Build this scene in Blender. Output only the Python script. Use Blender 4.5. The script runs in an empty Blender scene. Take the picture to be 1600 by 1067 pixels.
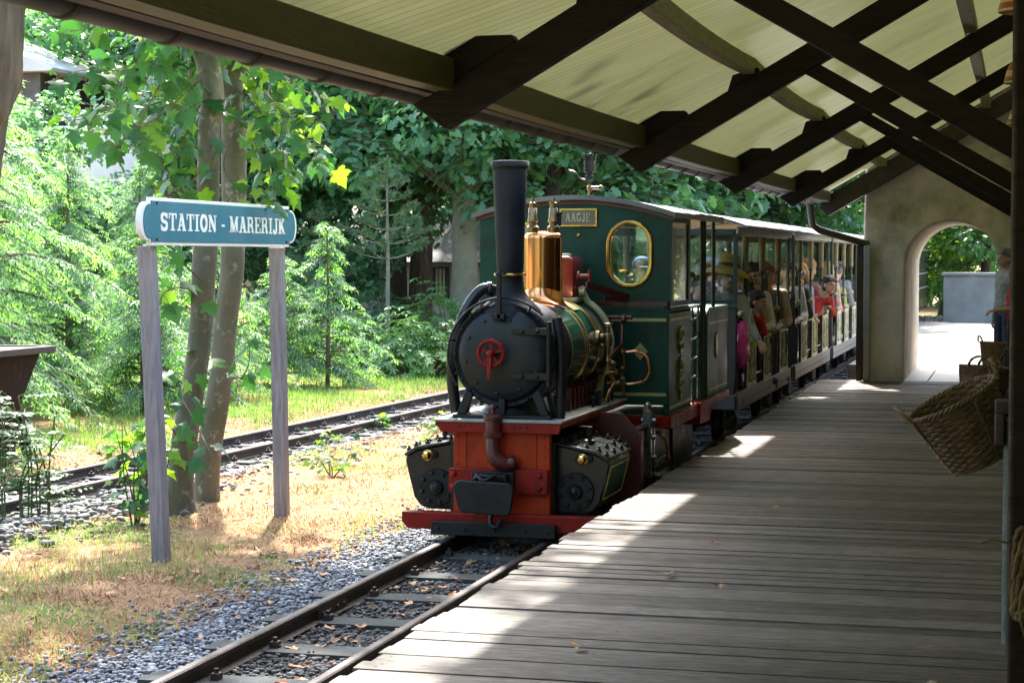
import bpy, math, random
import numpy as np
from mathutils import Vector, Matrix, Euler, noise as mnoise
R = math.radians
PI = math.pi
C = bpy.context.scene.collection
scene = bpy.context.scene
rng = np.random.default_rng(7)
random.seed(7)

# ------------------------------------------------------------------ camera
F, CX, CY, VX, VY, EYE = 3000.0, 800.0, 533.5, 1591.0, 402.0, 1.82
PITCH = math.atan((CY - VY) / F)
YAW = math.atan((VX - CX) / math.hypot(F, CY - VY))
cam_d = bpy.data.cameras.new('camera')
cam = bpy.data.objects.new('camera', cam_d)
C.objects.link(cam)
cam.location = (0, 0, EYE)
cam.rotation_euler = (PI / 2 - PITCH, 0, YAW)
cam_d.sensor_width = 36.0
cam_d.lens = F / 1600.0 * 36.0
cam_d.clip_start = 0.1
cam_d.clip_end = 3000
cam_d.dof.use_dof = True
cam_d.dof.focus_distance = 13.5
cam_d.dof.aperture_fstop = 18.0
scene.camera = cam

# ------------------------------------------------------------------ world and sun
SUN = Vector((-0.23, 0.75, 1.0)).normalized()       # towards the sun
el = math.asin(SUN.z)
world = bpy.data.worlds.new('World')
scene.world = world
world.use_nodes = True
wn = world.node_tree
wn.nodes.clear()
wo = wn.nodes.new('ShaderNodeOutputWorld')
wb = wn.nodes.new('ShaderNodeBackground')
sky = wn.nodes.new('ShaderNodeTexSky')
sky.sky_type = 'NISHITA'
sky.sun_disc = False
sky.sun_elevation = el
sky.sun_rotation = math.atan2(SUN.x, SUN.y)
sky.air_density = 1.2
sky.dust_density = 3.0
wb.inputs['Strength'].default_value = 0.15
wn.links.new(sky.outputs[0], wb.inputs['Color'])
wn.links.new(wb.outputs[0], wo.inputs['Surface'])
sl = bpy.data.lights.new('sun', 'SUN')
sl.energy = 3.1
sl.angle = R(1.6)
sl.color = (1.0, 0.95, 0.86)
so = bpy.data.objects.new('sun', sl)
C.objects.link(so)
so.rotation_euler = (-SUN).to_track_quat('-Z', 'Y').to_euler()
scene.view_settings.view_transform = 'Standard'
scene.view_settings.look = 'None'
scene.view_settings.exposure = 2.68
scene.view_settings.gamma = 1.0
scene.cycles.max_bounces = 8
scene.cycles.diffuse_bounces = 4
scene.cycles.glossy_bounces = 3
scene.cycles.transmission_bounces = 6
scene.cycles.transparent_max_bounces = 8
scene.cycles.caustics_reflective = False
scene.cycles.caustics_refractive = False
scene.cycles.sample_clamp_indirect = 6.0


def ray(x, y):
    a, b = (x - CX) / F, -(y - CY) / F
    fw = math.cos(PITCH) + b * math.sin(PITCH)
    up = b * math.cos(PITCH) - math.sin(PITCH)
    return Vector((a * math.cos(YAW) - fw * math.sin(YAW), a * math.sin(YAW) + fw * math.cos(YAW), up))


def px_of(v):
    r = v.x * math.cos(YAW) + v.y * math.sin(YAW)
    fw = -v.x * math.sin(YAW) + v.y * math.cos(YAW)
    return CX + F * r / (fw * math.cos(PITCH) - (v.z - EYE) * math.sin(PITCH))


def at_y(x, y, Y):
    d = ray(x, y)
    return d * (Y / d.y) + Vector((0, 0, EYE))


def at_x(x, y, X):
    d = ray(x, y)
    return d * (X / d.x) + Vector((0, 0, EYE))


# ------------------------------------------------------------------ materials
MATS = {}


def M(name, c, r=0.5, m=0.0, c2=None, s=6.0, bump=0.0, bs=None, rv=0.0, stretch=None, coat=0.0,
      island=0.0, dirt=None, dscale=3.0, dlo=.5, dhi=.7, spec=None, em=None):
    """one procedural material: two colours mixed by noise, optional dirt, bump and per-piece variation"""
    mt = bpy.data.materials.new(name)
    mt.use_nodes = True
    nt = mt.node_tree
    N, L = nt.nodes, nt.links
    b = N['Principled BSDF']
    b.inputs['Roughness'].default_value = r
    b.inputs['Metallic'].default_value = m
    if spec is not None:
        b.inputs['Specular IOR Level'].default_value = spec
    if coat:
        b.inputs['Coat Weight'].default_value = coat
        b.inputs['Coat Roughness'].default_value = 0.12
    c = tuple(c) + (1,)
    c2 = tuple(c2) + (1,) if c2 else tuple(min(1, v * 0.72) for v in c[:3]) + (1,)
    tc = N.new('ShaderNodeTexCoord')
    mp = N.new('ShaderNodeMapping')
    L.new(tc.outputs['Object'], mp.inputs[0])
    if stretch:
        mp.inputs['Scale'].default_value = stretch
    nz = N.new('ShaderNodeTexNoise')
    nz.inputs['Scale'].default_value = s
    nz.inputs['Detail'].default_value = 6
    nz.inputs['Roughness'].default_value = 0.6
    L.new(mp.outputs[0], nz.inputs['Vector'])
    mx = N.new('ShaderNodeMix')
    mx.data_type = 'RGBA'
    mx.inputs[6].default_value = c
    mx.inputs[7].default_value = c2
    rp = N.new('ShaderNodeMapRange')
    rp.inputs[1].default_value = 0.35
    rp.inputs[2].default_value = 0.65
    L.new(nz.outputs[0], rp.inputs[0])
    L.new(rp.outputs[0], mx.inputs[0])
    col = mx.outputs[2]
    if dirt:
        n2 = N.new('ShaderNodeTexNoise')
        n2.inputs['Scale'].default_value = dscale
        n2.inputs['Detail'].default_value = 8
        n2.inputs['Roughness'].default_value = 0.7
        L.new(tc.outputs['Object'], n2.inputs['Vector'])
        r2 = N.new('ShaderNodeMapRange')
        r2.inputs[1].default_value = dlo
        r2.inputs[2].default_value = dhi
        L.new(n2.outputs[0], r2.inputs[0])
        m2 = N.new('ShaderNodeMix')
        m2.data_type = 'RGBA'
        m2.inputs[7].default_value = tuple(dirt) + (1,)
        L.new(r2.outputs[0], m2.inputs[0])
        L.new(col, m2.inputs[6])
        col = m2.outputs[2]
    if island:
        g = N.new('ShaderNodeNewGeometry')
        hv = N.new('ShaderNodeHueSaturation')
        mr = N.new('ShaderNodeMapRange')
        mr.inputs[3].default_value = 1 - island
        mr.inputs[4].default_value = 1 + island
        L.new(g.outputs['Random Per Island'], mr.inputs[0])
        L.new(mr.outputs[0], hv.inputs['Value'])
        L.new(col, hv.inputs['Color'])
        col = hv.outputs[0]
    L.new(col, b.inputs['Base Color'])
    if rv:
        rr = N.new('ShaderNodeMapRange')
        rr.inputs[1].default_value = 0.3
        rr.inputs[2].default_value = 0.7
        rr.inputs[3].default_value = max(0.02, r - rv)
        rr.inputs[4].default_value = min(1, r + rv)
        L.new(nz.outputs[0], rr.inputs[0])
        L.new(rr.outputs[0], b.inputs['Roughness'])
    if bump:
        nb = N.new('ShaderNodeTexNoise')
        nb.inputs['Scale'].default_value = bs or s * 4
        nb.inputs['Detail'].default_value = 6
        L.new(mp.outputs[0], nb.inputs['Vector'])
        bp = N.new('ShaderNodeBump')
        bp.inputs['Strength'].default_value = bump
        bp.inputs['Distance'].default_value = 0.02
        L.new(nb.outputs[0], bp.inputs['Height'])
        L.new(bp.outputs[0], b.inputs['Normal'])
    MATS[name] = mt
    return mt


def leaf_mat(name, c1, c2, trans=0.45, rough=0.45, c3=None, tint=(1.15, 1.25, 0.5)):
    """leaf: glossy front, light shining through, colour varying from leaf to leaf and from clump to clump"""
    mt = bpy.data.materials.new(name)
    mt.use_nodes = True
    nt = mt.node_tree
    N, L = nt.nodes, nt.links
    b = N['Principled BSDF']
    b.inputs['Roughness'].default_value = rough
    b.inputs['Specular IOR Level'].default_value = 0.4
    g = N.new('ShaderNodeNewGeometry')
    mx = N.new('ShaderNodeMix')
    mx.data_type = 'RGBA'
    mx.inputs[6].default_value = tuple(c1) + (1,)
    mx.inputs[7].default_value = tuple(c2) + (1,)
    L.new(g.outputs['Random Per Island'], mx.inputs[0])
    col = mx.outputs[2]
    if c3:
        tc = N.new('ShaderNodeTexCoord')
        nz = N.new('ShaderNodeTexNoise')
        nz.inputs['Scale'].default_value = 1.1
        nz.inputs['Detail'].default_value = 2
        L.new(tc.outputs['Object'], nz.inputs['Vector'])
        mr = N.new('ShaderNodeMapRange')
        mr.inputs[1].default_value = 0.48
        mr.inputs[2].default_value = 0.62
        L.new(nz.outputs[0], mr.inputs[0])
        m2 = N.new('ShaderNodeMix')
        m2.data_type = 'RGBA'
        L.new(mr.outputs[0], m2.inputs[0])
        L.new(col, m2.inputs[6])
        m2.inputs[7].default_value = tuple(c3) + (1,)
        col = m2.outputs[2]
    L.new(col, b.inputs['Base Color'])
    t = N.new('ShaderNodeBsdfTranslucent')
    mm = N.new('ShaderNodeMix')
    mm.data_type = 'RGBA'
    mm.blend_type = 'MULTIPLY'
    mm.inputs[0].default_value = 1
    L.new(col, mm.inputs[6])
    mm.inputs[7].default_value = tuple(v * 1.7 for v in tint) + (1,)
    L.new(mm.outputs[2], t.inputs['Color'])
    ms = N.new('ShaderNodeMixShader')
    ms.inputs[0].default_value = trans
    L.new(b.outputs[0], ms.inputs[1])
    L.new(t.outputs[0], ms.inputs[2])
    L.new(ms.outputs[0], N['Material Output'].inputs['Surface'])
    MATS[name] = mt
    return mt


def glass_mat(name, tint=(0.9, 0.95, 0.92), alpha=0.25, rough=0.03):
    """thin pane: mostly see-through, with a reflection"""
    mt = bpy.data.materials.new(name)
    mt.use_nodes = True
    N, L = mt.node_tree.nodes, mt.node_tree.links
    tr = N.new('ShaderNodeBsdfTransparent')
    tr.inputs[0].default_value = tuple(tint) + (1,)
    gl = N.new('ShaderNodeBsdfGlossy')
    gl.inputs['Roughness'].default_value = rough
    ms = N.new('ShaderNodeMixShader')
    ms.inputs[0].default_value = alpha
    L.new(tr.outputs[0], ms.inputs[1])
    L.new(gl.outputs[0], ms.inputs[2])
    L.new(ms.outputs[0], N['Material Output'].inputs['Surface'])
    MATS[name] = mt
    return mt


# ------------------------------------------------------------------ mesh builder
class MB:
    def __init__(self):
        self.v, self.f, self.mi, self.cur = [], [], [], 0

    def add(self, vs, fs):
        o = len(self.v)
        self.v.extend([tuple(p) for p in vs])
        for f in fs:
            self.f.append(tuple(i + o for i in f))
            self.mi.append(self.cur)
        return self

    def box(self, x0, x1, y0, y1, z0, z1):
        vs = [(x0, y0, z0), (x1, y0, z0), (x1, y1, z0), (x0, y1, z0), (x0, y0, z1), (x1, y0, z1), (x1, y1, z1), (x0, y1, z1)]
        return self.add(vs, [(0, 3, 2, 1), (4, 5, 6, 7), (0, 1, 5, 4), (1, 2, 6, 5), (2, 3, 7, 6), (3, 0, 4, 7)])

    def bar(self, a, b, w, h, up=(0, 0, 1)):
        """rectangular bar from a to b, w wide sideways and h high"""
        a, b = Vector(a), Vector(b)
        d = (b - a).normalized()
        s = d.cross(Vector(up))
        if s.length < 1e-4:
            s = d.cross(Vector((0, 1, 0)))
        s.normalize()
        u = s.cross(d).normalized()
        vs = []
        for p in (a, b):
            for i, j in ((-1, -1), (1, -1), (1, 1), (-1, 1)):
                vs.append(p + s * (i * w / 2) + u * (j * h / 2))
        return self.add(vs, [(3, 2, 1, 0), (4, 5, 6, 7), (0, 1, 5, 4), (1, 2, 6, 5), (2, 3, 7, 6), (3, 0, 4, 7)])

    def tube(self, pts, r, n=8, cap=True, closed=False):
        pts = [Vector(p) for p in pts]
        k = len(pts)
        rs = r if isinstance(r, (list, tuple, np.ndarray)) else [r] * k
        vs, fs = [], []
        ref = None
        for i, p in enumerate(pts):
            if closed:
                d = pts[(i + 1) % k] - pts[i - 1]
            else:
                d = pts[min(i + 1, k - 1)] - pts[max(i - 1, 0)]
            if d.length < 1e-9:
                d = Vector((0, 0, 1))
            d.normalize()
            if ref is None:
                ref = Vector((0, 0, 1)) if abs(d.z) < 0.9 else Vector((1, 0, 0))
            s = (ref - d * ref.dot(d))
            if s.length < 1e-5:
                s = d.orthogonal()
            s.normalize()
            ref = s
            t = d.cross(s)
            for j in range(n):
                a = 2 * PI * j / n
                vs.append(p + s * (math.cos(a) * rs[i]) + t * (math.sin(a) * rs[i]))
        m = k if closed else k - 1
        for i in range(m):
            for j in range(n):
                a, b = i * n + j, i * n + (j + 1) % n
                c, d_ = ((i + 1) % k) * n + (j + 1) % n, ((i + 1) % k) * n + j
                fs.append((a, b, c, d_))
        if cap and not closed:
            fs.append(tuple(reversed(range(n))))
            fs.append(tuple((k - 1) * n + j for j in range(n)))
        return self.add(vs, fs)

    def cyl(self, a, b, r, n=16, r2=None):
        return self.tube([a, b], [r, r if r2 is None else r2], n)

    def lathe(self, prof, o=(0, 0, 0), axis='z', n=32, cap=True):
        """prof: list of (radius, height)"""
        vs, fs = [], []
        for r, h in prof:
            for j in range(n):
                a = 2 * PI * j / n
                x, y = math.cos(a) * r, math.sin(a) * r
                if axis == 'z':
                    p = (o[0] + x, o[1] + y, o[2] + h)
                elif axis == 'y':
                    p = (o[0] + x, o[1] + h, o[2] - y)
                else:
                    p = (o[0] + h, o[1] + x, o[2] + y)
                vs.append(p)
        k = len(prof)
        for i in range(k - 1):
            for j in range(n):
                fs.append((i * n + j, i * n + (j + 1) % n, (i + 1) * n + (j + 1) % n, (i + 1) * n + j))
        if cap:
            if prof[0][0] > 1e-6:
                fs.append(tuple(reversed(range(n))))
            if prof[-1][0] > 1e-6:
                fs.append(tuple((k - 1) * n + j for j in range(n)))
        return self.add(vs, fs)

    def sphere(self, o, r, n=12, sc=(1, 1, 1)):
        prof = [(math.sin(PI * i / n) * r, -math.cos(PI * i / n) * r) for i in range(n + 1)]
        b = MB().lathe(prof, n=n + 4, cap=False)
        return self.add([(o[0] + x * sc[0], o[1] + y * sc[1], o[2] + z * sc[2]) for x, y, z in b.v], b.f)

    def prism(self, poly, d0, d1, axis='y'):
        """poly of (u, v); extruded along axis from d0 to d1. axis y: u=x v=z; axis x: u=y v=z; axis z: u=x v=y"""
        n = len(poly)
        vs = []
        for d in (d0, d1):
            for u, v in poly:
                vs.append((u, d, v) if axis == 'y' else (d, u, v) if axis == 'x' else (u, v, d))
        fs = [tuple(range(n)), tuple(reversed(range(n, 2 * n)))]
        for i in range(n):
            j = (i + 1) % n
            fs.append((i, i + n, j + n, j))
        return self.add(vs, fs)

    def ring(self, outer, inner, d0, d1, axis='y'):
        """frame between two outlines of the same number of points"""
        n = len(outer)
        vs = []
        for poly in (outer, inner):
            for d in (d0, d1):
                for u, v in poly:
                    vs.append((u, d, v) if axis == 'y' else (d, u, v) if axis == 'x' else (u, v, d))
        fs = []
        for i in range(n):
            j = (i + 1) % n
            fs.append((i, j, 2 * n + j, 2 * n + i))
            fs.append((n + i, 3 * n + i, 3 * n + j, n + j))
            fs.append((i, n + i, n + j, j))
            fs.append((2 * n + i, 2 * n + j, 3 * n + j, 3 * n + i))
        return self.add(vs, fs)

    def rivets(self, pts, r, n=6):
        for p in pts:
            self.sphere(p, r, n=n // 2 + 1)
        return self

    def build(self, name, mat, parent=None, smooth=True, ang=38, bevel=0.0, seg=2):
        me = bpy.data.meshes.new(name)
        me.from_pydata(self.v, [], self.f)
        for mt in (mat if isinstance(mat, (list, tuple)) else [mat]):
            me.materials.append(MATS[mt] if isinstance(mt, str) else mt)
        if any(self.mi):
            me.polygons.foreach_set('material_index', self.mi)
        import bmesh
        bm = bmesh.new()
        bm.from_mesh(me)
        bmesh.ops.recalc_face_normals(bm, faces=bm.faces)
        bm.to_mesh(me)
        bm.free()
        me.update()
        if smooth:
            me.polygons.foreach_set('use_smooth', [True] * len(me.polygons))
            me.set_sharp_from_angle(angle=R(ang))
        o = bpy.data.objects.new(name, me)
        C.objects.link(o)
        if bevel:
            bv = o.modifiers.new('bevel', 'BEVEL')
            bv.width = bevel
            bv.segments = seg
            bv.limit_method = 'ANGLE'
            bv.angle_limit = R(40)
            bv.harden_normals = False
        if parent is not None:
            o.parent = parent
        return o


def np_mesh(name, V, Fi, mat, parent=None, nper=None, mi=None, smooth=False):
    """fast mesh from numpy: V (n,3), Fi (m,k) faces of one size k"""
    me = bpy.data.meshes.new(name)
    V = np.asarray(V, dtype=np.float32)
    Fi = np.asarray(Fi, dtype=np.int32)
    m, k = Fi.shape
    me.vertices.add(len(V))
    me.vertices.foreach_set('co', V.ravel())
    me.loops.add(m * k)
    me.loops.foreach_set('vertex_index', Fi.ravel())
    me.polygons.add(m)
    me.polygons.foreach_set('loop_start', np.arange(m, dtype=np.int32) * k)
    me.polygons.foreach_set('loop_total', np.full(m, k, dtype=np.int32))
    for mt in (mat if isinstance(mat, (list, tuple)) else [mat]):
        me.materials.append(MATS[mt])
    if mi is not None:
        me.polygons.foreach_set('material_index', np.asarray(mi, dtype=np.int32))
    if smooth:
        me.polygons.foreach_set('use_smooth', np.ones(m, dtype=bool))
    me.update(calc_edges=True)
    o = bpy.data.objects.new(name, me)
    C.objects.link(o)
    if parent is not None:
        o.parent = parent
    return o


def tag(o, label=None, cat=None, group=None, kind=None):
    if label:
        o['label'] = label
    if cat:
        o['category'] = cat
    if group:
        o['group'] = group
    if kind:
        o['kind'] = kind
    return o


def thing(name, label, cat, loc=(0, 0, 0), rz=0.0, group=None, scale=1.0):
    o = bpy.data.objects.new(name, None)
    o.empty_display_size = 0.2
    C.objects.link(o)
    o.location = loc
    o.rotation_euler = (0, 0, rz)
    o.scale = (scale,) * 3
    return tag(o, label, cat, group)


def kids(o):
    return [c for c in bpy.data.objects if c.parent == o]


def copy_tree(o, parent=None):
    c = o.copy()
    C.objects.link(c)
    c.parent = parent
    for ch in list(o.children):
        copy_tree(ch, c)
    return c


def arc(cx, cz, r, a0, a1, n, rz=None):
    rz = rz or r
    return [(cx + r * math.cos(R(a0 + (a1 - a0) * i / n)), cz + rz * math.sin(R(a0 + (a1 - a0) * i / n))) for i in range(n + 1)]


def bez(ps, n=16):
    """Catmull-Rom through points"""
    ps = [Vector(p) for p in ps]
    q = [ps[0] * 2 - ps[1]] + ps + [ps[-1] * 2 - ps[-2]]
    out = []
    for i in range(1, len(q) - 2):
        p0, p1, p2, p3 = q[i - 1], q[i], q[i + 1], q[i + 2]
        for k in range(n):
            t = k / n
            out.append(0.5 * ((2 * p1) + (p2 - p0) * t + (2 * p0 - 5 * p1 + 4 * p2 - p3) * t * t + (3 * p1 - p0 - 3 * p2 + p3) * t ** 3))
    out.append(ps[-1])
    return out
# ------------------------------------------------------------------ the materials of the place
M('black_iron', (0.007, 0.008, 0.009), 0.42, 0.0, (0.014, 0.0145, 0.016), 9, bump=0.08, rv=0.12, spec=.25)
M('black_gloss', (0.008, 0.011, 0.012), 0.25, 0.0, (0.014, 0.016, 0.018), 5, rv=0.08, spec=.4)
M('door_black', (0.007, 0.011, 0.011), 0.42, 0.0, (0.011, 0.016, 0.016), 5, rv=0.1, bump=0.03, spec=.3)
M('chimney_grey', (0.007, 0.008, 0.010), 0.5, 0.0, (0.014, 0.0155, 0.018), 5, rv=0.1, bump=0.05, spec=.2)
M('loco_green', (0.008, 0.048, 0.030), 0.16, 0.0, (0.011, 0.048, 0.033), 3, coat=0.6, rv=0.08, dirt=(0.010, 0.022, 0.016), dscale=5, dlo=.5, dhi=.75)
M('cab_green', (0.007, 0.044, 0.027), 0.4, 0.0, (0.009, 0.054, 0.033), 3, coat=0.0, spec=.2, bump=.02, dirt=(0.012, 0.02, 0.014), dscale=4, dlo=.5, dhi=.7, rv=0.08)
M('boiler_dark', (0.010, 0.030, 0.024), 0.2, 0.0, None, 3, coat=0.6)
M('red_paint', (0.26, 0.014, 0.009), 0.33, 0.0, (0.18, 0.010, 0.007), 5, rv=0.12, spec=.15, dirt=(0.03, 0.012, 0.01), dscale=8, dlo=.48, dhi=.72, bump=0.04)
M('orange_red', (0.40, 0.040, 0.008), 0.42, 0.0, (0.28, 0.024, 0.007), 3, rv=0.12, spec=.15, dirt=(0.04, 0.015, 0.01), dscale=7, dlo=.50, dhi=.75, bump=0.05)
M('bright_red', (0.27, 0.016, 0.016), 0.22, 0.0, (0.22, 0.013, 0.013), 5, coat=0.6)
M('dark_red', (0.08, 0.010, 0.008), 0.35, 0.0, (0.055, 0.008, 0.007), 6, rv=0.1)
M('brass', (0.70, 0.46, 0.13), 0.2, 1.0, (0.5, 0.32, 0.09), 9, rv=0.1, dirt=(0.25, 0.16, 0.06), dscale=12, dlo=.5, dhi=.75)
M('old_brass', (0.30, 0.22, 0.11), 0.36, 1.0, (0.17, 0.12, 0.07), 18, rv=0.15)
M('plate_brass', (0.30, 0.27, 0.13), 0.35, 0.25, (0.22, 0.2, 0.10), 14, rv=0.1)
M('copper', (0.90, 0.40, 0.17), 0.17, 1.0, (0.86, 0.36, 0.14), 9, rv=0.02)
M('copper_pipe', (0.86, 0.40, 0.24), 0.2, 1.0, (0.7, 0.3, 0.16), 12, rv=0.06)
M('steel', (0.35, 0.36, 0.37), 0.3, 1.0, (0.2, 0.2, 0.2), 12, rv=0.12)
M('plate_top', (0.33, 0.34, 0.29), 0.6, 0.0, (0.24, 0.25, 0.21), 7, dirt=(0.12, 0.12, 0.1), dscale=9, dlo=.5, dhi=.7, bump=0.08)
M('line_yellow', (0.42, 0.40, 0.13), 0.4, 0.0, None, 6)
M('cream_pipe', (0.42, 0.40, 0.20), 0.25, 0.0, (0.36, 0.34, 0.17), 6, coat=0.4)
M('olive', (0.018, 0.028, 0.016), 0.5, 0.0, (0.012, 0.02, 0.012), 6)
M('cream_panel', (0.50, 0.48, 0.34), 0.55, 0.0, (0.28, 0.27, 0.17), 9, dirt=(0.16, 0.14, 0.09), dscale=14, dlo=.5, dhi=.72)
M('gold_post', (0.20, 0.16, 0.075), 0.4, 0.0, (0.13, 0.10, 0.05), 8, rv=0.1)
M('dark_green', (0.012, 0.03, 0.022), 0.3, 0.0, (0.02, 0.042, 0.032), 6)
M('coach_grey', (0.075, 0.068, 0.072), 0.5, 0.0, (0.05, 0.044, 0.047), 4, bump=0.05, dirt=(0.05, 0.04, 0.035), dscale=5)
M('coach_dark', (0.05, 0.045, 0.05), 0.35, 0.0, (0.035, 0.03, 0.035), 5)
M('roof_grey', (0.15, 0.16, 0.175), 0.5, 0.0, (0.10, 0.108, 0.115), 3, bump=0.08, dirt=(0.1, 0.1, 0.1), dscale=4)
M('cab_roof', (0.16, 0.165, 0.165), 0.35, 0.0, (0.10, 0.10, 0.10), 3, bump=0.1)
M('fascia_cream', (0.36, 0.36, 0.33), 0.5, 0.0, (0.25, 0.25, 0.23), 5, dirt=(0.12, 0.12, 0.1), dscale=10, dlo=.52, dhi=.68)
M('bench_red', (0.10, 0.022, 0.015), 0.3, 0.0, (0.07, 0.018, 0.012), 6, coat=0.3)
M('cap_brown', (0.24, 0.15, 0.11), 0.5, 0.0, (0.17, 0.10, 0.08), 9)
M('rail_rust', (0.042, 0.030, 0.026), 0.6, 0.2, (0.028, 0.022, 0.02), 14, bump=0.2, dirt=(0.07, 0.04, 0.028), dscale=9)
M('rail_top', (0.13, 0.12, 0.11), 0.38, 0.6, (0.09, 0.08, 0.075), 20, rv=0.1)
M('sleeper_grey', (0.045, 0.052, 0.052), 0.9, 0.0, (0.03, 0.036, 0.036), 9, bump=0.3, dirt=(0.06, 0.06, 0.04), dscale=8)
M('deck_wood', (0.148, 0.119, 0.095), 0.6, 0.0, (0.088, 0.069, 0.054), 5, stretch=(1.6, 12, 12), bump=0.35, bs=12, rv=0.14, island=0.42, spec=.35, dirt=(0.062, 0.049, 0.04), dscale=2.6, dlo=.46, dhi=.72)
M('nail', (.03, .02, .018), .7)
M('deck_edge', (0.055, 0.045, 0.04), 0.8, 0.0, (0.03, 0.026, 0.024), 9, bump=0.3)
M('tile_floor', (0.36, 0.30, 0.25), 0.5, 0.0, (0.28, 0.23, 0.20), 5, bump=0.1, island=0.1)
M('pale_paving', (0.115, 0.107, 0.10), 0.7, 0.0, (0.07, 0.065, 0.06), 3, bump=0.3, island=.25, dirt=(0.05, .045, .04), dscale=1.5)
M('beam_dark', (0.012, 0.008, 0.006), 0.6, 0.0, (0.008, 0.006, 0.0045), 6, spec=.2, stretch=(1, 1, 6), bump=0.25, rv=0.12)
M('beam_brown', (0.05, 0.030, 0.015), 0.5, 0.0, (0.025, 0.016, 0.009), 5, stretch=(1, 1, 6), bump=0.3, dirt=(0.05, 0.06, 0.03), dscale=3)
M('beam_olive', (0.105, 0.10, 0.032), 0.5, 0.0, (0.08, 0.075, 0.025), 4, stretch=(6, 1, 6), bump=0.15)
M('purlin_wood', (0.33, 0.31, 0.15), 0.5, 0.0, (0.22, 0.20, 0.10), 6, stretch=(6, 1, 6), bump=0.2)
M('gutter_brown', (0.055, 0.05, 0.036), 0.45, 0.0, (0.04, 0.036, 0.027), 3, rv=0.1)
M('fascia_brown', (0.045, 0.03, 0.022), 0.6, 0.0, (0.05, 0.033, 0.025), 6, stretch=(6, 1, 6), bump=0.2)
M('downpipe_grey', (0.34, 0.34, 0.34), 0.45, 0.2, (0.26, 0.26, 0.26), 5)
M('plaster', (0.70, 0.65, 0.55), 0.85, 0.0, (0.50, 0.465, 0.395), 1.6, bump=1.0, bs=3.4, dirt=(0.17, 0.165, 0.12), dscale=1.0, dlo=.47, dhi=.70)
M('plaster_grey', (0.24, 0.245, 0.225), 0.85, 0.0, (0.17, 0.175, 0.16), 2, bump=0.4, bs=6)
M('white_wall', (0.62, 0.62, 0.60), 0.85, 0.0, (0.52, 0.52, 0.5), 1.5, bump=0.1)
M('white_stone', (0.8, 0.8, 0.78), 0.8, 0.0, (0.7, 0.7, 0.68), 2)
M('shed_roof', (0.16, 0.16, 0.165), 0.75, 0.0, (0.11, 0.11, 0.115), 2, bump=0.1)
M('window_dark', (0.02, 0.025, 0.025), 0.15, 0.0, None, 4)
M('shutter_green', (0.03, 0.05, 0.045), 0.5, 0.0, None, 5)
M('post_grey', (0.31, 0.27, 0.275), 0.7, 0.0, (0.19, 0.165, 0.165), 6, stretch=(6, 6, 0.8), bump=0.4, bs=12)
M('sign_teal', (0.022, 0.165, 0.245), 0.6, 0.0, (0.020, 0.145, 0.215), 2, rv=0.1, dirt=(0.035, 0.14, 0.18), spec=.25, dscale=5, dlo=.5, dhi=.8)
M('sign_white', (0.85, 0.84, 0.85), 0.5, 0.0, (0.76, 0.75, 0.76), 6, dirt=(0.5, .5, .45), dscale=9, dlo=.6, dhi=.8)
M('bark_smooth', (0.145, 0.135, 0.095), 0.85, 0.0, (0.08, 0.082, 0.05), 5, bump=0.5, bs=20, stretch=(1, 1, 0.5), dirt=(0.27, 0.26, 0.22), dscale=11, dlo=.57, dhi=.66)
M('bark_pale', (0.22, 0.20, 0.15), 0.9, 0.0, (0.15, 0.145, 0.10), 4, bump=0.6, bs=14, dirt=(0.035, 0.05, 0.015), dscale=2.2, dlo=.58, dhi=.66)
M('bark_rough', (0.13, 0.095, 0.075), 0.95, 0.0, (0.045, 0.034, 0.028), 6, stretch=(2.2, 2.2, 0.35), bump=1.0, bs=9)
M('bark_dark', (0.05, 0.04, 0.033), 0.95, 0.0, (0.03, 0.025, 0.02), 6, stretch=(1.5, 1.5, 0.5), bump=0.8, bs=12)
M('twig', (0.14, 0.10, 0.06), 0.8, 0.0, (0.09, 0.06, 0.035), 9)
M('green_stem', (0.12, 0.15, 0.05), 0.7, 0.0, None, 9)
M('rust', (0.022, 0.012, 0.011), 0.8, 0.0, (0.012, 0.008, 0.008), 5, bump=0.3, spec=.15, dirt=(0.05, 0.02, 0.014), dscale=5)
M('wicker', (0.15, 0.095, 0.048), 0.6, 0.0, (0.075, 0.048, 0.026), 12, bump=0.3, island=0.35)
M('wicker_light', (0.32, 0.19, 0.08), 0.6, 0.0, (0.2, 0.12, 0.05), 12, bump=0.3, island=0.3)
M('rope_straw', (0.10, 0.07, 0.025), 0.9, 0.0, (0.06, 0.042, 0.016), 20, bump=0.4)
M('green_post', (0.02, 0.045, 0.03), 0.6, 0.0, (0.035, 0.055, 0.04), 6, bump=0.5, dirt=(0.10, 0.10, 0.08), dscale=7)
M('lamp_red', (0.36, 0.06, 0.025), 0.3, 0.0, (0.30, 0.05, 0.02), 4, coat=0.3)
M('lamp_cream', (0.65, 0.6, 0.34), 0.4, 0.0, None, 4)
M('stone_blue', (0.29, 0.30, 0.32), 0.8, 0.0, (0.12, 0.127, 0.14), 9, bump=0.2, island=0.5)
M('stone_dirty', (0.12, 0.12, 0.12), 0.85, 0.0, (0.055, 0.05, 0.045), 9, bump=0.2, island=0.5)
M('stone_pale', (0.21, 0.195, 0.185), 0.85, 0.0, (0.11, 0.105, 0.10), 9, bump=0.2, island=0.5)
M('hay', (0.38, 0.215, 0.10), 0.8, 0.0, (0.45, 0.295, 0.16), 2.0, island=0.35, spec=0.2)
M('rust_litter', (0.33, 0.14, 0.06), 0.8, 0.0, (0.40, 0.20, 0.09), 2.0, island=0.35, spec=0.2)
M('fallen_leaf', (0.38, 0.12, 0.05), 0.6, 0.0, (0.30, 0.18, 0.05), 3, island=0.3)
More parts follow.
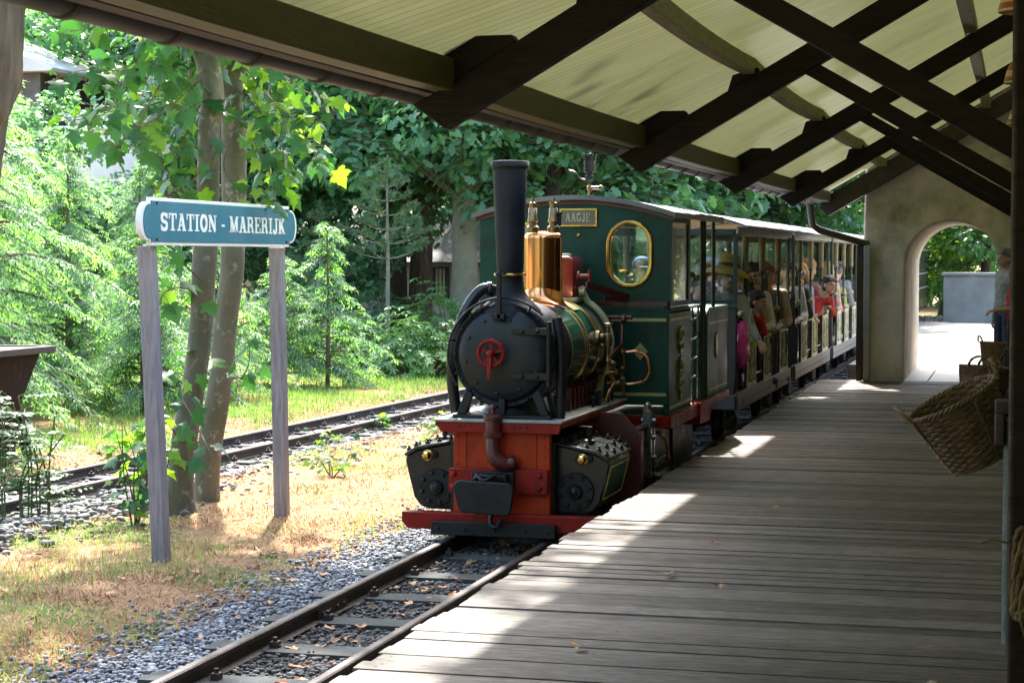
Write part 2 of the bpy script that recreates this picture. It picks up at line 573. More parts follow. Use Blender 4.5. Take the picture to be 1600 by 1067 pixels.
M('pink_cloth', (0.75, 0.06, 0.36), 0.35, 0.0, (0.62, 0.04, 0.28), 8, bump=0.5, bs=14)
M('straw_hat', (0.36, 0.28, 0.07), 0.7, 0.0, (0.25, 0.19, 0.05), 20, bump=0.3)
M('yellow_plastic', (0.7, 0.6, 0.05), 0.4, 0.0, None, 4)
M('ivory', (0.6, 0.56, 0.42), 0.4, 0.0, None, 6)
leaf_mat('leaf_maple', (0.018, 0.075, 0.03), (0.055, 0.15, 0.04), 0.42, 0.35)
leaf_mat('leaf_maple_young', (0.09, 0.20, 0.025), (0.16, 0.27, 0.03), 0.5, 0.45)
leaf_mat('leaf_oak', (0.050, 0.145, 0.082), (0.115, 0.25, 0.145), 0.36, 0.42, c3=(0.10, 0.23, 0.08))
leaf_mat('leaf_dark', (0.026, 0.085, 0.045), (0.065, 0.155, 0.08), 0.3, 0.42, c3=(0.05, 0.15, 0.05))
leaf_mat('leaf_pale', (0.075, 0.17, 0.11), (0.13, 0.25, 0.15), 0.4, 0.6)
leaf_mat('leaf_sun', (0.07, 0.17, 0.035), (0.14, 0.26, 0.05), 0.45, 0.45, c3=(0.17, 0.29, 0.06))
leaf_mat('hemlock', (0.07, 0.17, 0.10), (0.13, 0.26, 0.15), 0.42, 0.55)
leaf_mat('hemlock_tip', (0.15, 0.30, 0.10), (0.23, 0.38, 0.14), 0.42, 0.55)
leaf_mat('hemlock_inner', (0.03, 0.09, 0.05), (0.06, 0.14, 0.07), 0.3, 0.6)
leaf_mat('pine', (0.07, 0.14, 0.075), (0.13, 0.20, 0.10), 0.25, 0.5)
leaf_mat('rhodo', (0.06, 0.15, 0.05), (0.13, 0.26, 0.09), 0.3, 0.3, c3=(0.18, 0.32, 0.10))
leaf_mat('grass_green', (0.10, 0.17, 0.045), (0.18, 0.25, 0.08), 0.4, 0.6)
leaf_mat('grass_lush', (0.09, 0.18, 0.045), (0.16, 0.26, 0.08), 0.35, 0.6)
glass_mat('pane_clear', (0.92, 0.95, 0.93), 0.06)
glass_mat('pane_cab', (0.74, 0.82, 0.77), 0.16)
for i, c in enumerate([(0.55, 0.33, 0.24), (0.47, 0.26, 0.18), (0.36, 0.19, 0.12)]):
    M('skin_%d' % i, c, 0.5, 0.0, tuple(v * .9 for v in c), 8)
M('lip', (0.42, 0.15, 0.12), 0.5)
M('eye_dark', (0.03, 0.02, 0.02), 0.2)
HAIRC = dict(dark=(0.018, 0.012, 0.009), brown=(0.07, 0.04, 0.022), grey=(0.16, 0.155, 0.15), blond=(0.42, 0.28, 0.12), red=(0.22, 0.10, 0.04))
for k, c in HAIRC.items():
    M('hair_' + k, c, 0.5, 0.0, tuple(v * .6 for v in c), 30, bump=0.6, bs=60)
def bw(mb, name, mat, parent, **k):
    """build a part given in world coordinates under an unrotated thing"""
    l = parent.location
    mb.v = [(x - l.x, y - l.y, z - l.z) for x, y, z in mb.v]
    return mb.build(name, mat, parent, **k)


TX = -3.235                      # middle of the train's track
def t2x(y):                      # middle of the second track
    return -7.62 + (y - 13.0) * 0.043 - max(0, y - 20) ** 2 * 0.0006


def sstep(a, b, x):
    t = min(1, max(0, (x - a) / (b - a)))
    return t * t * (3 - 2 * t)


def gz(x, y):
    """height of the ground"""
    n = mnoise.noise(Vector((x * 0.7, y * 0.7, 0))) * 0.03 + mnoise.noise(Vector((x * 0.2, y * 0.2, 5))) * 0.05
    d1 = abs(x - TX)
    d2 = abs(x - t2x(y))
    w1 = sstep(0.75, 1.5, d1)
    w2 = sstep(0.7, 1.1, d2) if y > 4 else 1
    z = -0.03 + n
    if x < -8.6:
        z += sstep(8.6, 14, -x) * 0.12
    z = z * w1 * w2 + (-0.125) * (1 - w1 * w2)
    if x > -2.2:
        z = min(z, -0.2)
    return z


# ground: one sheet to the horizon
def grid_axis(lo, hi, step, far):
    a = list(np.arange(lo, hi + 1e-6, step))
    s, out = step, []
    x = hi
    while x < far:
        s *= 1.35
        x += s
        out.append(x)
    s, pre = step, []
    x = lo
    while x > -far:
        s *= 1.35
        x -= s
        pre.append(x)
    return list(reversed(pre)) + a + out


gx = grid_axis(-17, -2, 0.2, 600)
gy = grid_axis(4, 34, 0.25, 900)
V = [(x, y, gz(x, y) if abs(x) < 60 and -20 < y < 90 else -0.05) for y in gy for x in gx]
nx = len(gx)
Fc = [(j * nx + i, j * nx + i + 1, (j + 1) * nx + i + 1, (j + 1) * nx + i) for j in range(len(gy) - 1) for i in range(nx - 1)]


def ground_mat():
    mt = bpy.data.materials.new('ground_soil')
    mt.use_nodes = True
    N, L = mt.node_tree.nodes, mt.node_tree.links
    b = N['Principled BSDF']
    b.inputs['Roughness'].default_value = 0.95
    b.inputs['Specular IOR Level'].default_value = 0.1
    tc = N.new('ShaderNodeTexCoord')
    def nz(s, d=6):
        n = N.new('ShaderNodeTexNoise')
        n.inputs['Scale'].default_value = s
        n.inputs['Detail'].default_value = d
        n.inputs['Roughness'].default_value = 0.65
        L.new(tc.outputs['Object'], n.inputs['Vector'])
        return n
    def ramp(o, a, c):
        m = N.new('ShaderNodeMapRange')
        m.inputs[1].default_value = a
        m.inputs[2].default_value = c
        L.new(o, m.inputs[0])
        return m.outputs[0]
    def mix(f, a, c):
        m = N.new('ShaderNodeMix')
        m.data_type = 'RGBA'
        L.new(f, m.inputs[0])
        for s, v in ((6, a), (7, c)):
            if isinstance(v, tuple):
                m.inputs[s].default_value = v + (1,)
            else:
                L.new(v, m.inputs[s])
        return m.outputs[2]
    straw = mix(ramp(nz(14).outputs[0], .4, .65), (0.31, 0.19, 0.10), (0.19, 0.115, 0.065))
    green = mix(ramp(nz(9).outputs[0], .4, .6), (0.10, 0.15, 0.04), (0.07, 0.11, 0.03))
    c = mix(ramp(nz(0.7, 3).outputs[0], .5, .62), straw, green)
    L.new(c, b.inputs['Base Color'])
    bp = N.new('ShaderNodeBump')
    bp.inputs['Strength'].default_value = 0.8
    bp.inputs['Distance'].default_value = 0.03
    L.new(nz(25).outputs[0], bp.inputs['Height'])
    L.new(bp.outputs[0], b.inputs['Normal'])
    MATS['ground_soil'] = mt


ground_mat()
ground = np_mesh('ground', V, Fc, 'ground_soil', smooth=True)
tag(ground, kind='structure')


# ------------------------------------------------------------------ tracks
RAIL = [(-0.045, 0), (0.045, 0), (0.045, .008), (0.012, .018), (0.010, .065), (0.026, .074), (0.026, .094), (0.018, .1), (-0.018, .1),
        (-0.026, .094), (-0.026, .074), (-0.010, .065), (-0.012, .018), (-0.045, .008)]


def sweep_y(prof, ys, fx, z0):
    mb = MB()
    n = len(prof)
    vs, fs = [], []
    for y in ys:
        x = fx(y)
        vs += [(x + u, y, z0 + v) for u, v in prof]
    for k in range(len(ys) - 1):
        for i in range(n):
            j = (i + 1) % n
            fs.append((k * n + i, k * n + j, (k + 1) * n + j, (k + 1) * n + i))
    fs += [tuple(range(n)), tuple(reversed([(len(ys) - 1) * n + i for i in range(n)]))]
    mb.add(vs, fs)
    return mb


def railway(name, label, fx, y0, y1, z, sl_mat, step, yoff, curve=False):
    t = thing(name, label, 'railway track', (fx(8), 8, z - 0.12))
    ys = list(np.arange(y0, y1, 1.0)) + [y1]
    for s in (-1, 1):
        bw(sweep_y(RAIL, ys, lambda y: fx(y) + s * 0.326, z - 0.1), 'rail', 'rail_rust', t, ang=30)
    y = y0 + yoff
    while y < min(y1, 42):
        if y > 5.5:
            mb = MB()
            w = 0.10 + random.uniform(-.008, .008)
            mb.prism([(-0.62, 0), (0.62, 0), (0.60, .075), (-0.60, .075)], -w, w)
            if y < 30:
                mb.cur = 1
                for sx in (-.326, .326):
                    for q in (-.07, .07):
                        mb.box(sx + q - .02, sx + q + .02, -.025, .025, .07, .105)
                        mb.cyl((sx + q, 0, .10), (sx + q, 0, .125), .012, 6)
            o = mb.build('sleeper', [sl_mat, 'rail_rust'], t)
            o.location = (fx(y) - t.location.x + random.uniform(-.01, .01), y - 8, -0.036 - random.uniform(0, .006))
            o.rotation_euler = (0, random.uniform(-.01, .01), random.uniform(-.02, .02))
        y += step
    for yy in (9.65, 15.5, 21.4):
        for s in (-1, 1):
            for q in (-1, 1):
                mb = MB()
                x = fx(yy) + s * .326 + q * .018
                mb.box(x - .009, x + .009, yy - .22, yy + .22, z - .086, z - .03)
                for k in (-.16, -.06, .06, .16):
                    mb.cyl((x, yy + k, z - .058), (x + q * .022, yy + k, z - .058), .012, 6)
                bw(mb, 'fishplate', 'rail_rust', t)
    return t


railway('railway_track', 'narrow track the steam train stands on, running along the platform edge', lambda y: TX + (0.0 if y < 42 else (y - 42) ** 2 * 0.012), 3.0, 62, 0.0, 'sleeper_grey', 0.74, 0.55)
railway('railway_track', 'second rusty track crossing behind the sign and the twin tree trunks', t2x, 6.0, 36, 0.0, 'sleeper_grey', 0.74, 0.3)


# ------------------------------------------------------------------ stones
def stones(name, pts, sizes, mat, label, flat=0.6):
    import bmesh
    bases = []
    for s in range(6):
        bm = bmesh.new()
        bmesh.ops.create_icosphere(bm, subdivisions=1, radius=1)
        r = random.Random(s)
        for v in bm.verts:
            v.co *= r.uniform(0.5, 1.25)
        bm.verts.ensure_lookup_table()
        bases.append((np.array([v.co[:] for v in bm.verts]), np.array([[q.index for q in f.verts] for f in bm.faces])))
        bm.free()
    n = len(pts)
    Vs, Fs, o = [], [], 0
    for bi, (bv, bf) in enumerate(bases):
        idx = np.arange(bi, n, len(bases))
        if not len(idx):
            continue
        a = rng.uniform(0, 2 * PI, len(idx))
        sc = sizes[idx][:, None] * rng.uniform(0.7, 1.3, (len(idx), 3)) * np.array([1, 1, flat])
        v = bv[None] * sc[:, None, :]
        tl = rng.uniform(-.5, .5, len(idx))
        y = v[..., 1] * np.cos(tl)[:, None] - v[..., 2] * np.sin(tl)[:, None]
        z = v[..., 1] * np.sin(tl)[:, None] + v[..., 2] * np.cos(tl)[:, None]
        x = v[..., 0]
        vx = x * np.cos(a)[:, None] - y * np.sin(a)[:, None]
        vy = x * np.sin(a)[:, None] + y * np.cos(a)[:, None]
        vv = np.stack([vx, vy, z], -1) + pts[idx][:, None, :]
        k = bv.shape[0]
        ff = bf[None] + (np.arange(len(idx)) * k)[:, None, None] + o
        Vs.append(vv.reshape(-1, 3))
        Fs.append(ff.reshape(-1, 3))
        o += len(idx) * k
    ob = np_mesh(name, np.concatenate(Vs), np.concatenate(Fs), mat)
    return tag(ob, label, 'gravel', kind='stuff')


def ballast(n, fx, y0, y1, prof, smin, smax, hgt):
    pts, sz = [], []
    while len(pts) < n:
        u = rng.uniform()
        y = y0 + (y1 - y0) * u ** 1.5
        dx = prof(y)
        if dx is None:
            continue
        x = fx(y) + dx
        if x > -2.42 and y < 46:
            continue
        near = min(abs(abs(dx) - 0.326), 9)
        if near < 0.05:
            continue
        if hgt == -.110 and abs(dx) < .6 and abs((y - 3.55 + .37) % .74 - .37) < .115 and rng.uniform() < .93:
            continue
        s = rng.uniform(smin, smax)
        pts.append((x, y, max(hgt, gz(x, y)) + rng.uniform(-.012, .018)))
        sz.append(s)
    return np.array(pts), np.array(sz)


p, s = ballast(50000, lambda y: TX, 5.8, 32, lambda y: rng.choice([rng.uniform(-1.15, 0.9), rng.normal(-0.72, 0.2), rng.uniform(-.35, .35)], p=[.42, .38, .20]), .008, .020, -.110)
inner = np.abs(p[:, 0] - TX) < .31
stones('gravel', p[~inner], s[~inner], 'stone_blue', 'blue grey crushed stone ballast along the near track')
stones('gravel', p[inner], s[inner], 'stone_dirty', 'darker dirty ballast between the rails of the near track')
p, s = ballast(6500, t2x, 9, 27, lambda y: rng.normal(0.35, 0.5), .016, .04, -.115)
stones('gravel', p, s, 'stone_pale', 'pale coarse stones between the rails of the far track')
# stony heap left of the twin trunks
pts = np.array([(x, y, gz(x, y) + rng.uniform(0, .05)) for x, y in zip(rng.normal(-6.75, .28, 1500), rng.uniform(10.2, 14.5, 1500))])
stones('gravel', pts, rng.uniform(.018, .05, 1500), 'stone_pale', 'heap of larger grey stones between the far track and the dry grass')
# stones beyond the arch
pts = np.array([(x, y, -.05 + rng.uniform(0, .04)) for x, y in zip(rng.uniform(-5, -1.6, 2500), rng.uniform(47, 62, 2500))])
stones('gravel', pts, rng.uniform(.02, .06, 2500), 'stone_pale', 'pale ballast around the curved rails seen through the arch')


def bed(name, fx, y0, y1, w0, w1, mat):
    ys = np.arange(y0, y1, .5)
    V = []
    for y in ys:
        for k in range(7):
            x = fx(y) + w0 + (w1 - w0) * k / 6
            V.append((x, y, -.109 if 0 < k < 6 else -.16))
    Fi = [(j * 7 + i, j * 7 + i + 1, j * 7 + i + 8, j * 7 + i + 7) for j in range(len(ys) - 1) for i in range(6)]
    tag(np_mesh(name, V, Fi, mat), kind='structure')


M('bed_dark', (0.055, 0.055, 0.058), .9, 0, (0.03, 0.028, 0.026), 30, bump=1.0, bs=40, dirt=(.10, .07, .045), dscale=3)
M('bed_pale', (0.17, 0.155, 0.145), .9, 0, (0.08, 0.07, 0.065), 25, bump=1.0, bs=35, dirt=(.20, .13, .07), dscale=2)
bed('track_bed', lambda y: TX, 3, 44, -1.05, .84, 'bed_dark')
bed('track_bed', t2x, 7, 34, -.85, .95, 'bed_pale')
# ------------------------------------------------------------------ grass
def blades(name, n, fxy, lmin, lmax, w, lean, mat, label, cat='grass', curve=0.5):
    P = np.array([fxy() for _ in range(n)])
    P = P[~np.isnan(P[:, 0])]
    n = len(P)
    Z = np.array([gz(x, y) for x, y in P])
    a = rng.uniform(0, 2 * PI, n)
    ln = rng.uniform(lmin, lmax, n)
    tl = np.clip(rng.normal(lean, 0.25, n), 0.05, 1.5)
    dx, dy, dz = np.sin(tl) * np.cos(a), np.sin(tl) * np.sin(a), np.cos(tl)
    sx, sy = -np.sin(a), np.cos(a)
    base = np.stack([P[:, 0], P[:, 1], Z - .005], -1)
    D = np.stack([dx, dy, dz], -1)
    S = np.stack([sx, sy, np.zeros(n)], -1) * (w * rng.uniform(.6, 1.3, n))[:, None]
    mid = base + D * (ln * .55)[:, None]
    tip = base + D * ln[:, None]
    tip[:, 2] -= ln * curve * np.sin(tl) * .5
    tip[:, 2] = np.maximum(tip[:, 2], Z + .006)
    V = np.stack([base - S, base + S, mid + S * .8, tip, mid - S * .8], 1).reshape(-1, 3)
    k = np.arange(n) * 5
    Fi = np.concatenate([np.stack([k, k + 1, k + 2, k + 4], -1)])
    Ft = np.stack([k + 4, k + 2, k + 3, k + 3], -1)
    # two face sizes: make the tips triangles through a separate strip
    Fi = np.concatenate([np.stack([k, k + 1, k + 2], -1), np.stack([k, k + 2, k + 4], -1), np.stack([k + 4, k + 2, k + 3], -1)])
    o = np_mesh(name, V, Fi, mat)
    return tag(o, label, cat, kind='stuff')


def free_of_track(x, y):
    return abs(x - t2x(y)) > 0.62 and x < TX - 0.95 - 0.25 * mnoise.noise(Vector((0, y * 0.8, 2)))


def tuft(x, y, sc, lo):
    return mnoise.noise(Vector((x * sc, y * sc, 3.3))) > lo


def f_hay():
    for _ in range(40):
        y = 6 + 20 * rng.uniform() ** 1.6
        x = rng.uniform(-8.6, -4.1)
        if free_of_track(x, y) and not (x < -6.5 and y < 14.5 and rng.uniform() < .8):
            return (x, y)
    return (np.nan, np.nan)


def f_patch(lo, sc=0.8):
    def g():
        for _ in range(60):
            x, y = f_hay()
            if x == x and tuft(x, y, sc, lo):
                return (x, y)
        return (np.nan, np.nan)
    return g


blades('dry_grass', 72000, f_hay, .03, .12, .0024, 1.25, 'hay', 'straw coloured dead grass lying between the two tracks')
blades('dry_grass', 26000, f_patch(-.02, 1.6), .02, .08, .0026, 0.95, 'rust_litter', 'orange brown dead needles and clippings in patches on the verge', curve=.2)
blades('green_grass', 12000, f_patch(.14, .75), .04, .10, .0020, 0.5, 'grass_green', 'thin green grass growing through the dry verge')


def f_lush():
    for _ in range(40):
        y = 12 + 20 * rng.uniform()
        x = t2x(y) - 0.85 - abs(rng.normal(0, 2.0))
        if tuft(x, y, .6, -.25):
            return (x, y)
    return (np.nan, np.nan)


blades('green_grass', 26000, f_lush, .04, .14, .0045, 0.4, 'grass_lush', 'lush bright green grass beyond the far track')


def f_far_hay():
    y = 12 + 18 * rng.uniform()
    return (t2x(y) - 0.7 - abs(rng.normal(0, 1.0)), y)


blades('dry_grass', 9000, f_far_hay, .04, .10, .003, 1.1, 'hay', 'straw and dead needles along the far side of the second track')


# fallen leaves and twigs
def litter(name, n, fxy, mat, label):
    mb = MB()
    for _ in range(n):
        x, y, z = fxy()
        a = random.uniform(0, 6.28)
        s = random.uniform(.02, .045)
        ps = []
        for k in range(9):
            rr = s * (1 if k % 2 == 0 else .55)
            ps.append((x + math.cos(a + k * .7) * rr, y + math.sin(a + k * .7) * rr, z + random.uniform(0, .02)))
        mb.add(ps + [(x, y, z + .008)], [(k, (k + 1) % 9, 9) for k in range(9)])
    return tag(mb.build(name, mat, smooth=False), label, 'leaves', kind='stuff')


def lit1():
    y = 6 + 22 * random.random() ** 1.4
    x = random.uniform(-8.8, -2.7)
    return (x, y, max(gz(x, y), -.1) + .01)


def lit2():
    y = 6 + 10 * random.random()
    return (TX + random.uniform(-.3, .3), y, -.095)


def lit3():
    return (random.uniform(-2.4, -.3), 6 + 17 * random.random() ** 1.3, .258)


litter('fallen_leaves', 170, lit2, 'fallen_leaf', 'brown leaf litter lying between the rails of the near track')
deb = litter('fallen_leaves', 9, lit3, 'fallen_leaf', 'few dry leaves and crumbs on the platform boards')
litter('fallen_leaves', 420, lit1, 'fallen_leaf', 'brown and orange fallen leaves scattered on ballast and verge')

# ------------------------------------------------------------------ platform
pl = MB()
y = -12.0
rr = random.Random(3)
while y < 24.75:
    w = rr.choice([.13, .15, .165, .145, .12])
    gap = rr.choice([.003, .004, .006, .012])
    x0 = -2.44 + rr.uniform(-.022, .02)
    xs = [x0] + ([rr.uniform(-1.0, 1.5)] if rr.random() < .0 else []) + [4.3]
    dz = rr.uniform(-.004, .004)
    sk = rr.uniform(-.004, .004)
    za, zb = .25 + dz, .25 + dz + rr.uniform(-.004, .004)
    # slightly cupped plank in pieces
    nseg = 10
    for i in range(nseg):
        pass
    X0, X1 = xs[0], xs[-1]
    vs, fs = [], []
    for i in range(nseg + 1):
        x = X0 + (X1 - X0) * i / nseg
        e0, e1 = y + rr.uniform(-.003, .003), y + w + rr.uniform(-.003, .003)
        vs += [(x, e0, .205), (x, e0, za), (x, (e0 + e1) / 2, (za + zb) / 2 + .0015), (x, e1, zb), (x, e1, .205)]
    for i in range(nseg):
        for j in range(4):
            a = i * 5 + j
            fs.append((a, a + 1, a + 6, a + 5))
        fs.append((i * 5 + 4, i * 5, i * 5 + 5, i * 5 + 9))
    fs += [(0, 4, 3, 2, 1), tuple(nseg * 5 + k for k in range(5))]
    pl.add(vs, fs)
    pl.cur = 1
    if y > 5:
        for nx_ in (-2.36, -1.62, -.9, -.2, .5):
            for ny_ in (.035, w - .035):
                a_, b_ = nx_ + rr.uniform(-.012, .012), y + ny_ + rr.uniform(-.008, .008)
                zz = max(za, zb) + .0022
                pl.add([(a_ + .006 * math.cos(k * 1.047), b_ + .006 * math.sin(k * 1.047), zz) for k in range(6)], [(0, 1, 2, 3, 4, 5)])
    pl.cur = 0
    y += w + gap
platform = pl.build('platform', ['deck_wood', 'nail'], smooth=False)
tag(platform, kind='structure')
pe = MB()
pe.box(-2.40, -2.30, -12, 24.8, -.2, .2)
for yy in np.arange(-3.5, 24.5, 1.0):
    pe.box(-2.29, 4.3, yy, yy + .08, .1, .203)
pe.box(-2.28, 4.3, -12, 24.8, -.25, .0)
tag(pe.build('platform_base', 'deck_edge', bevel=.01), kind='structure')

# tiles under the gatehouse, pale paving beyond
tl = MB()
ty = 24.82
while ty < 28.3:
    for tx in np.arange(-1.9, 2.2, .4):
        tl.box(tx + .006, tx + .394, ty + .006, ty + .394, .1, .25)
    ty += .4
tag(tl.build('tiled_floor', 'tile_floor', bevel=.008), kind='structure')
tl = MB()
ty = 28.42
while ty < 47.6:
    w = .45
    tl.box(-2.4, 4.5, ty + .008, ty + w - .008, .05, .25 + random.uniform(-.003, .003))
    ty += w
tag(tl.build('paved_path', 'pale_paving', bevel=.008), kind='structure')

# ------------------------------------------------------------------ canopy
can = thing('station_canopy', 'dark timber station roof with pale green board ceiling over the platform', 'canopy', (-2.3, 10, 0.25))
YB = [3.51, 7.78, 12.05, 16.32, 20.59]
TAN = 0.578
RB = 2.357                     # underside of the rafters at x = -2.33
RH = 0.175                      # vertical depth of a rafter
RIDGE = 1.0
Y0C, Y1C = -12.5, 24.7  # roof carried on unseen behind the camera to darken the near platform


def zr(x):
    return RB + TAN * (x + 2.33)


def zc(x):                     # underside of the ceiling boards
    return zr(x) + RH + 0.13


def rafter_pair(y, w=.10, brace=True):
    yy0, yy1 = y - w / 2, y + w / 2
    mb = MB()
    # left rafter with slanted cut foot
    mb.prism([(-2.47, 2.46), (-2.33, RB), (RIDGE, zr(RIDGE)), (RIDGE, zr(RIDGE) + RH), (-2.38, zr(-2.38) + RH)], yy0, yy1)
    bw(mb, 'rafter', 'beam_dark', can, bevel=.006)
    mb = MB()
    xr = 2 * RIDGE
    mb.prism([(xr + 2.47, 2.46), (xr + 2.38, zr(-2.38) + RH), (RIDGE + .002, zr(RIDGE) + RH), (RIDGE + .002, zr(RIDGE)), (xr + 2.33, RB)], yy0, yy1)
    bw(mb, 'rafter', 'beam_dark', can, bevel=.006)
    # cleats carrying eave beam and purlin
    for xa, L_ in ((-2.36, .34), (-1.77, .2)):
        mb = MB()
        za = zr(xa) + RH
        mb.prism([(xa, za + .002), (xa + L_, zr(xa + L_) + RH + .002), (xa + L_ * .94, zr(xa + L_) + RH + .03), (xa + .03, zr(xa + L_) + RH + .03 if xa < -2 else za + .1)], yy0 + .012, yy1 - .012)
        bw(mb, 'cleat', 'beam_dark', can, bevel=.004)
    if not brace:
        return
    # brace down to the post
    mb = MB()
    mb.prism([(-1.29, 2.955), (-1.203, 3.012), (0.0, 2.305), (0.0, 2.187)], yy0 + .004, yy1 - .004)
    bw(mb, 'brace', 'beam_dark', can, bevel=.006)


for y in YB:
    rafter_pair(y, brace=y > 4)
    mb = MB()
    xp = -.012 if y < 5 else -.03
    mb.box(xp, xp + .18, y - .09, y + .09, .252, zr(0.05) + .02)
    bw(mb, 'post', 'beam_dark', can, bevel=.008)
for y in (-.76, -5.03, -9.3):
    rafter_pair(y)
    mb = MB()
    mb.box(-.035 + .2, .145 + .2, y - .09, y + .09, .252, zr(.2))
    bw(mb, 'post', 'beam_dark', can, bevel=.008)
# brown verge rafter against the gatehouse wall
mb = MB()
mb.prism([(-2.45, 2.44), (-2.33, 2.34), (RIDGE, zr(RIDGE)), (RIDGE, zr(RIDGE) + .25), (-2.38, 2.34 + .23)], 24.48, 24.66)
bw(mb, 'rafter', 'beam_brown', can, bevel=.006, )
# purlins, eave beam, ridge: slightly sagging between the trusses
def sag_beam(x, zf, w, h, mat, name, sag, y0=Y0C, y1=Y1C):
    ys, p = [], []
    bays = [-12.5, -9.3, -5.03, -.76] + YB + [24.86]
    for a, b in zip(bays[:-1], bays[1:]):
        for k in range(8):
            t = k / 8
            ys.append((a + (b - a) * t, 4 * t * (1 - t)))
    ys.append((y1, 0))
    mb = MB()
    vs, fs = [], []
    for yy, t in ys:
        z = zf - sag * t
        vs += [(x - w / 2, yy, z), (x + w / 2, yy, z), (x + w / 2, yy, z + h), (x - w / 2, yy, z + h)]
    for k in range(len(ys) - 1):
        for i in range(4):
            j = (i + 1) % 4
            fs.append((k * 4 + i, k * 4 + j, (k + 1) * 4 + j, (k + 1) * 4 + i))
    fs += [(0, 1, 2, 3), tuple((len(ys) - 1) * 4 + i for i in (3, 2, 1, 0))]
    mb.add(vs, fs)
    return bw(mb, name, mat, can, bevel=.004)


sag_beam(-1.64, zr(-1.64) + RH + .03, .08, .10, 'purlin_wood', 'purlin', .035)
sag_beam(-0.40, zr(-0.40) + RH + .01, .10, .12, 'purlin_wood', 'purlin', .02)
sag_beam(-2.34, 2.515, .10, .135, 'beam_olive', 'eave_beam', .012)
sag_beam(-2.43, 2.508, .07, .05, 'fascia_brown', 'fascia', .006)
sag_beam(RIDGE, zr(RIDGE) + RH + .01, .12, .14, 'beam_dark', 'ridge_beam', .0)
sag_beam(2 * RIDGE + 2.34, 2.515, .10, .135, 'beam_olive', 'eave_beam', .0)


def ceiling_mat():
    mt = bpy.data.materials.new('ceiling_boards')
    mt.use_nodes = True
    N, L = mt.node_tree.nodes, mt.node_tree.links
    b = N['Principled BSDF']
    tc = N.new('ShaderNodeTexCoord')
    mp = N.new('ShaderNodeMapping')
    # boards run askew across the slope
    mp.inputs['Rotation'].default_value = (0, 0, R(-51))
    L.new(tc.outputs['Object'], mp.inputs[0])
    sp = N.new('ShaderNodeSeparateXYZ')
    L.new(mp.outputs[0], sp.inputs[0])
    mu = N.new('ShaderNodeMath')
    mu.operation = 'MULTIPLY'
    mu.inputs[1].default_value = 1 / 0.062
    L.new(sp.outputs['Y'], mu.inputs[0])
    fr = N.new('ShaderNodeMath')
    fr.operation = 'FRACT'
    L.new(mu.outputs[0], fr.inputs[0])
    fl = N.new('ShaderNodeMath')
    fl.operation = 'FLOOR'
    L.new(mu.outputs[0], fl.inputs[0])
    pp = N.new('ShaderNodeMath')
    pp.operation = 'PINGPONG'
    pp.inputs[1].default_value = .5
    L.new(fr.outputs[0], pp.inputs[0])
    gr = N.new('ShaderNodeMapRange')
    gr.inputs[1].default_value = 0.0
    gr.inputs[2].default_value = 0.07
    L.new(pp.outputs[0], gr.inputs[0])
    wn_ = N.new('ShaderNodeTexWhiteNoise')
    wn_.noise_dimensions = '1D'
    L.new(fl.outputs[0], wn_.inputs['W'])
    nz = N.new('ShaderNodeTexNoise')
    nz.inputs['Scale'].default_value = 1.6
    nz.inputs['Detail'].default_value = 7
    L.new(tc.outputs['Object'], nz.inputs['Vector'])
    m1 = N.new('ShaderNodeMix')
    m1.data_type = 'RGBA'
    m1.inputs[6].default_value = (0.68, 0.69, 0.32, 1)
    m1.inputs[7].default_value = (0.59, 0.60, 0.28, 1)
    L.new(wn_.outputs['Value'], m1.inputs[0])
    m2 = N.new('ShaderNodeMix')
    m2.data_type = 'RGBA'
    r2 = N.new('ShaderNodeMapRange')
    r2.inputs[1].default_value = .55
    r2.inputs[2].default_value = .8
    r2.inputs[4].default_value = .6
    L.new(nz.outputs[0], r2.inputs[0])
    L.new(r2.outputs[0], m2.inputs[0])
    L.new(m1.outputs[2], m2.inputs[6])
    m2.inputs[7].default_value = (0.34, 0.33, 0.2, 1)
    m3 = N.new('ShaderNodeMix')
    m3.data_type = 'RGBA'
    L.new(gr.outputs[0], m3.inputs[0])
    m3.inputs[6].default_value = (0.26, 0.27, 0.13, 1)
    L.new(m2.outputs[2], m3.inputs[7])
    L.new(m3.outputs[2], b.inputs['Base Color'])
    b.inputs['Roughness'].default_value = 0.36
    b.inputs['Coat Weight'].default_value = 0.12
    b.inputs['Coat Roughness'].default_value = 0.2
    bp = N.new('ShaderNodeBump')
    bp.inputs['Strength'].default_value = .5
    bp.inputs['Distance'].default_value = .006
    ad = N.new('ShaderNodeMath')
    ad.operation = 'ADD'
    L.new(gr.outputs[0], ad.inputs[0])
    ml = N.new('ShaderNodeMath')
    ml.operation = 'MULTIPLY'
    ml.inputs[1].default_value = .6
    L.new(wn_.outputs['Value'], ml.inputs[0])
    L.new(ml.outputs[0], ad.inputs[1])
    L.new(ad.outputs[0], bp.inputs['Height'])
    n3 = N.new('ShaderNodeTexNoise')
    n3.inputs['Scale'].default_value = 3
    L.new(tc.outputs['Object'], n3.inputs['Vector'])
    b2 = N.new('ShaderNodeBump')
    b2.inputs['Strength'].default_value = .35
    b2.inputs['Distance'].default_value = .05
    L.new(n3.outputs[0], b2.inputs['Height'])
    L.new(bp.outputs[0], b2.inputs['Normal'])
    L.new(b2.outputs[0], b.inputs['Normal'])
    # boards let a little daylight through, added to brighten the ceiling
    tr = N.new('ShaderNodeBsdfTranslucent')
    L.new(m3.outputs[2], tr.inputs['Color'])
    ms = N.new('ShaderNodeMixShader')
    ms.inputs[0].default_value = 0.045
    L.new(b.outputs[0], ms.inputs[1])
    L.new(tr.outputs[0], ms.inputs[2])
    L.new(ms.outputs[0], N['Material Output'].inputs['Surface'])
    MATS['ceiling_boards'] = mt


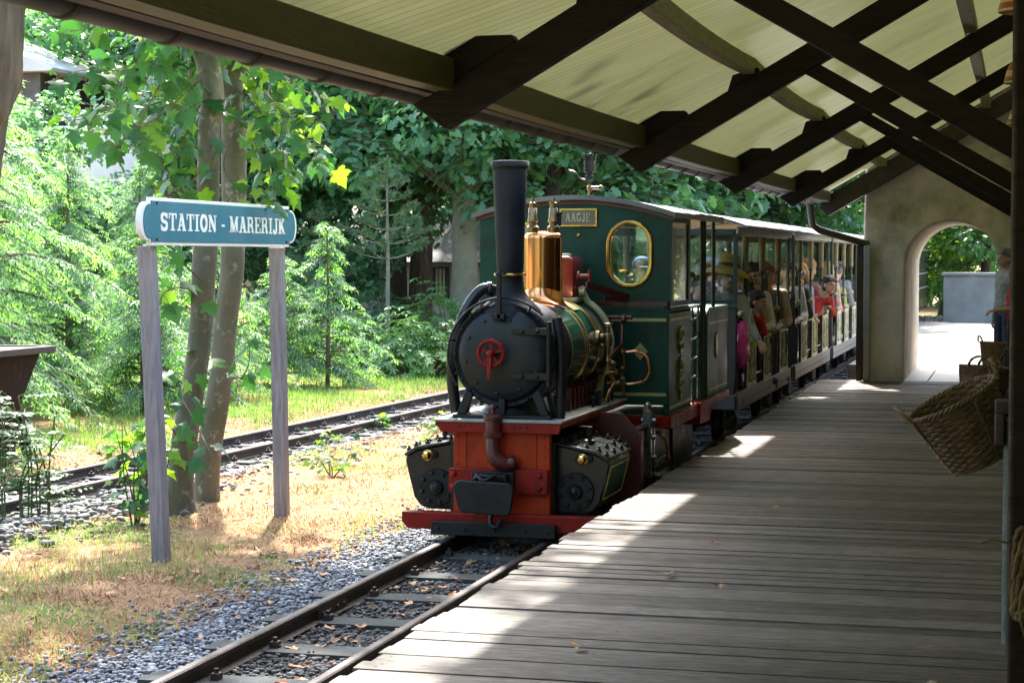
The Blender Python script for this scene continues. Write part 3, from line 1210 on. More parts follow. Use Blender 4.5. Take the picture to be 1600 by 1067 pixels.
ceiling_mat()
for sd_, x0_ in ((1, -2.52), (-1, 2 * RIDGE + 2.52)):
    ys_ = np.linspace(Y0C, Y1C, 60)
    V = [(x, y, zc(x if sd_ > 0 else 2 * RIDGE - x)) for y in ys_ for x in np.linspace(x0_, RIDGE, 8)]
    Fi = [(j * 8 + i, j * 8 + i + 1, j * 8 + i + 9, j * 8 + i + 8) for j in range(59) for i in range(7)]
    l = can.location
    np_mesh('ceiling', [(x - l.x, y - l.y, z - l.z) for x, y, z in V], Fi, 'ceiling_boards', can)
# battens over the joints and a ridge cap
mb = MB()
mb.prism([(RIDGE - .2, zc(RIDGE - .2) + .01), (RIDGE, zc(RIDGE) + .012), (RIDGE + .2, zc(RIDGE - .2) + .01), (RIDGE + .2, zc(RIDGE - .2) + .04), (RIDGE, zc(RIDGE) + .06), (RIDGE - .2, zc(RIDGE - .2) + .04)], Y0C - .1, Y1C + .02)
bw(mb, 'ridge_cap', 'bark_dark', can)
# gutter: half round with brackets
g = MB()
prof = [(-2.53 + .062 * math.cos(R(a)), 2.545 + .07 * math.sin(R(a))) for a in range(180, 361, 15)]
prof_in = [(-2.53 + .056 * math.cos(R(a)), 2.545 + .064 * math.sin(R(a))) for a in range(360, 179, -15)]
g.prism(prof + prof_in, Y0C, 24.3)
gut = bw(g, 'gutter', 'gutter_brown', can)
for yb in np.arange(-.5, 24.3, .66):
    mb = MB()
    pr = [(-2.53 + .070 * math.cos(R(a)), 2.545 + .078 * math.sin(R(a))) for a in range(175, 366, 15)]
    pi_ = [(-2.53 + .0625 * math.cos(R(a)), 2.545 + .0705 * math.sin(R(a))) for a in range(365, 174, -15)]
    mb.prism(pr + pi_, yb, yb + .028)
    l = can.location
    mb.v = [(x - l.x, yy - l.y, z - l.z) for x, yy, z in mb.v]
    mb.build('gutter_bracket', 'gutter_brown', gut)
# right-hand boarded wall, unseen, added to block light from that side
mb = MB()
for k in range(0, 250):
    yy = -12.4 + k * .155
    if yy > 24.5:
        break
    mb.box(4.12, 4.16, yy, yy + .15, .2, 2.75)
sw = mb.build('light_blocking_wall', 'beam_dark')
tag(sw, 'unseen dark board wall added to block light from the far side of the platform', 'wall')

# ------------------------------------------------------------------ gatehouse wall with arch
gate = thing('arched_gatehouse', 'rough grey green plastered gatehouse wall with round arched passage at the platform end', 'gatehouse', (-0.8, 24.7, 0.25))
YW0, YW1 = 24.70, 28.3
acx, ar, aspr = -0.805, 0.575, 1.70


def outer():
    return [(-1.90, .1), (-1.905, 1.2), (-1.90, 2.0), (-1.86, 2.65), (-1.2, 3.1), (0, 3.8), (RIDGE, 4.35), (2.6, 3.45), (3.9, 2.65), (3.9, .1)]


op = [(acx + ar + .012, .1), (acx + ar, .9)] + arc(acx, aspr, ar, 0, 180, 22) + [(acx - ar, .9), (acx - ar - .012, .1)]
poly = [(-1.90, .1), (-1.905, 1.2), (-1.90, 2.0), (-1.88, 2.95), (-1.2, 3.42), (0, 4.13), (RIDGE, 4.72), (2.6, 3.80), (3.9, 3.0), (3.9, .1)] + op
import bmesh as _bm
bm = _bm.new()
vv = [bm.verts.new((x, YW0, z)) for x, z in poly]
es = [bm.edges.new((vv[i], vv[(i + 1) % len(vv)])) for i in range(len(vv))]
_bm.ops.triangle_fill(bm, edges=es, use_beauty=True)
# finer grid for an uneven plaster face
_bm.ops.subdivide_edges(bm, edges=bm.edges[:], cuts=1)
ret = _bm.ops.extrude_face_region(bm, geom=bm.faces[:])
for v in [e for e in ret['geom'] if isinstance(e, _bm.types.BMVert)]:
    v.co.y = YW1
_bm.ops.recalc_face_normals(bm, faces=bm.faces)
me = bpy.data.meshes.new('wall')
bm.to_mesh(me)
bm.free()
me.transform(Matrix.Translation(-gate.location))
me.materials.append(MATS['plaster'])
wall = bpy.data.objects.new('wall', me)
C.objects.link(wall)
wall.parent = gate
bv = wall.modifiers.new('bevel', 'BEVEL')
bv.width = .035
bv.segments = 3
bv.angle_limit = R(50)
bv.limit_method = 'ANGLE'
# downpipe and gutter leg
mb = MB()
mb.bar((-1.845, 24.62, .26), (-1.845, 24.62, 1.98), .085, .085, up=(0, 1, 0))
dp = bw(mb, 'downpipe', 'downpipe_grey', gate, bevel=.012)
mb = MB()
mb.box(-1.975, -1.892, 24.58, 24.69, .26, 1.98)
bw(mb, 'corner_post', 'beam_brown', gate, bevel=.01)
mb = MB()
mb.tube([(-2.53, 24.2, 2.50), (-2.5, 24.3, 2.22), (-2.42, 24.38, 2.16), (-1.95, 24.56, 2.02), (-1.845, 24.62, 1.99), (-1.845, 24.62, 1.94)], .045, 10)
bw(mb, 'gutter_leg', 'gutter_brown', gate)
# small lamp box under the verge
# ------------------------------------------------------------------ beyond the arch
lw = thing('low_wall', 'low pale rendered wall with coping at the end of the sunlit path beyond the arch', 'wall', (-0.5, 48.0, 0.2))
mb = MB()
mb.box(-1.76, 2.6, 47.8, 48.2, .1, 1.36)
bw(mb, 'wall_face', 'plaster_grey', lw, bevel=.02)
mb = MB()
mb.box(-1.80, 2.64, 47.76, 48.24, 1.362, 1.45)
bw(mb, 'coping', 'plaster_grey', lw, bevel=.02)
# ------------------------------------------------------------------ the steam locomotive
loco = thing('steam_locomotive', 'small green and red steam locomotive with copper dome and tall chimney heading the train', 'locomotive', (TX, 11.9, 0))


def P_(name, mb, mat, parent=None, **k):
    return mb.build(name, mat, parent if parent is not None else loco, **k)


def bolts_y(pts, y, r=.012, d=.012):
    m = MB()
    for x, z in pts:
        m.lathe([(r, 0), (r, -d * .6), (r * .6, -d)], (x, y, z), 'y', 6)
    return m


# buffer beam
m = MB()
m.prism([(-.60, .055), (.60, .055), (.64, .10), (.64, .165), (-.64, .165), (-.64, .10)], -.02, .08)
bb = P_('buffer_beam', m, 'red_paint', bevel=.006)
m = MB()
m.box(-.43, .40, -.06, -.022, .025, .115)
P_('beam_board', m, 'black_iron', bb, bevel=.005)
m = bolts_y([(x, .07) for x in (-.38, -.2, 0, .2, .35)], -.061)
P_('beam_bolts', m, 'black_iron', bb)
# front apron box
m = MB()
m.box(-.31, .335, .06, .12, .166, .70)
ap = P_('front_apron', m, 'orange_red', bevel=.005)
m = MB()
for x in (-.225, .245):
    m.box(x - .004, x + .004, .052, .0598, .45, .69)
m.box(-.31, .335, .050, .0598, .166, .19)
m.rivets([(x, .056, z) for x in (-.28, .30) for z in (.2, .24, .28, .48, .54, .6, .66)], .007)
P_('apron_seam', m, 'orange_red', ap)
m = MB()
m.box(-.325, .335, .0, .058, .30, .455)
cb = P_('cross_beam', m, 'red_paint', bevel=.006)
m = bolts_y([(.28, .34), (.28, .42), (-.29, .34), (-.29, .42)], 0, .02, .022)
P_('beam_bolts', m, 'red_paint', cb)
# coupling: chopper pocket, plate, hook
m = MB()
m.box(-.115, .09, -.12, .0, .33, .43)
m.box(-.16, .12, -.04, -.001, .31, .445)
m.tube(bez([(-.12, -.12, .405), (-.06, -.16, .43), (.02, -.17, .42), (.07, -.12, .40)], 5), .014, 6)
m.tube(bez([(-.10, -.15, .44), (-.03, -.2, .405), (.04, -.16, .44)], 5), .013, 6)
cpl = P_('coupling', m, 'black_iron', bevel=.006)
m = MB()
out = []
for (x, z), (a0, a1) in (((.17 - .05, .395 - .05), (0, 90)), ((-.17 - .06 + .05, .395 - .04), (90, 180)), ((-.20 + .05, .2 + .05), (180, 270)), ((.155 - .05, .185 + .05), (270, 360))):
    out += [(x + .05 * math.cos(R(a0 + (a1 - a0) * k / 5)) , z + .05 * math.sin(R(a0 + (a1 - a0) * k / 5))) for k in range(6)]
m.prism(out, -.235, -.20)
P_('coupling_plate', m, 'black_iron', bevel=.008)
m = MB()
m.bar((0, -.2, .33), (0, -.04, .36), .06, .05)
P_('coupling_plate_bar', m, 'black_iron')
m = MB()
m.tube(bez([(-.02, -.06, .19), (-.01, -.12, .12), (.03, -.13, .10), (.05, -.09, .14)], 6), .016, 7)
P_('hook', m, 'black_iron')
# washout pipe elbow at the front
m = MB()
m.lathe([(.060, .66), (.066, .67), (.066, .70), (.054, .705), (.054, .775), (.066, .78), (.066, .80), (.045, .815), (.014, .82), (.014, .85), (.024, .856), (.012, .88)], (-.02, -.02, 0), 'z', 24)
m.tube(bez([(-.02, -.02, .68), (-.018, -.03, .59), (0.0, -.035, .53), (.06, -.02, .49), (.11, .03, .50)], 7), [.050] * 29, 14)
m.lathe([(.02, -.08), (.03, -.075), (.03, 0)], (.105, .02, .505), 'y', 12)
P_('blast_pipe_elbow', m, 'dark_red')
# running plate
m = MB()
m.box(-.425, .428, -.005, 2.05, .757, .772)
m.box(-.425, .428, 2.05, 2.3, .757, .768)
rp = P_('running_plate', m, 'plate_top', bevel=.003)
m = MB()
m.prism([(-.42, .756), (.424, .756), (.405, .69), (-.38, .69)], .004, .03)
m.box(.40, .427, .03, 2.05, .725, .756)
m.box(-.425, -.40, .03, 2.05, .725, .756)
P_('plate_valance', m, 'red_paint', rp, bevel=.003)
P_('plate_bolts', bolts_y([(x, .73) for x in (-.25, -.22, -.18, .12, .15, .2)], .004, .007, .006), 'black_iron', rp)
# smokebox saddle
m = MB()
m.box(-.33, .33, .10, .5, .773, .795)
for s in (-1, 1):
    m.prism([(s * .31, .796), (s * .25, .796), (s * .20, .93), (s * .245, .96)][::s], .13, .18)
    m.prism([(s * .31, .796), (s * .28, .796), (s * .25, .93), (s * .275, .95)][::s], .30, .34)
m.prism([(-.02, .796), (.02, .796), (.02, .90), (-.02, .90)], .12, .17)
m.lathe([(.22, .797), (.17, .84), (.15, .92)], (0, .36, 0), 'z', 20)
P_('smokebox_saddle', m, 'black_iron', bevel=.004)
# smokebox
ZB = 1.185
m = MB()
m.lathe([(.30, .19), (.335, .17), (.347, .185), (.347, .215), (.338, .22), (.338, .62), (.345, .63), (.345, .66), (.33, .665)], (0, 0, ZB), 'y', 56)
sb = P_('smokebox', m, 'black_iron')
m = MB()
for a in np.arange(0, 360, 15):
    m.lathe([(.009, 0), (.009, -.008), (.004, -.013)], (.325 * math.cos(R(a)), .173, ZB + .325 * math.sin(R(a))), 'y', 6)
P_('smokebox_rivets', m, 'black_iron', sb)
m = MB()
m.lathe([(.0, .112), (.12, .115), (.24, .128), (.288, .145), (.30, .155), (.305, .17), (.305, .20)], (0, 0, ZB), 'y', 56)
sd = P_('smokebox_door', m, 'door_black')
m = MB()
for a in np.arange(10, 370, 36):
    m.lathe([(.012, 0), (.012, -.010), (.006, -.016)], (.25 * math.cos(R(a)), .135, ZB + .25 * math.sin(R(a))), 'y', 8)
P_('door_studs', m, 'door_black', sd)
m = MB()
for z in (ZB + .155, ZB - .135):
    m.prism([(.07, z - .012), (.07, z + .012), (.10, z + .02), (.31, z + .024), (.31, z - .024), (.10, z - .02)], .102, .125)
    m.lathe([(.014, 0), (.014, -.012), (.006, -.018)], (.14, .102, z), 'y', 8)
    m.lathe([(.014, 0), (.014, -.012), (.006, -.018)], (.24, .102, z), 'y', 8)
m.cyl((.315, .12, ZB - .2), (.315, .12, ZB + .22), .018, 10)
P_('door_hinge', m, 'black_iron', sd, bevel=.003)
# hand wheel
wx, wz = -.05, ZB + .015
m = MB()
m.tube([(wx + .083 * math.cos(R(a)), .035, wz + .083 * math.sin(R(a))) for a in range(0, 360, 12)], .0135, 8, closed=True)
for a in (90, 162, 234, 306, 18):
    m.bar((wx, .045, wz), (wx + .078 * math.cos(R(a)), .037, wz + .078 * math.sin(R(a))), .016, .009, up=(0, 1, 0))
m.lathe([(.026, .11), (.026, .03), (.018, .02)], (wx, 0, wz), 'y', 14)
P_('hand_wheel', m, 'dark_red' if False else 'red_paint', sd)
m = MB()
m.bar((wx, .012, wz), (wx - .005, .0, wz - .165), .026, .014, up=(0, 1, 0))
m.lathe([(.024, .02), (.024, -.002), (.012, -.012)], (wx, 0, wz), 'y', 12)
P_('door_handle', m, 'red_paint', sd, bevel=.003)
# hand rail curved around the smokebox, lamp bracket, side pipe
m = MB()
m.tube([(.372 * math.cos(R(a)), .15, ZB + .372 * math.sin(R(a))) for a in range(212, 40, -6)], .008, 6)
for a in (200, 165, 130, 95, 60):
    m.cyl((.372 * math.cos(R(a)), .15, ZB + .372 * math.sin(R(a))), (.33 * math.cos(R(a)), .2, ZB + .33 * math.sin(R(a))), .007, 6)
P_('smokebox_rail', m, 'black_iron')
m = MB()
m.box(-.022, .006, .07, .10, ZB + .23, ZB + .55)
m.box(-.05, .03, .07, .15, ZB + .235, ZB + .27)
m.box(-.03, .012, .06, .2, ZB + .52, ZB + .535)
P_('lamp_bracket', m, 'black_iron', bevel=.004)
m = MB()
m.tube(bez([(-.10, .32, 1.60), (-.17, .28, 1.61), (-.24, .24, 1.53), (-.31, .22, 1.38), (-.36, .22, 1.2), (-.37, .24, 1.0), (-.35, .26, .80)], 7), .038, 12)
m.lathe([(.05, -.015), (.05, .015)], (-.13, .31, 1.61), 'x', 14)
P_('exhaust_pipe', m, 'black_gloss')
m = MB()
m.tube(bez([(.335, .26, 1.42), (.365, .24, 1.25), (.37, .24, 1.0), (.36, .24, .77)], 7), .035, 12)
P_('steam_pipe', m, 'black_iron')
# chimney
cy_ = .33
m = MB()
m.lathe([(.215, 1.40), (.205, 1.47), (.165, 1.515), (.125, 1.555), (.098, 1.60), (.087, 1.66), (.084, 1.70), (.088, 1.72), (.090, 1.80), (.098, 2.0), (.106, 2.2),
         (.112, 2.385), (.114, 2.40), (.126, 2.412), (.128, 2.432), (.122, 2.448), (.112, 2.45), (.105, 2.44), (.09, 2.2)], (0.0, cy_, 0), 'z', 40)
ch = P_('chimney', m, 'chimney_grey')
m = MB()
m.lathe([(.088, 1.695), (.104, 1.698), (.107, 1.706), (.104, 1.714), (.088, 1.717)], (0.0, cy_, 0), 'z', 40)
P_('brass_ring', m, 'brass', ch)
# boiler
m = MB()
m.lathe([(.325, .66), (.325, 2.27)], (0, 0, ZB), 'y', 64)
bo = P_('boiler', m, 'loco_green')
for y in (.70, 1.22, 1.62, 2.18):
    m = MB()
    m.lathe([(.326, y - .014), (.332, y - .012), (.332, y + .012), (.326, y + .014)], (0, 0, ZB), 'y', 64, cap=False)
    P_('boiler_band', m, 'brass', bo)
for y in (.76, 1.16, 1.28, 1.56):
    m = MB()
    m.lathe([(.3262, y - .004), (.3275, y), (.3262, y + .004)], (0, 0, ZB), 'y', 64, cap=False)
    P_('boiler_lining', m, 'line_yellow', bo)
# maker's plate on the boiler shoulder
m = MB()
pl_ = []
for a in np.linspace(52, 74, 5):
    pl_.append(a)
vs, fs = [], []
for k, a in enumerate(pl_):
    for y in (1.31, 1.50):
        for rr_ in (.327, .335):
            vs.append((rr_ * math.cos(R(a)), y, ZB + rr_ * math.sin(R(a))))
for k in range(4):
    b0 = k * 4
    b1 = b0 + 4
    fs += [(b0 + 1, b0 + 3, b1 + 3, b1 + 1), (b0, b1, b1 + 2, b0 + 2), (b0, b0 + 1, b1 + 1, b1), (b0 + 2, b1 + 2, b1 + 3, b0 + 3)]
fs += [(0, 2, 3, 1), (16, 17, 19, 18)]
m.add(vs, fs)
P_('works_plate', m, 'plate_brass', bo)
# dome
dy = 1.24
m = MB()
prof = [(.135, 1.49), (.1345, 1.56), (.134, 1.90)] + [(.134 - .035 * (1 - math.cos(R(a))), 1.955 + .04 * math.sin(R(a)) + .0) for a in range(0, 91, 15)] + [(.06, 2.0), (0, 2.005)]
prof[2] = (.134, 1.955)
m.lathe(prof, (0, dy, 0), 'z', 48)
# flared skirt following the boiler
vs, fs = [], []
NR = 48
for k, (rr_, up) in enumerate(((.134, .10), (.140, .05), (.155, .022), (.178, .008), (.195, .004))):
    for j in range(NR):
        a = 2 * PI * j / NR
        x, y = rr_ * math.cos(a) * (1 if k < 3 else 1.02), rr_ * math.sin(a)
        z = ZB + math.sqrt(max(.001, .327 ** 2 - x * x)) + up
        vs.append((x, dy + y, z))
for k in range(4):
    for j in range(NR):
        fs.append((k * NR + j, k * NR + (j + 1) % NR, (k + 1) * NR + (j + 1) % NR, (k + 1) * NR + j))
m.add(vs, fs)
P_('steam_dome', m, 'copper')
for i, x in enumerate((-.07, .07)):
    m = MB()
    m.lathe([(.045, 1.995), (.045, 2.03), (.03, 2.045), (.03, 2.06), (.04, 2.07), (.034, 2.10), (.030, 2.16), (.026, 2.165), (.026, 2.20), (.012, 2.21), (.012, 2.235)], (x, dy + (.02 if i else -.02), 0), 'z', 18)
    m.bar((x - .03, dy, 2.205), (x + .05, dy, 2.215), .012, .008)
    P_('safety_valve', m, 'old_brass')
m = MB()
m.tube([(.115, dy + .02, 2.04), (.115, dy + .02, 2.13)], .012, 8)
m.lathe([(.02, 2.12), (.02, 2.135)], (.115, dy + .02, 0), 'z', 10)
P_('valve_spindle', m, 'black_iron')
# red sand box
m = MB()
sx0, sx1 = -.16, .10
pr = [(sx0, 1.52), (sx1, 1.52), (sx1, 1.74)] + arc(sx1 - .05, 1.775, .05, 0, 90, 6) + arc(sx0 + .05, 1.775, .05, 90, 180, 6) + [(sx0, 1.74)]
m.prism(pr, 1.78, 2.12)
sbx = P_('sand_box', m, 'bright_red', bevel=.012, seg=3)
m = MB()
m.box(sx0 - .02, sx1 + .03, 1.75, 2.15, 1.49, 1.525)
m.lathe([(.05, 1.824), (.05, 1.84), (.035, 1.85)], (0, 1.93, 0), 'z', 18)
P_('sand_box_base', m, 'cream_pipe', sbx, bevel=.01)
m = MB()
m.lathe([(.04, .115), (.04, .125), (.018, .13), (.018, .2)], (0, 1.85, 1.68), 'x', 12)
m.cyl((.2, 1.85, 1.60), (.2, 1.85, 1.73), .014, 8)
P_('sand_lever', m, 'bright_red', sbx)
m = MB()
pts = [(.13, 1.86, 1.60)] + [(.352 * math.cos(R(a)), 1.90, ZB + .352 * math.sin(R(a))) for a in range(60, -42, -6)] + [(.26, 1.90, .79)]
m.tube(pts, .026, 12)
m.lathe([(.036, -.02), (.036, .02)], (.145, 1.865, 1.565), 'x', 12)
P_('sand_pipe', m, 'cream_pipe')
# regulator rod
m = MB()
m.bar((.2, 1.74, 1.62), (.42, 2.19, 1.52), .016, .05)
m.bar((.30, 1.90, 1.52), (.42, 2.16, 1.50), .012, .03)
P_('control_rod', m, 'dark_red')
# valves and pipes on the right of the boiler
m = MB()
vx_, vy_ = .40, 1.55
m.lathe([(.05, .31), (.06, .32), (.06, .345), (.03, .35), (.03, .40)], (0, vy_, 1.24), 'x', 18)
m.lathe([(.012, .97), (.02, .98), (.02, 1.0), (.06, 1.01), (.06, 1.03), (.024, 1.035), (.02, 1.06), (.028, 1.08), (.02, 1.10), (.018, 1.17), (.03, 1.19), (.038, 1.23), (.03, 1.27), (.018, 1.28), (.018, 1.33)], (vx_, vy_, 0), 'z', 16)
m.lathe([(.075, .985), (.085, .99), (.085, 1.005), (.075, 1.01)], (vx_ - .005, vy_, 0), 'z', 20)
for a in range(0, 360, 60):
    m.cyl((vx_ + .066 * math.cos(R(a)), vy_ + .066 * math.sin(R(a)), .98), (vx_ + .066 * math.cos(R(a)), vy_ + .066 * math.sin(R(a)), 1.02), .008, 6)
m.sphere((vx_ - .03, vy_ - .04, 1.25), .028)
m.sphere((vx_ - .03, vy_ - .04, 1.19), .022)
P_('steam_valve', m, 'old_brass')
m = MB()
m.tube([(vx_ + .035 * math.cos(R(a)), vy_ + .035 * math.sin(R(a)), 1.345) for a in range(0, 360, 24)], .006, 6, closed=True)
m.bar((vx_ - .035, vy_, 1.345), (vx_ + .035, vy_, 1.345), .008, .006)
P_('valve_wheel', m, 'bright_red')
m = MB()
m.tube(bez([(.41, 1.57, .99), (.42, 1.66, .93), (.40, 1.62, .87), (.37, 1.6, .78)], 6), .016, 10)
P_('copper_pipe', m, 'copper_pipe')
m = MB()
m.tube(bez([(.44, 2.02, 1.12), (.52, 2.03, 1.125), (.585, 2.04, 1.09), (.61, 2.05, .99), (.57, 2.05, .91), (.49, 2.05, .885), (.42, 2.04, .88)], 6), .0125, 10)
P_('copper_pipe', m, 'copper_pipe')
m = MB()
m.tube([(.30, 1.98, .885), (.44, 2.03, .885)], .02, 10)
for x in (.34, .39):
    m.lathe([(.03, x - .012), (.03, x + .012)], (0, 2.0 + (x - .3) * .35, .885), 'x', 12)
m.tube(bez([(.42, 1.98, 1.34), (.41, 1.98, 1.2), (.43, 1.98, 1.05), (.41, 1.99, .95), (.43, 2.0, .80)], 6), .014, 8)
m.lathe([(.024, .30), (.03, .34), (.03, .40), (.02, .41)], (0, 1.80, 1.04), 'x', 12)
for z in (1.12, 1.0, .92):
    m.sphere((.42, 1.985, z), .024, 8)
P_('injector_pipe', m, 'old_brass')
m = MB()
m.bar((.43, 1.93, 1.33), (.43, 1.90, 1.18), .016, .02, up=(0, 1, 0))
m.bar((.43, 1.90, 1.18), (.36, 1.62, 1.05), .016, .028)
m.bar((.36, 1.62, 1.05), (.41, 1.70, 1.0), .016, .026)
m.bar((.41, 1.70, 1.0), (.37, 1.60, .93), .016, .024)
m.lathe([(.02, .42), (.045, .425), (.045, .45), (.02, .455)], (0, 1.95, 1.36), 'x', 14)
m.lathe([(.016, .30), (.016, .5)], (0, 1.95, 1.38), 'x', 10)
P_('reversing_rod', m, 'dark_red', bevel=.002)
m = MB()
for k, y in enumerate(np.arange(.8, 1.7, .13)):
    m.box(.20, .30, y, y + .05, .773, .93 - .01 * (k % 2))
m.box(.18, .23, .8, 1.7, .78, .88)
P_('firebox_fins', m, 'dark_red', bevel=.003)
m = MB()
m.box(.30, .38, 1.35, 1.45, .773, .86)
m.lathe([(.05, .86), (.05, .875)], (.34, 1.40, 0), 'z', 14)
m.cyl((.34, 1.40, .875), (.34, 1.40, .95), .01, 8)
for y in (1.2, 1.7, 1.85):
    m.cyl((.37, y, .773), (.37, y, .83), .012, 8)
    m.lathe([(.02, .83), (.02, .845)], (.37, y, 0), 'z', 10)
P_('lubricator', m, 'black_iron', bevel=.003)
# frames and motion bracket
m = MB()
for s in (-1, 1):
    m.box(s * .34 - .01, s * .34 + .01, .13, 5.1, .10, .62)
m.box(-.33, .33, .9, 4.6, .12, .45)
P_('main_frame', m, 'black_iron')
m = MB()
m.prism([(.345, .10), (.71, .10), (.71, .60), (.58, .74), (.345, .74)], 1.18, 1.20)
m.prism([(.70, .10), (.72, .10), (.72, .61), (.70, .61)], 1.16, 1.26)
P_('motion_bracket', m, 'dark_red', bevel=.003)
m = MB()
m.prism([(-.345, .10), (-.345, .74), (-.58, .74), (-.71, .60), (-.71, .10)], 1.18, 1.20)
P_('motion_bracket', m, 'dark_red', bevel=.003)


# cylinders
def cylinder(s):
    f = lambda pts: [(s * x, z) for x, z in pts][::s]
    m = MB()
    body = [(.342, .60), (.60, .545), (.685, .50), (.69, .47), (.63, .23), (.585, .175), (.53, .155), (.342, .155)]
    m.prism(f(body), .22, .92)
    m.prism(f([(.345, .62), (.61, .57), (.692, .522), (.684, .50), (.60, .545), (.345, .60)]), .19, .95)
    c = P_('cylinder', m, 'black_gloss', bevel=.008)
    m = MB()
    m.lathe([(.0, .165), (.04, .165), (.048, .175), (.05, .2), (.12, .20), (.125, .21), (.125, .222)], (s * .47, 0, .30), 'y', 32)
    for a in range(15, 375, 45):
        m.lathe([(.014, .20), (.014, .185), (.008, .18)], (s * .47 + .10 * math.cos(R(a)), 0, .30 + .10 * math.sin(R(a))), 'y', 6)
    m.sphere((s * .47, .172, .30), .035, 10, (1, .6, 1))
    P_('cylinder_cover', m, 'black_iron', c)
    m = MB()
    m.lathe([(.0, .12), (.02, .122), (.026, .14), (.026, .18), (.036, .185), (.036, .2)], (s * .525, 0, .515), 'y', 20)
    P_('valve_cover', m, 'brass', c)
    m = MB()
    m.prism([(s * (.525 + .062 * math.cos(R(a))), .515 + .036 * math.sin(R(a))) for a in range(0, 360, 20)], .195, .222)
    for q in (-.045, .045):
        m.lathe([(.009, .195), (.009, .182), (.004, .178)], (s * .525 + q, 0, .515), 'y', 6)
    P_('valve_flange', m, 'black_iron', c)
    m = MB()
    for (x, z) in ((.38, .62), (.46, .603), (.54, .586), (.62, .568), (.67, .54)):
        for y in (.24, .48, .72, .90):
            if 0.4 < x < .6 and .3 < y < .85:
                continue
            m.lathe([(.016, z - .01), (.016, z + .014), (.009, z + .017), (.009, z + .03)], (s * x, y, 0), 'z', 6)
    P_('cylinder_bolts', m, 'black_iron', c)
    m = MB()
    m.lathe([(.04, .59), (.04, .61), (.018, .62), (.018, .70), (.012, .70)], (s * .5, .5, 0), 'z', 12)
    m.bar((s * .5, .5, .695), (s * .42, .48, .70), .012, .012)
    P_('drain_valve', m, 'black_iron', c)
    m = MB()
    x0, x1 = (.694, .70)
    def sp(y, t, d=0):  # along the sloping side plate: t 0 top .. 1 bottom
        return (s * (.692 - .062 * t + .003 + d), y, .47 - .24 * t)
    q = [(.27, .06), (.87, .06), (.87, .94), (.27, .94)]
    for i in range(4):
        a, b_ = q[i], q[(i + 1) % 4]
        m.tube([sp(a[0], a[1]), sp(b_[0], b_[1])], .005, 6)
    P_('cylinder_lining', m, 'line_yellow', c)
    m = MB()
    q = [sp(.25, .02, 0), sp(.89, .02, 0), sp(.89, .97, 0), sp(.25, .97, 0)]
    m.add(q + [(p[0] - s * .006, p[1], p[2]) for p in q], [(0, 1, 2, 3), (7, 6, 5, 4), (0, 4, 5, 1), (1, 5, 6, 2), (2, 6, 7, 3), (3, 7, 4, 0)])
    P_('cylinder_cladding', m, 'cab_green', c)
    # piston rod, crosshead guides, connecting rod
    m = MB()
    m.cyl((s * .50, .9, .34), (s * .50, 1.5, .34), .018, 10)
    m.bar((s * .50, 1.0, .42), (s * .50, 1.75, .42), .03, .02)
    m.bar((s * .50, 1.0, .27), (s * .50, 1.75, .27), .03, .02)
    m.box(min(s * .46, s * .54), max(s * .46, s * .54), 1.45, 1.6, .28, .41)
    m.bar((s * .55, 1.5, .34), (s * .55, 2.6, .26), .022, .055)
    m.bar((s * .59, 1.5, .26), (s * .59, 2.8, .26), .022, .06)
    m.bar((s * .52, 1.0, .56), (s * .62, 2.15, .60), .03, .03)
    P_('motion_rods', m, 'steel', c, bevel=.003)
    m = MB()
    m.box(min(s * .58, s * .64), max(s * .58, s * .64), 1.95, 2.02, .20, .70)
    m.box(min(s * .58, s * .64), max(s * .58, s * .64), 2.08, 2.13, .20, .66)
    m.lathe([(.03, .70), (.03, .74), (.012, .76)], (s * .61, 1.98, 0), 'z', 10)
    for z in (.35, .5, .62):
        m.lathe([(.022, .56), (.022, .67)], (0, 2.0, z), 'x', 10) if s > 0 else m.lathe([(.022, -.67), (.022, -.56)], (0, 2.0, z), 'x', 10)
    P_('valve_gear', m, 'steel', c, bevel=.003)


cylinder(1)
cylinder(-1)


def wheel(y, s, r, parent, spokes=10, name='wheel', mat='black_iron', x=.30):
    m = MB()
    m.lathe([(r + .02, .0), (r + .018, .012), (r, .02), (r - .004, .075), (r - .035, .075), (r - .04, .01), (r + .015, -.004)], (0, 0, 0), 'x', 32, cap=False)
    m.lathe([(.05, -.01), (.055, .08), (.03, .09), (.0, .09)], (0, 0, 0), 'x', 16)
    for k in range(spokes):
        a = 2 * PI * k / spokes
        m.bar((.035, .04 * math.cos(a), .04 * math.sin(a)), (.035, (r - .03) * math.cos(a), (r - .03) * math.sin(a)), .022, .03)
    if s < 0:
        m.v = [(-a, b, c) for a, b, c in m.v]
    m.v = [(a + s * x, b + y, c + r) for a, b, c in m.v]
    return m.build(name, mat, parent, bevel=0)


for y in (1.75, 2.9, 4.0):
    for s in (-1, 1):
        wheel(y, s, .27, loco, 10, 'driving_wheel')
for y in (1.75, 2.9, 4.0):
    m = MB()
    m.cyl((-.33, y, .27), (.33, y, .27), .035, 12)
    P_('axle', m, 'black_iron')

# cab
CF, CBK, CW = 2.22, 3.15, .735


def roof_z(x, base=2.145, rise=.135, w=.78):
    return base + rise * (1 - (x / w) ** 2)


# front sheet with two oval windows
def stadium(cx, cz, w, h, n=10):
    r_ = w
    out = []
    out += [(cx + r_ * math.cos(R(a)), cz + (h - r_) + r_ * math.sin(R(a))) for a in np.linspace(0, 180, n)]
    out += [(cx + r_ * math.cos(R(a)), cz - (h - r_) + r_ * math.sin(R(a))) for a in np.linspace(180, 360, n)]
    return out


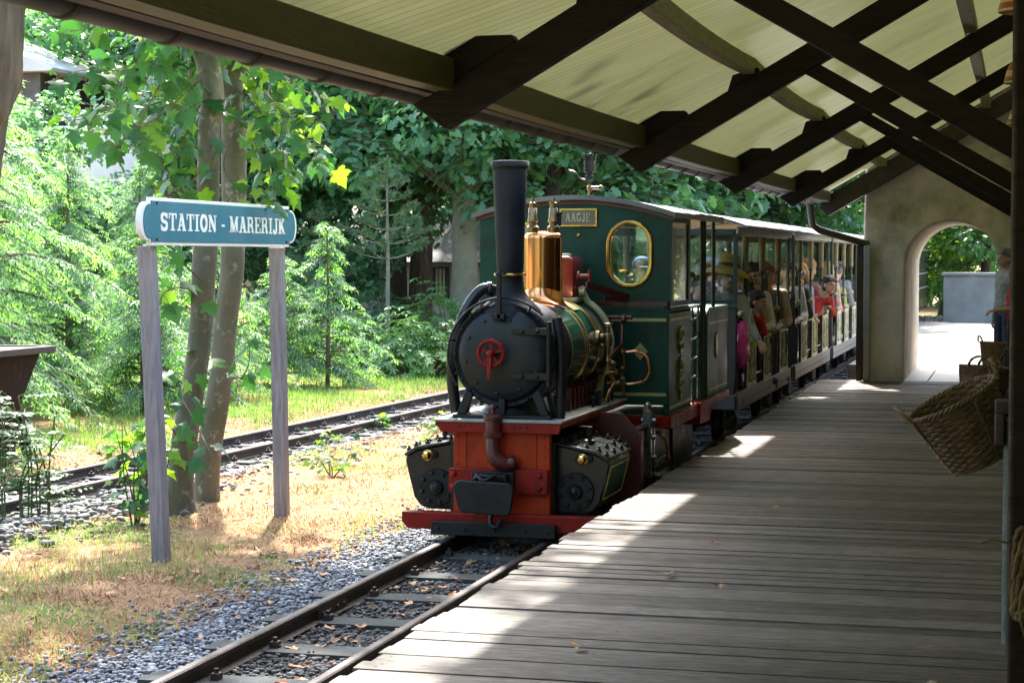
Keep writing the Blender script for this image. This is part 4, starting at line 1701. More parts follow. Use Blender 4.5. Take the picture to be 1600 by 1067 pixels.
def sheet(polys, y, th, name, mat, parent):
    bm = _bm.new()
    ed = []
    for poly in polys:
        vs_ = [bm.verts.new((x, y, z)) for x, z in poly]
        ed += [bm.edges.new((vs_[i], vs_[(i + 1) % len(vs_)])) for i in range(len(vs_))]
    _bm.ops.triangle_fill(bm, edges=ed, use_beauty=True)
    ret = _bm.ops.extrude_face_region(bm, geom=bm.faces[:])
    for v in [e for e in ret['geom'] if isinstance(e, _bm.types.BMVert)]:
        v.co.y = y + th
    _bm.ops.recalc_face_normals(bm, faces=bm.faces)
    me = bpy.data.meshes.new(name)
    bm.to_mesh(me)
    bm.free()
    me.materials.append(MATS[mat])
    o = bpy.data.objects.new(name, me)
    C.objects.link(o)
    o.parent = parent
    return o


top = [(x, roof_z(x) - .03) for x in np.linspace(CW, -CW, 17)]
wins = [stadium(s * .425, 1.845, .148, .225) for s in (-1, 1)]
cf = sheet([[(-CW, 1.40), (CW, 1.40)] + top] + wins, CF, .02, 'cab_front', 'cab_green', loco)
for s in (-1, 1):
    m = MB()
    m.ring(stadium(s * .425, 1.845, .178, .255), stadium(s * .425, 1.845, .145, .222), CF - .022, CF + .03)
    fr_ = P_('window_frame', m, 'brass', cf, bevel=.009, seg=3)
    m = MB()
    m.prism(stadium(s * .425, 1.845, .15, .227), CF + .008, CF + .012)
    P_('window_pane', m, 'pane_cab', fr_, smooth=False)
# rear sheet of the cab, upper
top2 = [(x, roof_z(x) - .03) for x in np.linspace(CW - .02, -CW + .02, 17)]
cr = sheet([[(-CW + .02, 1.46), (CW - .02, 1.46)] + top2] + [stadium(s * .40, 1.80, .17, .22) for s in (-1, 1)], 3.12, .02, 'cab_rear', 'cab_green', loco) if False else None
# lower front tanks, both sides, with rounded outer top edge
for s in (-1, 1):
    m = MB()
    pr = [(.20, .72), (CW, .72), (CW, 1.40)] + arc(CW - .05, 1.40, .05, 0, 90, 5) + [(.20, 1.45)]
    m.prism([(s * x, z) for x, z in pr][::s], 2.16, 3.16)
    pr = [(CW - .05, .64), (CW, .64), (CW, .722), (CW - .05, .722)]
    m.prism([(s * x, z) for x, z in pr][::s], 2.20, 3.16)
    tk = P_('side_tank', m, 'cab_green', bevel=.012, seg=3)
    m = MB()
    for z in (1.355, .80):
        xs = sorted((s * .30, s * (CW - .02)))
        m.box(xs[0], xs[1], 2.154, 2.162, z - .012, z + .012)
    X = s * (CW + .0005)
    for z in (1.355, .70):
        m.box(min(X, X + s * .004), max(X, X + s * .004), 2.2, 3.12, z - .011, z + .011)
    # lozenge
    cxx = s * .52
    m.prism([(cxx - .055, 1.12), (cxx, 1.055), (cxx + .055, 1.12), (cxx, 1.185)], 2.15, 2.162)
    P_('tank_lining', m, 'line_yellow', tk)
    m = MB()
    m.rivets([(s * (CW + .001), y, z) for y in np.arange(2.22, 3.13, .05) for z in (1.41, .665)], .006)
    m.rivets([(x * s, 2.158, 1.42) for x in np.arange(.3, .72, .05)], .006)
    P_('tank_rivets', m, 'cab_green', tk)
    # crests
    m = MB()
    def crest(y, z, w, h, seed):
        pts = []
        rr2 = random.Random(seed)
        for k in range(24):
            a = 2 * PI * k / 24
            q = 1 + .13 * math.sin(a * 6)
            pts.append((y + w * math.cos(a) * q, z + h * math.sin(a) * q))
        x0, x1 = sorted((s * (CW + .001), s * (CW + .012)))
        m.prism(pts, x0, x1, 'x')
        for k in range(10):
            a = rr2.uniform(0, 6.28)
            m.sphere((s * (CW + .012), y + w * .6 * math.cos(a), z + h * .6 * math.sin(a)), .012 + .01 * rr2.random(), 5)
    crest(2.66, 1.19, .07, .10, 1)
    crest(2.66, 1.01, .035, .05, 2)
    crest(2.66, .86, .08, .13, 3)
    P_('crest', m, 'plate_brass', tk)
# dark red rain strip on the ledge and under the roof
m = MB()
m.box(-.72, .72, 2.165, 2.219, 1.452, 1.49)
for s in (-1, 1):
    m.rivets([(s * x, 2.165, 1.47) for x in np.arange(.3, .72, .06)], .006)
P_('ledge_strip', m, 'dark_red', cf)
m = MB()
pr = [(x, roof_z(x) - .028) for x in np.linspace(-CW - .03, CW + .03, 25)]
pr2 = [(x, roof_z(x) - .062) for x in np.linspace(CW + .03, -CW - .03, 25)]
m.prism(pr + pr2, CF - .012, CF - .001)
P_('roof_edge_strip', m, 'dark_red', cf)
# upper sides: corner posts and side panes
for s in (-1, 1):
    m = MB()
    x0, x1 = sorted((s * (CW - .025), s * CW))
    m.box(x0, x1, 2.24, 2.30, 1.45, 2.14)
    m.box(x0, x1, 3.02, 3.12, 1.45, 2.14)
    m.box(x0, x1, 2.30, 3.02, 2.08, 2.14)
    m.box(x0, x1, 2.30, 3.02, 1.45, 1.49)
    sf = P_('side_window_frame', m, 'cab_green', bevel=.003)
    m = MB()
    xa = s * (CW - .012)
    m.box(min(xa, xa + .004), max(xa, xa + .004), 2.301, 3.019, 1.491, 2.079)
    P_('side_pane', m, 'pane_cab', sf, smooth=False)
    for y in (3.80, 3.93, 4.42):
        m = MB()
        m.cyl((s * .715, y, .62 if y < 4 else 1.38), (s * .715, y, 2.13), .016, 10)
        P_('cab_post', m, 'dark_green')
# ladder gate in the doorway
for s in (-1, 1):
    m = MB()
    xx = s * .69
    for z in (.85, 1.0, 1.16, 1.32):
        m.bar((xx, 3.2, z), (xx, 3.78, z), .012, .014)
    for y in (3.2, 3.5, 3.78):
        m.cyl((xx, y, .66), (xx, y, 1.42), .011, 8)
    m.bar((xx, 3.18, 1.42), (xx, 3.93, 1.42), .03, .02)
    P_('door_gate', m, 'steel' if s > 0 else 'black_iron')
# footplate
m = MB()
m.box(-.70, .70, 2.3, 5.15, .61, .64)
P_('footplate', m, 'plate_top')
# bunkers behind
for s in (-1, 1):
    m = MB()
    pr = [(3.97, .64), (5.18, .64), (5.18, 1.36)] + [(5.16, 1.40), (4.12, 1.40), (4.04, 1.37), (3.985, 1.30)]
    x0, x1 = sorted((s * .40, s * CW))
    m.prism(pr, x0, x1, 'x')
    bk = P_('bunker', m, 'cab_green', bevel=.012, seg=3)
    m = MB()
    X = s * (CW + .0005)
    x0, x1 = min(X, X + s * .004), max(X, X + s * .004)
    m.box(x0, x1, 4.05, 5.1, 1.26, 1.275)
    m.box(x0, x1, 4.05, 5.1, .70, .715)
    P_('bunker_lining', m, 'line_yellow', bk)
    m = MB()
    pts = []
    for k in range(24):
        a = 2 * PI * k / 24
        pts.append((4.45 + .05 * math.cos(a) * (1 + .15 * math.sin(6 * a)), 1.07 + .10 * math.sin(a) * (1 + .15 * math.sin(6 * a))))
    x0, x1 = sorted((s * (CW + .001), s * (CW + .012)))
    m.prism(pts, x0, x1, 'x')
    P_('crest', m, 'plate_brass', bk)
    m = MB()
    m.rivets([(s * (CW + .001), y, z) for y in np.arange(4.0, 5.15, .06) for z in (.665,)], .006)
    P_('bunker_rivets', m, 'cab_green', bk)
m = MB()
m.box(-.735, .735, 5.12, 5.18, .64, 1.2)
P_('rear_panel', m, 'cab_green', bevel=.005)
# side sills
for s in (-1, 1):
    m = MB()
    x0, x1 = sorted((s * .68, s * (CW + .01)))
    m.box(x0, x1, 2.2, 3.80, .54, .638)
    m.box(x0, x1, 3.95, 5.2, .58, .638)
    x0, x1 = sorted((s * .62, s * (CW + .03)))
    m.box(x0, x1, 3.45, 3.96, .47, .645)
    m.box(x0, x1, 3.6, 3.95, .30, .47) if False else None
    P_('side_sill', m, 'red_paint', bevel=.006)
m = MB()
m.box(-.735, .735, 2.16, 2.2, .55, .64)
P_('cab_front_sill', m, 'red_paint', bevel=.005)
# ash pan and steps under the cab
m = MB()
m.box(-.60, .60, 2.35, 3.45, .14, .54)
m.prism([(3.0, .14), (3.35, .10), (3.95, .10), (3.95, .60), (3.0, .60)], .60, .62, 'x')
m.prism([(3.0, .14), (3.35, .10), (3.95, .10), (3.95, .60), (3.0, .60)], -.62, -.60, 'x')
m.box(.60, .74, 3.3, 3.9, .11, .13)
m.box(-.74, -.60, 3.3, 3.9, .11, .13)
P_('ash_pan', m, 'black_iron', bevel=.004)
m = MB()
m.box(.55, .72, 2.30, 2.40, .18, .20)
m.bar((.66, 2.1, .20), (.66, 2.75, .20), .05, .02)
P_('brake_rod', m, 'steel', bevel=.003)
m = MB()
m.tube(bez([(.60, 2.42, .50), (.66, 2.45, .44), (.68, 2.5, .30), (.70, 2.55, .20), (.72, 2.60, .16)], 6), .012, 8)
P_('overflow_pipe', m, 'copper_pipe')
# cab back wall gauges area (dark backhead)
m = MB()
m.lathe([(.40, 2.24), (.40, 2.6), (.36, 2.64)], (0, 0, 1.15), 'y', 32)
P_('backhead', m, 'black_iron')
for (x, z, r_) in ((-.15, 1.65, .06), (.12, 1.68, .05), (0, 1.9, .05)):
    m = MB()
    m.lathe([(r_, 2.60), (r_, 2.64), (r_ * .8, 2.645)], (x, 0, z), 'y', 18)
    P_('gauge', m, 'brass')
# roof
m = MB()
n_ = 25
pr = [(x, roof_z(x)) for x in np.linspace(-CW - .045, CW + .045, n_)]
pr2 = [(x, roof_z(x) - .024) for x in np.linspace(CW + .045, -CW - .045, n_)]
m.prism(pr + pr2, CF - .06, 4.55)
rf = P_('cab_roof', m, 'cab_roof', ang=50)
m = MB()
for y in (CF - .055, 3.0, 4.0, 4.53):
    pa = [(x, roof_z(x) + .006) for x in np.linspace(-CW - .047, CW + .047, n_)]
    pb = [(x, roof_z(x) - .03) for x in np.linspace(CW + .047, -CW - .047, n_)]
    m.prism(pa + pb, y - .012, y + .012)
for s in (-1, 1):
    x0, x1 = sorted((s * (CW + .03), s * (CW + .055)))
    m.box(x0, x1, CF - .05, 4.54, roof_z(CW + .04) - .035, roof_z(CW + .04) + .004)
P_('roof_trim', m, 'cab_roof', rf)
m = MB()
for k in range(16):
    y = 3.2 + k * .08
    m.box(CW + .02, CW + .065, y, y + .04, roof_z(CW + .04) + .002, roof_z(CW + .04) + .014)
P_('rain_strip', m, 'cab_roof', rf)
# whistle on the roof
m = MB()
wz0 = roof_z(.03) - .01
m.lathe([(.03, wz0), (.03, wz0 + .015), (.014, wz0 + .02), (.014, wz0 + .07), (.022, wz0 + .075), (.022, wz0 + .10), (.014, wz0 + .105), (.014, wz0 + .12)], (.0, 2.75, 0), 'z', 14)
m.tube([(.0, 2.75, wz0 + .09), (.09, 2.75, wz0 + .09)], .014, 8)
m.sphere((.09, 2.75, wz0 + .09), .02, 8)
P_('whistle_valve', m, 'old_brass')
m = MB()
m.lathe([(.026, wz0 + .12), (.026, wz0 + .155), (.016, wz0 + .16), (.016, wz0 + .175), (.034, wz0 + .18), (.034, wz0 + .27), (.026, wz0 + .275), (.026, wz0 + .295), (.034, wz0 + .30), (.03, wz0 + .31)], (.0, 2.75, 0), 'z', 16)
for k in range(5):
    a = k * 1.256
    m.bar((.0 + .026 * math.cos(a), 2.75 + .026 * math.sin(a), wz0 + .27), (.0 + .036 * math.cos(a), 2.75 + .036 * math.sin(a), wz0 + .325), .012, .012)
m.tube(bez([(.0, 2.75, wz0 + .12), (-.05, 2.76, wz0 + .13), (-.09, 2.78, wz0 + .18), (-.13, 2.8, wz0 + .20)], 5), .008, 6)
wh = P_('whistle', m, 'black_iron')
wh.scale = (1.35, 1, 1)
wh.location.z = .03
m = None

# ------------------------------------------------------------------ lettering made of strokes
SER = .20


def glyph(ch):
    """strokes in a 1-high box: (points, width); thick stems .17, thin .09, slab serifs"""
    T, t = .185, .10
    S = []
    def stem(x, z0=0, z1=1, w=T):
        S.append(([(x, z0), (x, z1)], w))
    def slab(x, z, w=.42, h=.09):
        S.append(([(x - w / 2, z), (x + w / 2, z)], h))
    wd = .8
    if ch == 'I':
        stem(.22); slab(.22, .045, .44); slab(.22, .955, .44); wd = .44
    elif ch == 'T':
        stem(.38); slab(.38, .045, .44); S.append(([(0, .95), (.76, .95)], .10)); S.append(([(.04, .98), (.04, .68)], .08)); S.append(([(.72, .98), (.72, .68)], .08)); wd = .76
    elif ch == 'A':
        S.append(([(.14, .03), (.40, .98)], t)); S.append(([(.42, .98), (.68, .03)], T)); S.append(([(.24, .33), (.6, .33)], .09)); slab(.14, .045, .34); slab(.68, .045, .38); slab(.36, .955, .26); wd = .84
    elif ch == 'N':
        stem(.15, w=t); stem(.73, w=t); S.append(([(.15, .95), (.73, .05)], T)); slab(.15, .045, .34); slab(.12, .955, .28); slab(.73, .955, .34); wd = .9
    elif ch == 'M':
        stem(.15, w=t); stem(.84, w=T); S.append(([(.17, .95), (.47, .08)], T)); S.append(([(.47, .08), (.80, .95)], t)); slab(.15, .045, .34); slab(.84, .045, .38); slab(.12, .955, .28); slab(.88, .955, .28); wd = 1.02
    elif ch == 'O':
        S.append(([(.40 + .30 * math.cos(R(a)), .5 + .44 * math.sin(R(a))) for a in range(0, 361, 15)], .17)); wd = .80
    elif ch == 'S':
        c = []
        c += [(.36 + .25 * math.cos(R(a)), .72 + .21 * math.sin(R(a))) for a in range(20, 271, 18)]
        c += [(.36 + .26 * math.cos(R(a)), .27 + .22 * math.sin(R(a))) for a in range(88, -161, -18)]
        S.append((c, .165)); S.append(([(.64, .98), (.64, .68)], .07)); S.append(([(.07, .02), (.07, .34)], .07)); wd = .72
    elif ch == 'R':
        stem(.17); S.append(([(.15, .95), (.42, .95), (.56, .90), (.62, .74), (.56, .57), (.42, .50), (.2, .50)], .12)); S.append(([(.40, .50), (.58, .40), (.62, .12), (.74, .05)], .15)); slab(.17, .045, .42); slab(.1, .955, .22); wd = .82
    elif ch == 'E':
        stem(.17); S.append(([(0, .955), (.64, .955)], .09)); S.append(([(0, .045), (.66, .045)], .09)); S.append(([(.2, .5), (.46, .5)], .09)); S.append(([(.63, .98), (.63, .70)], .075)); S.append(([(.655, .02), (.655, .32)], .075)); S.append(([(.45, .38), (.45, .62)], .07)); wd = .72
    elif ch == 'J':
        S.append(([(.42, .95), (.42, .28), (.37, .10), (.24, .04), (.11, .10), (.08, .26)], .17)); slab(.42, .955, .42); wd = .62
    elif ch == 'K':
        stem(.17); S.append(([(.24, .42), (.62, .95)], t)); S.append(([(.36, .58), (.66, .05)], T)); slab(.17, .045, .42); slab(.17, .955, .42); slab(.62, .955, .30); slab(.70, .045, .34); wd = .86
    elif ch == 'G':
        S.append(([(.40 + .29 * math.cos(R(a)), .5 + .43 * math.sin(R(a))) for a in range(40, 331, 15)], .16)); S.append(([(.68, .05), (.68, .45)], .13)); slab(.62, .46, .30); wd = .80
    elif ch == '-':
        S.append(([(.08, .40), (.40, .40)], .13)); wd = .48
    elif ch == ' ':
        wd = .30
    return S, wd


def lettering(text, height, width, origin, ux, uz, un, th):
    """ribbon letters: origin = left bottom, ux/uz in-plane unit vectors, un outward normal"""
    m = MB()
    sp_ = .10
    tot = sum(glyph(c)[1] for c in text) + sp_ * (len(text) - 1)
    kx = width / tot
    ux, uz, un, origin = Vector(ux), Vector(uz), Vector(un), Vector(origin)
    pen = 0
    layer = 0
    for ch_ in text:
        S, wd = glyph(ch_)
        for pts, w in S:
            layer += 1
            e = th + (layer % 4) * th * .12
            P = [Vector((pen * kx + p[0] * kx, p[1] * height)) for p in pts]
            L_, R_ = [], []
            for i, p in enumerate(P):
                d = (P[min(i + 1, len(P) - 1)] - P[max(i - 1, 0)]).normalized()
                nrm = Vector((-d.y, d.x))
                wv = w * (abs(nrm.x) * kx + abs(nrm.y) * height) / 2
                L_.append(p + nrm * wv)
                R_.append(p - nrm * wv)
            vs, fs = [], []
            for i in range(len(P)):
                for q in (L_[i], R_[i]):
                    for dd in (0, e):
                        vs.append(origin + ux * q.x + uz * q.y + un * dd)
            k = len(P)
            for i in range(k - 1):
                a, b = i * 4, i * 4 + 4
                fs += [(a + 1, a + 3, b + 3, b + 1), (a, a + 1, b + 1, b), (a + 3, a + 2, b + 2, b + 3)]
            fs += [(0, 2, 3, 1), ((k - 1) * 4 + 1, (k - 1) * 4 + 3, (k - 1) * 4 + 2, (k - 1) * 4)]
            m.add(vs, fs)
        pen += wd + sp_
    return m


# name plate
m = MB()
m.box(-.105, .175, CF - .018, CF - .001, 2.055, 2.18)
M('plate_face', (0.15, 0.14, 0.08), .45, 0, (0.12, .11, .065), 9)
npl = P_('name_plate', m, 'plate_face', cf, bevel=.003)
m = MB()
m.ring([(-.109, 2.051), (.179, 2.051), (.179, 2.184), (-.109, 2.184)], [(-.098, 2.062), (.168, 2.062), (.168, 2.173), (-.098, 2.173)], CF - .024, CF - .010)
m.rivets([(x, CF - .024, z) for x in (-.088, .158) for z in (2.072, 2.163)], .005)
P_('plate_rim', m, 'brass', npl)
M('plate_letter', (.5, .47, .27), .4, 0)
m = lettering('AAGJE', .066, .19, (-.062, CF - .018, 2.085), (1, 0, 0), (0, 0, 1), (0, -1, 0), .007)
P_('plate_lettering', m, 'plate_letter', npl, smooth=False)
m = MB()
m.lathe([(.014, -.002), (.012, -.014), (0, -.018)], (.035, CF, 1.985), 'y', 12)
P_('cab_knob', m, 'brass', cf)
# ------------------------------------------------------------------ open passenger coaches
M('bounce_cream', (.75, .73, .64), .6)
CL, CWD = 4.4, .635
FLOOR = .50


def croof(x, base=2.115, rise=.15, w=.75):
    return base + rise * (1 - (x / w) ** 2)


def make_coach(label, y0):
    t = thing('passenger_coach', label, 'coach', (TX, y0, 0), 0, 'open coaches of the train')
    m = MB()
    m.box(-.62, .62, 0, CL, .36, FLOOR)
    for s in (-1, 1):
        x0, x1 = sorted((s * .62, s * .645))
        m.box(x0, x1, -.02, CL + .02, .345, .515)
    m.box(-.62, .62, -.06, -.001, .36, .49)
    m.box(-.62, .62, CL + .001, CL + .06, .36, .49)
    m.rivets([(.647, y, .42) for y in np.arange(.1, CL, .25)], .008)
    fr = m.build('underframe', 'coach_grey', t, bevel=.006)
    m = MB()
    m.box(.646, .652, .03, .09, .39, .45)
    m.build('number_plate', 'old_brass', fr)
    m = MB()
    m.box(-.06, .06, -.32, -.06, .36, .42)
    m.cyl((-.30, -.06, .42), (-.30, -.16, .42), .05, 12)
    m.cyl((.30, -.06, .42), (.30, -.16, .42), .05, 12)
    m.box(-.06, .06, CL + .06, CL + .19, .36, .42)
    m.build('coupling', 'black_iron', t, bevel=.006)
    for yw in (.75, CL - .75):
        for s in (-1, 1):
            wheel(yw, s, .17, t, 6)
        m = MB()
        m.cyl((-.33, yw, .17), (.33, yw, .17), .03, 10)
        for s in (-1, 1):
            x0, x1 = sorted((s * .42, s * .50))
            m.box(x0, x1, yw - .22, yw + .22, .13, .24)
            m.box(x0, x1, yw - .05, yw + .05, .10, .37)
            m.tube(bez([(s * .46, yw - .3, .35), (s * .46, yw - .15, .29), (s * .46, yw, .27), (s * .46, yw + .15, .29), (s * .46, yw + .3, .35)], 4), .018, 6)
        m.build('axle_box', 'black_iron', t, bevel=.004)
    # ends: lower bulkhead and windscreen
    for ye, sg in ((0, -1), (CL, 1)):
        m = MB()
        ya, yb = sorted((ye, ye - sg * .03))
        pr = [(-.60, FLOOR), (.60, FLOOR), (.62, .7), (.62, 1.33), (-.62, 1.33), (-.62, .7)]
        m.prism(pr, ya, yb)
        for x in (-.31, 0, .31):
            q0, q1 = sorted((ye + sg * .001, ye + sg * .008))
            m.box(x - .006, x + .006, q0, q1, .52, 1.32)
        m.box(-.64, .64, ya - .012, yb + .012, 1.332, 1.38)
        e_ = m.build('end_panel', 'coach_dark', t, bevel=.005)
        m = MB()
        for x in (-.61, .61):
            m.box(x - .018, x + .018, ya, yb + .004, 1.381, 2.09)
        m.box(-.59, .59, ya + .002, yb, 2.03, 2.09)
        m.box(-.59, .59, ya + .002, yb, 1.381, 1.41)
        m.box(-.012, .012, ya + .003, yb, 1.411, 2.029)
        f_ = m.build('windscreen_frame', 'dark_green', t, bevel=.003)
        m = MB()
        m.box(-.589, .589, (ya + yb) / 2 - .002, (ya + yb) / 2 + .002, 1.412, 2.028)
        m.build('windscreen_pane', 'pane_clear', f_, smooth=False)
    # roof
    m = MB()
    n_ = 21
    pr = [(x, croof(x)) for x in np.linspace(-.74, .74, n_)]
    pr2 = [(x, croof(x) - .02) for x in np.linspace(.74, -.74, n_)]
    m.prism(pr + pr2, -.10, CL + .10)
    for s in (-1, 1):
        m.tube([(s * .742, -.10, croof(.74) - .008), (s * .742, CL + .10, croof(.74) - .008)], .013, 6)
    r_ = m.build('roof', 'roof_grey', t, ang=50)
    m = MB()
    m.prism([(x, croof(x) - .024) for x in np.linspace(-.60, .60, n_)] + [(x, croof(x) - .034) for x in np.linspace(.60, -.60, n_)], .02, CL - .02)
    m.build('bounce_lining', 'bounce_cream', r_, ang=50)  # pale lining added under the roof to bounce light onto the passengers
    m = MB()
    for y in (1.4, 2.9):
        pa = [(x, croof(x) + .005) for x in np.linspace(-.74, .74, n_)]
        pb = [(x, croof(x) + .0005) for x in np.linspace(.74, -.74, n_)]
        m.prism(pa + pb, y - .02, y + .02)
    m.build('roof_seam', 'roof_grey', r_)
    for s in (-1, 1):
        m = MB()
        x0, x1 = sorted((s * .625, s * .65))
        m.box(x0, x1, -.05, 2.18, 2.045, 2.113)
        m.box(x0, x1, 2.2, CL + .05, 2.045, 2.113)
        m.build('fascia', 'fascia_cream', t, bevel=.004)
        x0, x1 = sorted((s * .59, s * .612))
        m = MB()
        m.box(x0, x1, 0, CL, 2.03, 2.07)
        m.build('top_rail', 'coach_dark', t)
    # bays: carved side panels with post, bench, iron loops
    for s in (-1, 1):
        for k, yb in enumerate((.72, 2.02, 3.42)):
            yw = .70 if k < 2 else .78
            m = MB()
            prof = [(yb, .515), (yb + yw, .515), (yb + yw - .02, .60), (yb + yw - .035, .80), (yb + yw - .01, 1.02), (yb + .01, 1.02), (yb + .035, .80), (yb + .02, .60)]
            x0, x1 = sorted((s * .60, s * .625))
            m.prism(prof, x0, x1, 'x')
            pn = m.build('side_panel', 'olive', t, bevel=.004)
            # raised border and scrollwork
            m = MB()
            inn = [(yb + .07, .56), (yb + yw - .07, .56), (yb + yw - .08, .62), (yb + yw - .095, .80), (yb + yw - .08, .97), (yb + .08, .97), (yb + .095, .80), (yb + .08, .62)]
            a_, b_ = sorted((s * .6255, s * .636))
            m.ring(prof, inn, a_, b_, 'x')
            X = s * .63
            cyy = yb + yw / 2
            for q in (-1, 1):
                for (z0_, sc_) in ((.63, 1), (.80, .8), (.92, .6)):
                    pts = []
                    for a in range(0, 470, 25):
                        rr_ = .075 * sc_ * (1 - a / 620)
                        pts.append((X, cyy + q * (.10 * sc_ + .01 - rr_ * math.cos(R(a)) * .9), z0_ + rr_ * math.sin(R(a))))
                    m.tube(pts, .0105, 5)
                m.tube(bez([(X, cyy + q * .02, .57), (X, cyy + q * .13, .68), (X, cyy + q * .02, .80), (X, cyy + q * .12, .90), (X, cyy, .965)], 5), .0115, 5)
            m.tube([(X, cyy, .56), (X, cyy, .97)], .013, 5)
            m.lathe([(.0, -.006), (.03, -.004), (.03, .006), (.0, .01)], (X, cyy, .76), 'x', 12)
            m.build('scrollwork', 'cream_panel', pn)
            m = MB()
            x0, x1 = sorted((s * .575, s * .645))
            m.box(x0, x1, yb - .01, yb + yw + .01, 1.022, 1.075)
            m.build('panel_cap', 'cap_brown', pn, bevel=.012)
            # bench across the coach, only once per bay
            if s > 0:
                m = MB()
                yc = yb + yw / 2
                m.box(-.56, .56, yc - .33, yc + .33, .80, .84)
                m.box(-.55, .55, yc - .30, yc + .30, FLOOR + .002, .80)
                bn = m.build('bench', 'bench_red', t, bevel=.012)
                m = MB()
                m.box(-.57, .57, yc - .022, yc + .022, .842, 1.18)
                m.box(-.575, .575, yc - .03, yc + .03, 1.182, 1.31)
                m.build('backrest', 'bench_red', bn, bevel=.012)
            # post
            m = MB()
            yp = yb + .05
            m.lathe([(.017, 1.076), (.017, 1.50), (.026, 1.51), (.026, 1.53), (.016, 1.54), (.018, 1.64), (.032, 1.655), (.032, 1.67)], (s * .605, yp, 0), 'z', 12)
            po = m.build('post', 'dark_green', t)
            m = MB()
            m.lathe([(.028, 1.671), (.036, 1.70), (.030, 1.72), (.033, 1.95), (.038, 2.0), (.034, 2.03)], (s * .605, yp, 0), 'z', 14)
            m.build('post_capital', 'gold_post', po)
            # wrought iron loops beside the post
            m = MB()
            for q in (-1, 1):
                yy = yp + q * .028
                m.tube(bez([(s * .605, yp + q * .012, 1.42), (s * .605, yp + q * .05, 1.36), (s * .605, yp + q * .085, 1.25), (s * .605, yp + q * .06, 1.14), (s * .605, yp + q * .015, 1.10)], 5), .007, 5)
                m.tube([(s * .605, yp + q * (.05 + .022 * math.cos(R(a))), 1.20 + .03 * math.sin(R(a))) for a in range(0, 360, 30)], .006, 5, closed=True)
            m.build('iron_loops', 'black_gloss', po)
        # corner posts and half doors with ball knobs
        m = MB()
        for yp in (.03, CL - .03):
            m = MB()
            m.tube([(s * .615, yp, .52), (s * .615, yp, 2.04)], .016, 8)
            m.build('corner_post', 'dark_green', t)
        for (ya, yb_) in ((1.46, 2.0), (2.76, 3.38)):
            m = MB()
            m.tube([(s * .61, ya, 1.26), (s * .61, yb_, 1.26)], .011, 8)
            m.tube([(s * .61, ya, 1.20), (s * .61, yb_, 1.20)], .008, 6)
            for f_ in (.25, .5, .75):
                y_ = ya + (yb_ - ya) * f_
                m.tube([(s * .61, y_, .62), (s * .61, y_, 1.26)], .006, 6)
            m.tube([(s * .61, ya, .62), (s * .61, yb_, .62)], .009, 6)
            m.tube([(s * .61, ya + .01, .62), (s * .61, ya + .01, 1.26)], .008, 6)
            gt = m.build('door_gate', 'black_gloss', t)
            m = MB()
            m.cyl((s * .615, ya + .06, 1.26), (s * .65, ya + .06, 1.26), .008, 8)
            m.sphere((s * .67, ya + .06, 1.26), .033, 10)
            m.build('door_knob', 'plate_brass', gt)
        m = MB()
        m.cyl((s * .615, .03, 1.28), (s * .65, .0, 1.28), .008, 8)
        m.sphere((s * .67, -.01, 1.28), .033, 10)
        m.build('door_knob', 'plate_brass', t)
    return t


coach = make_coach('first open coach, directly behind the locomotive, with straw hat passenger leaning out', 18.36)
CO_Y = [23.28, 28.2, 33.12, 38.04]
CO_L = ['second open coach of the train, behind the first, with rows of children and adults',
        'third open coach of the train, beside the left end of the gatehouse wall',
        'fourth open coach of the train, standing behind the gatehouse wall',
        'fifth open coach of the train, further behind the gatehouse wall']
for y, lb in zip(CO_Y, CO_L):
    c = copy_tree(coach)
    c.location = (TX, y, 0)
    c['label'] = lb
# dark closed wagon seen through the arch
dw = thing('goods_van', 'dark green closed van at the tail of the train, seen through the arch', 'railway van', (TX, 45.2, 0))
m = MB()
for k in range(17):
    m.box(-.63, .63, .02 + k * .82, .80 + k * .82, .40, 2.02)
m.box(-.61, .61, .0, 14.0, .42, 2.0)
m.build('van_body', 'black_gloss', dw, bevel=.01)
m = MB()
for z in (.95, 1.35):
    for s in (-1, 1):
        x0, x1 = sorted((s * .631, s * .64))
        m.box(x0, x1, .02, 13.9, z, z + .03)
m.build('van_lining', 'fascia_cream', dw)
m = MB()
m.prism([(x, croof(x, 2.0, .12)) for x in np.linspace(-.70, .70, 15)] + [(x, croof(x, 2.0, .12) - .03) for x in np.linspace(.70, -.70, 15)], -.05, 14.05)
m.build('van_roof', 'cab_roof', dw)
m = MB()
m.box(-.5, .5, .0, 14, .28, .399)
m.build('underframe', 'black_iron', dw)
for k in range(4):
    for s in (-1, 1):
        wheel(1 + k * 4, s, .17, dw, 6)

# ------------------------------------------------------------------ people
import bmesh


def capsule(bm, a, b, ra, rb, seg=10):
    a, b = Vector(a), Vector(b)
    d = b - a
    ln = d.length
    if ln < 1e-6:
        return ell(bm, a, (ra, ra, ra))
    q = d.to_track_quat('Z', 'Y').to_matrix().to_4x4()
    Mx = Matrix.Translation((a + b) / 2) @ q
    bmesh.ops.create_cone(bm, cap_ends=True, segments=seg, radius1=ra, radius2=rb, depth=ln, matrix=Mx)
    bmesh.ops.create_icosphere(bm, subdivisions=2, radius=ra, matrix=Matrix.Translation(a))
    bmesh.ops.create_icosphere(bm, subdivisions=2, radius=rb, matrix=Matrix.Translation(b))


def ell(bm, c, r, rot=None, sub=3):
    Mx = Matrix.Translation(c) @ (rot.to_4x4() if rot is not None else Matrix()) @ Matrix.Diagonal((r[0], r[1], r[2], 1))
    bmesh.ops.create_icosphere(bm, subdivisions=sub, radius=1, matrix=Mx)


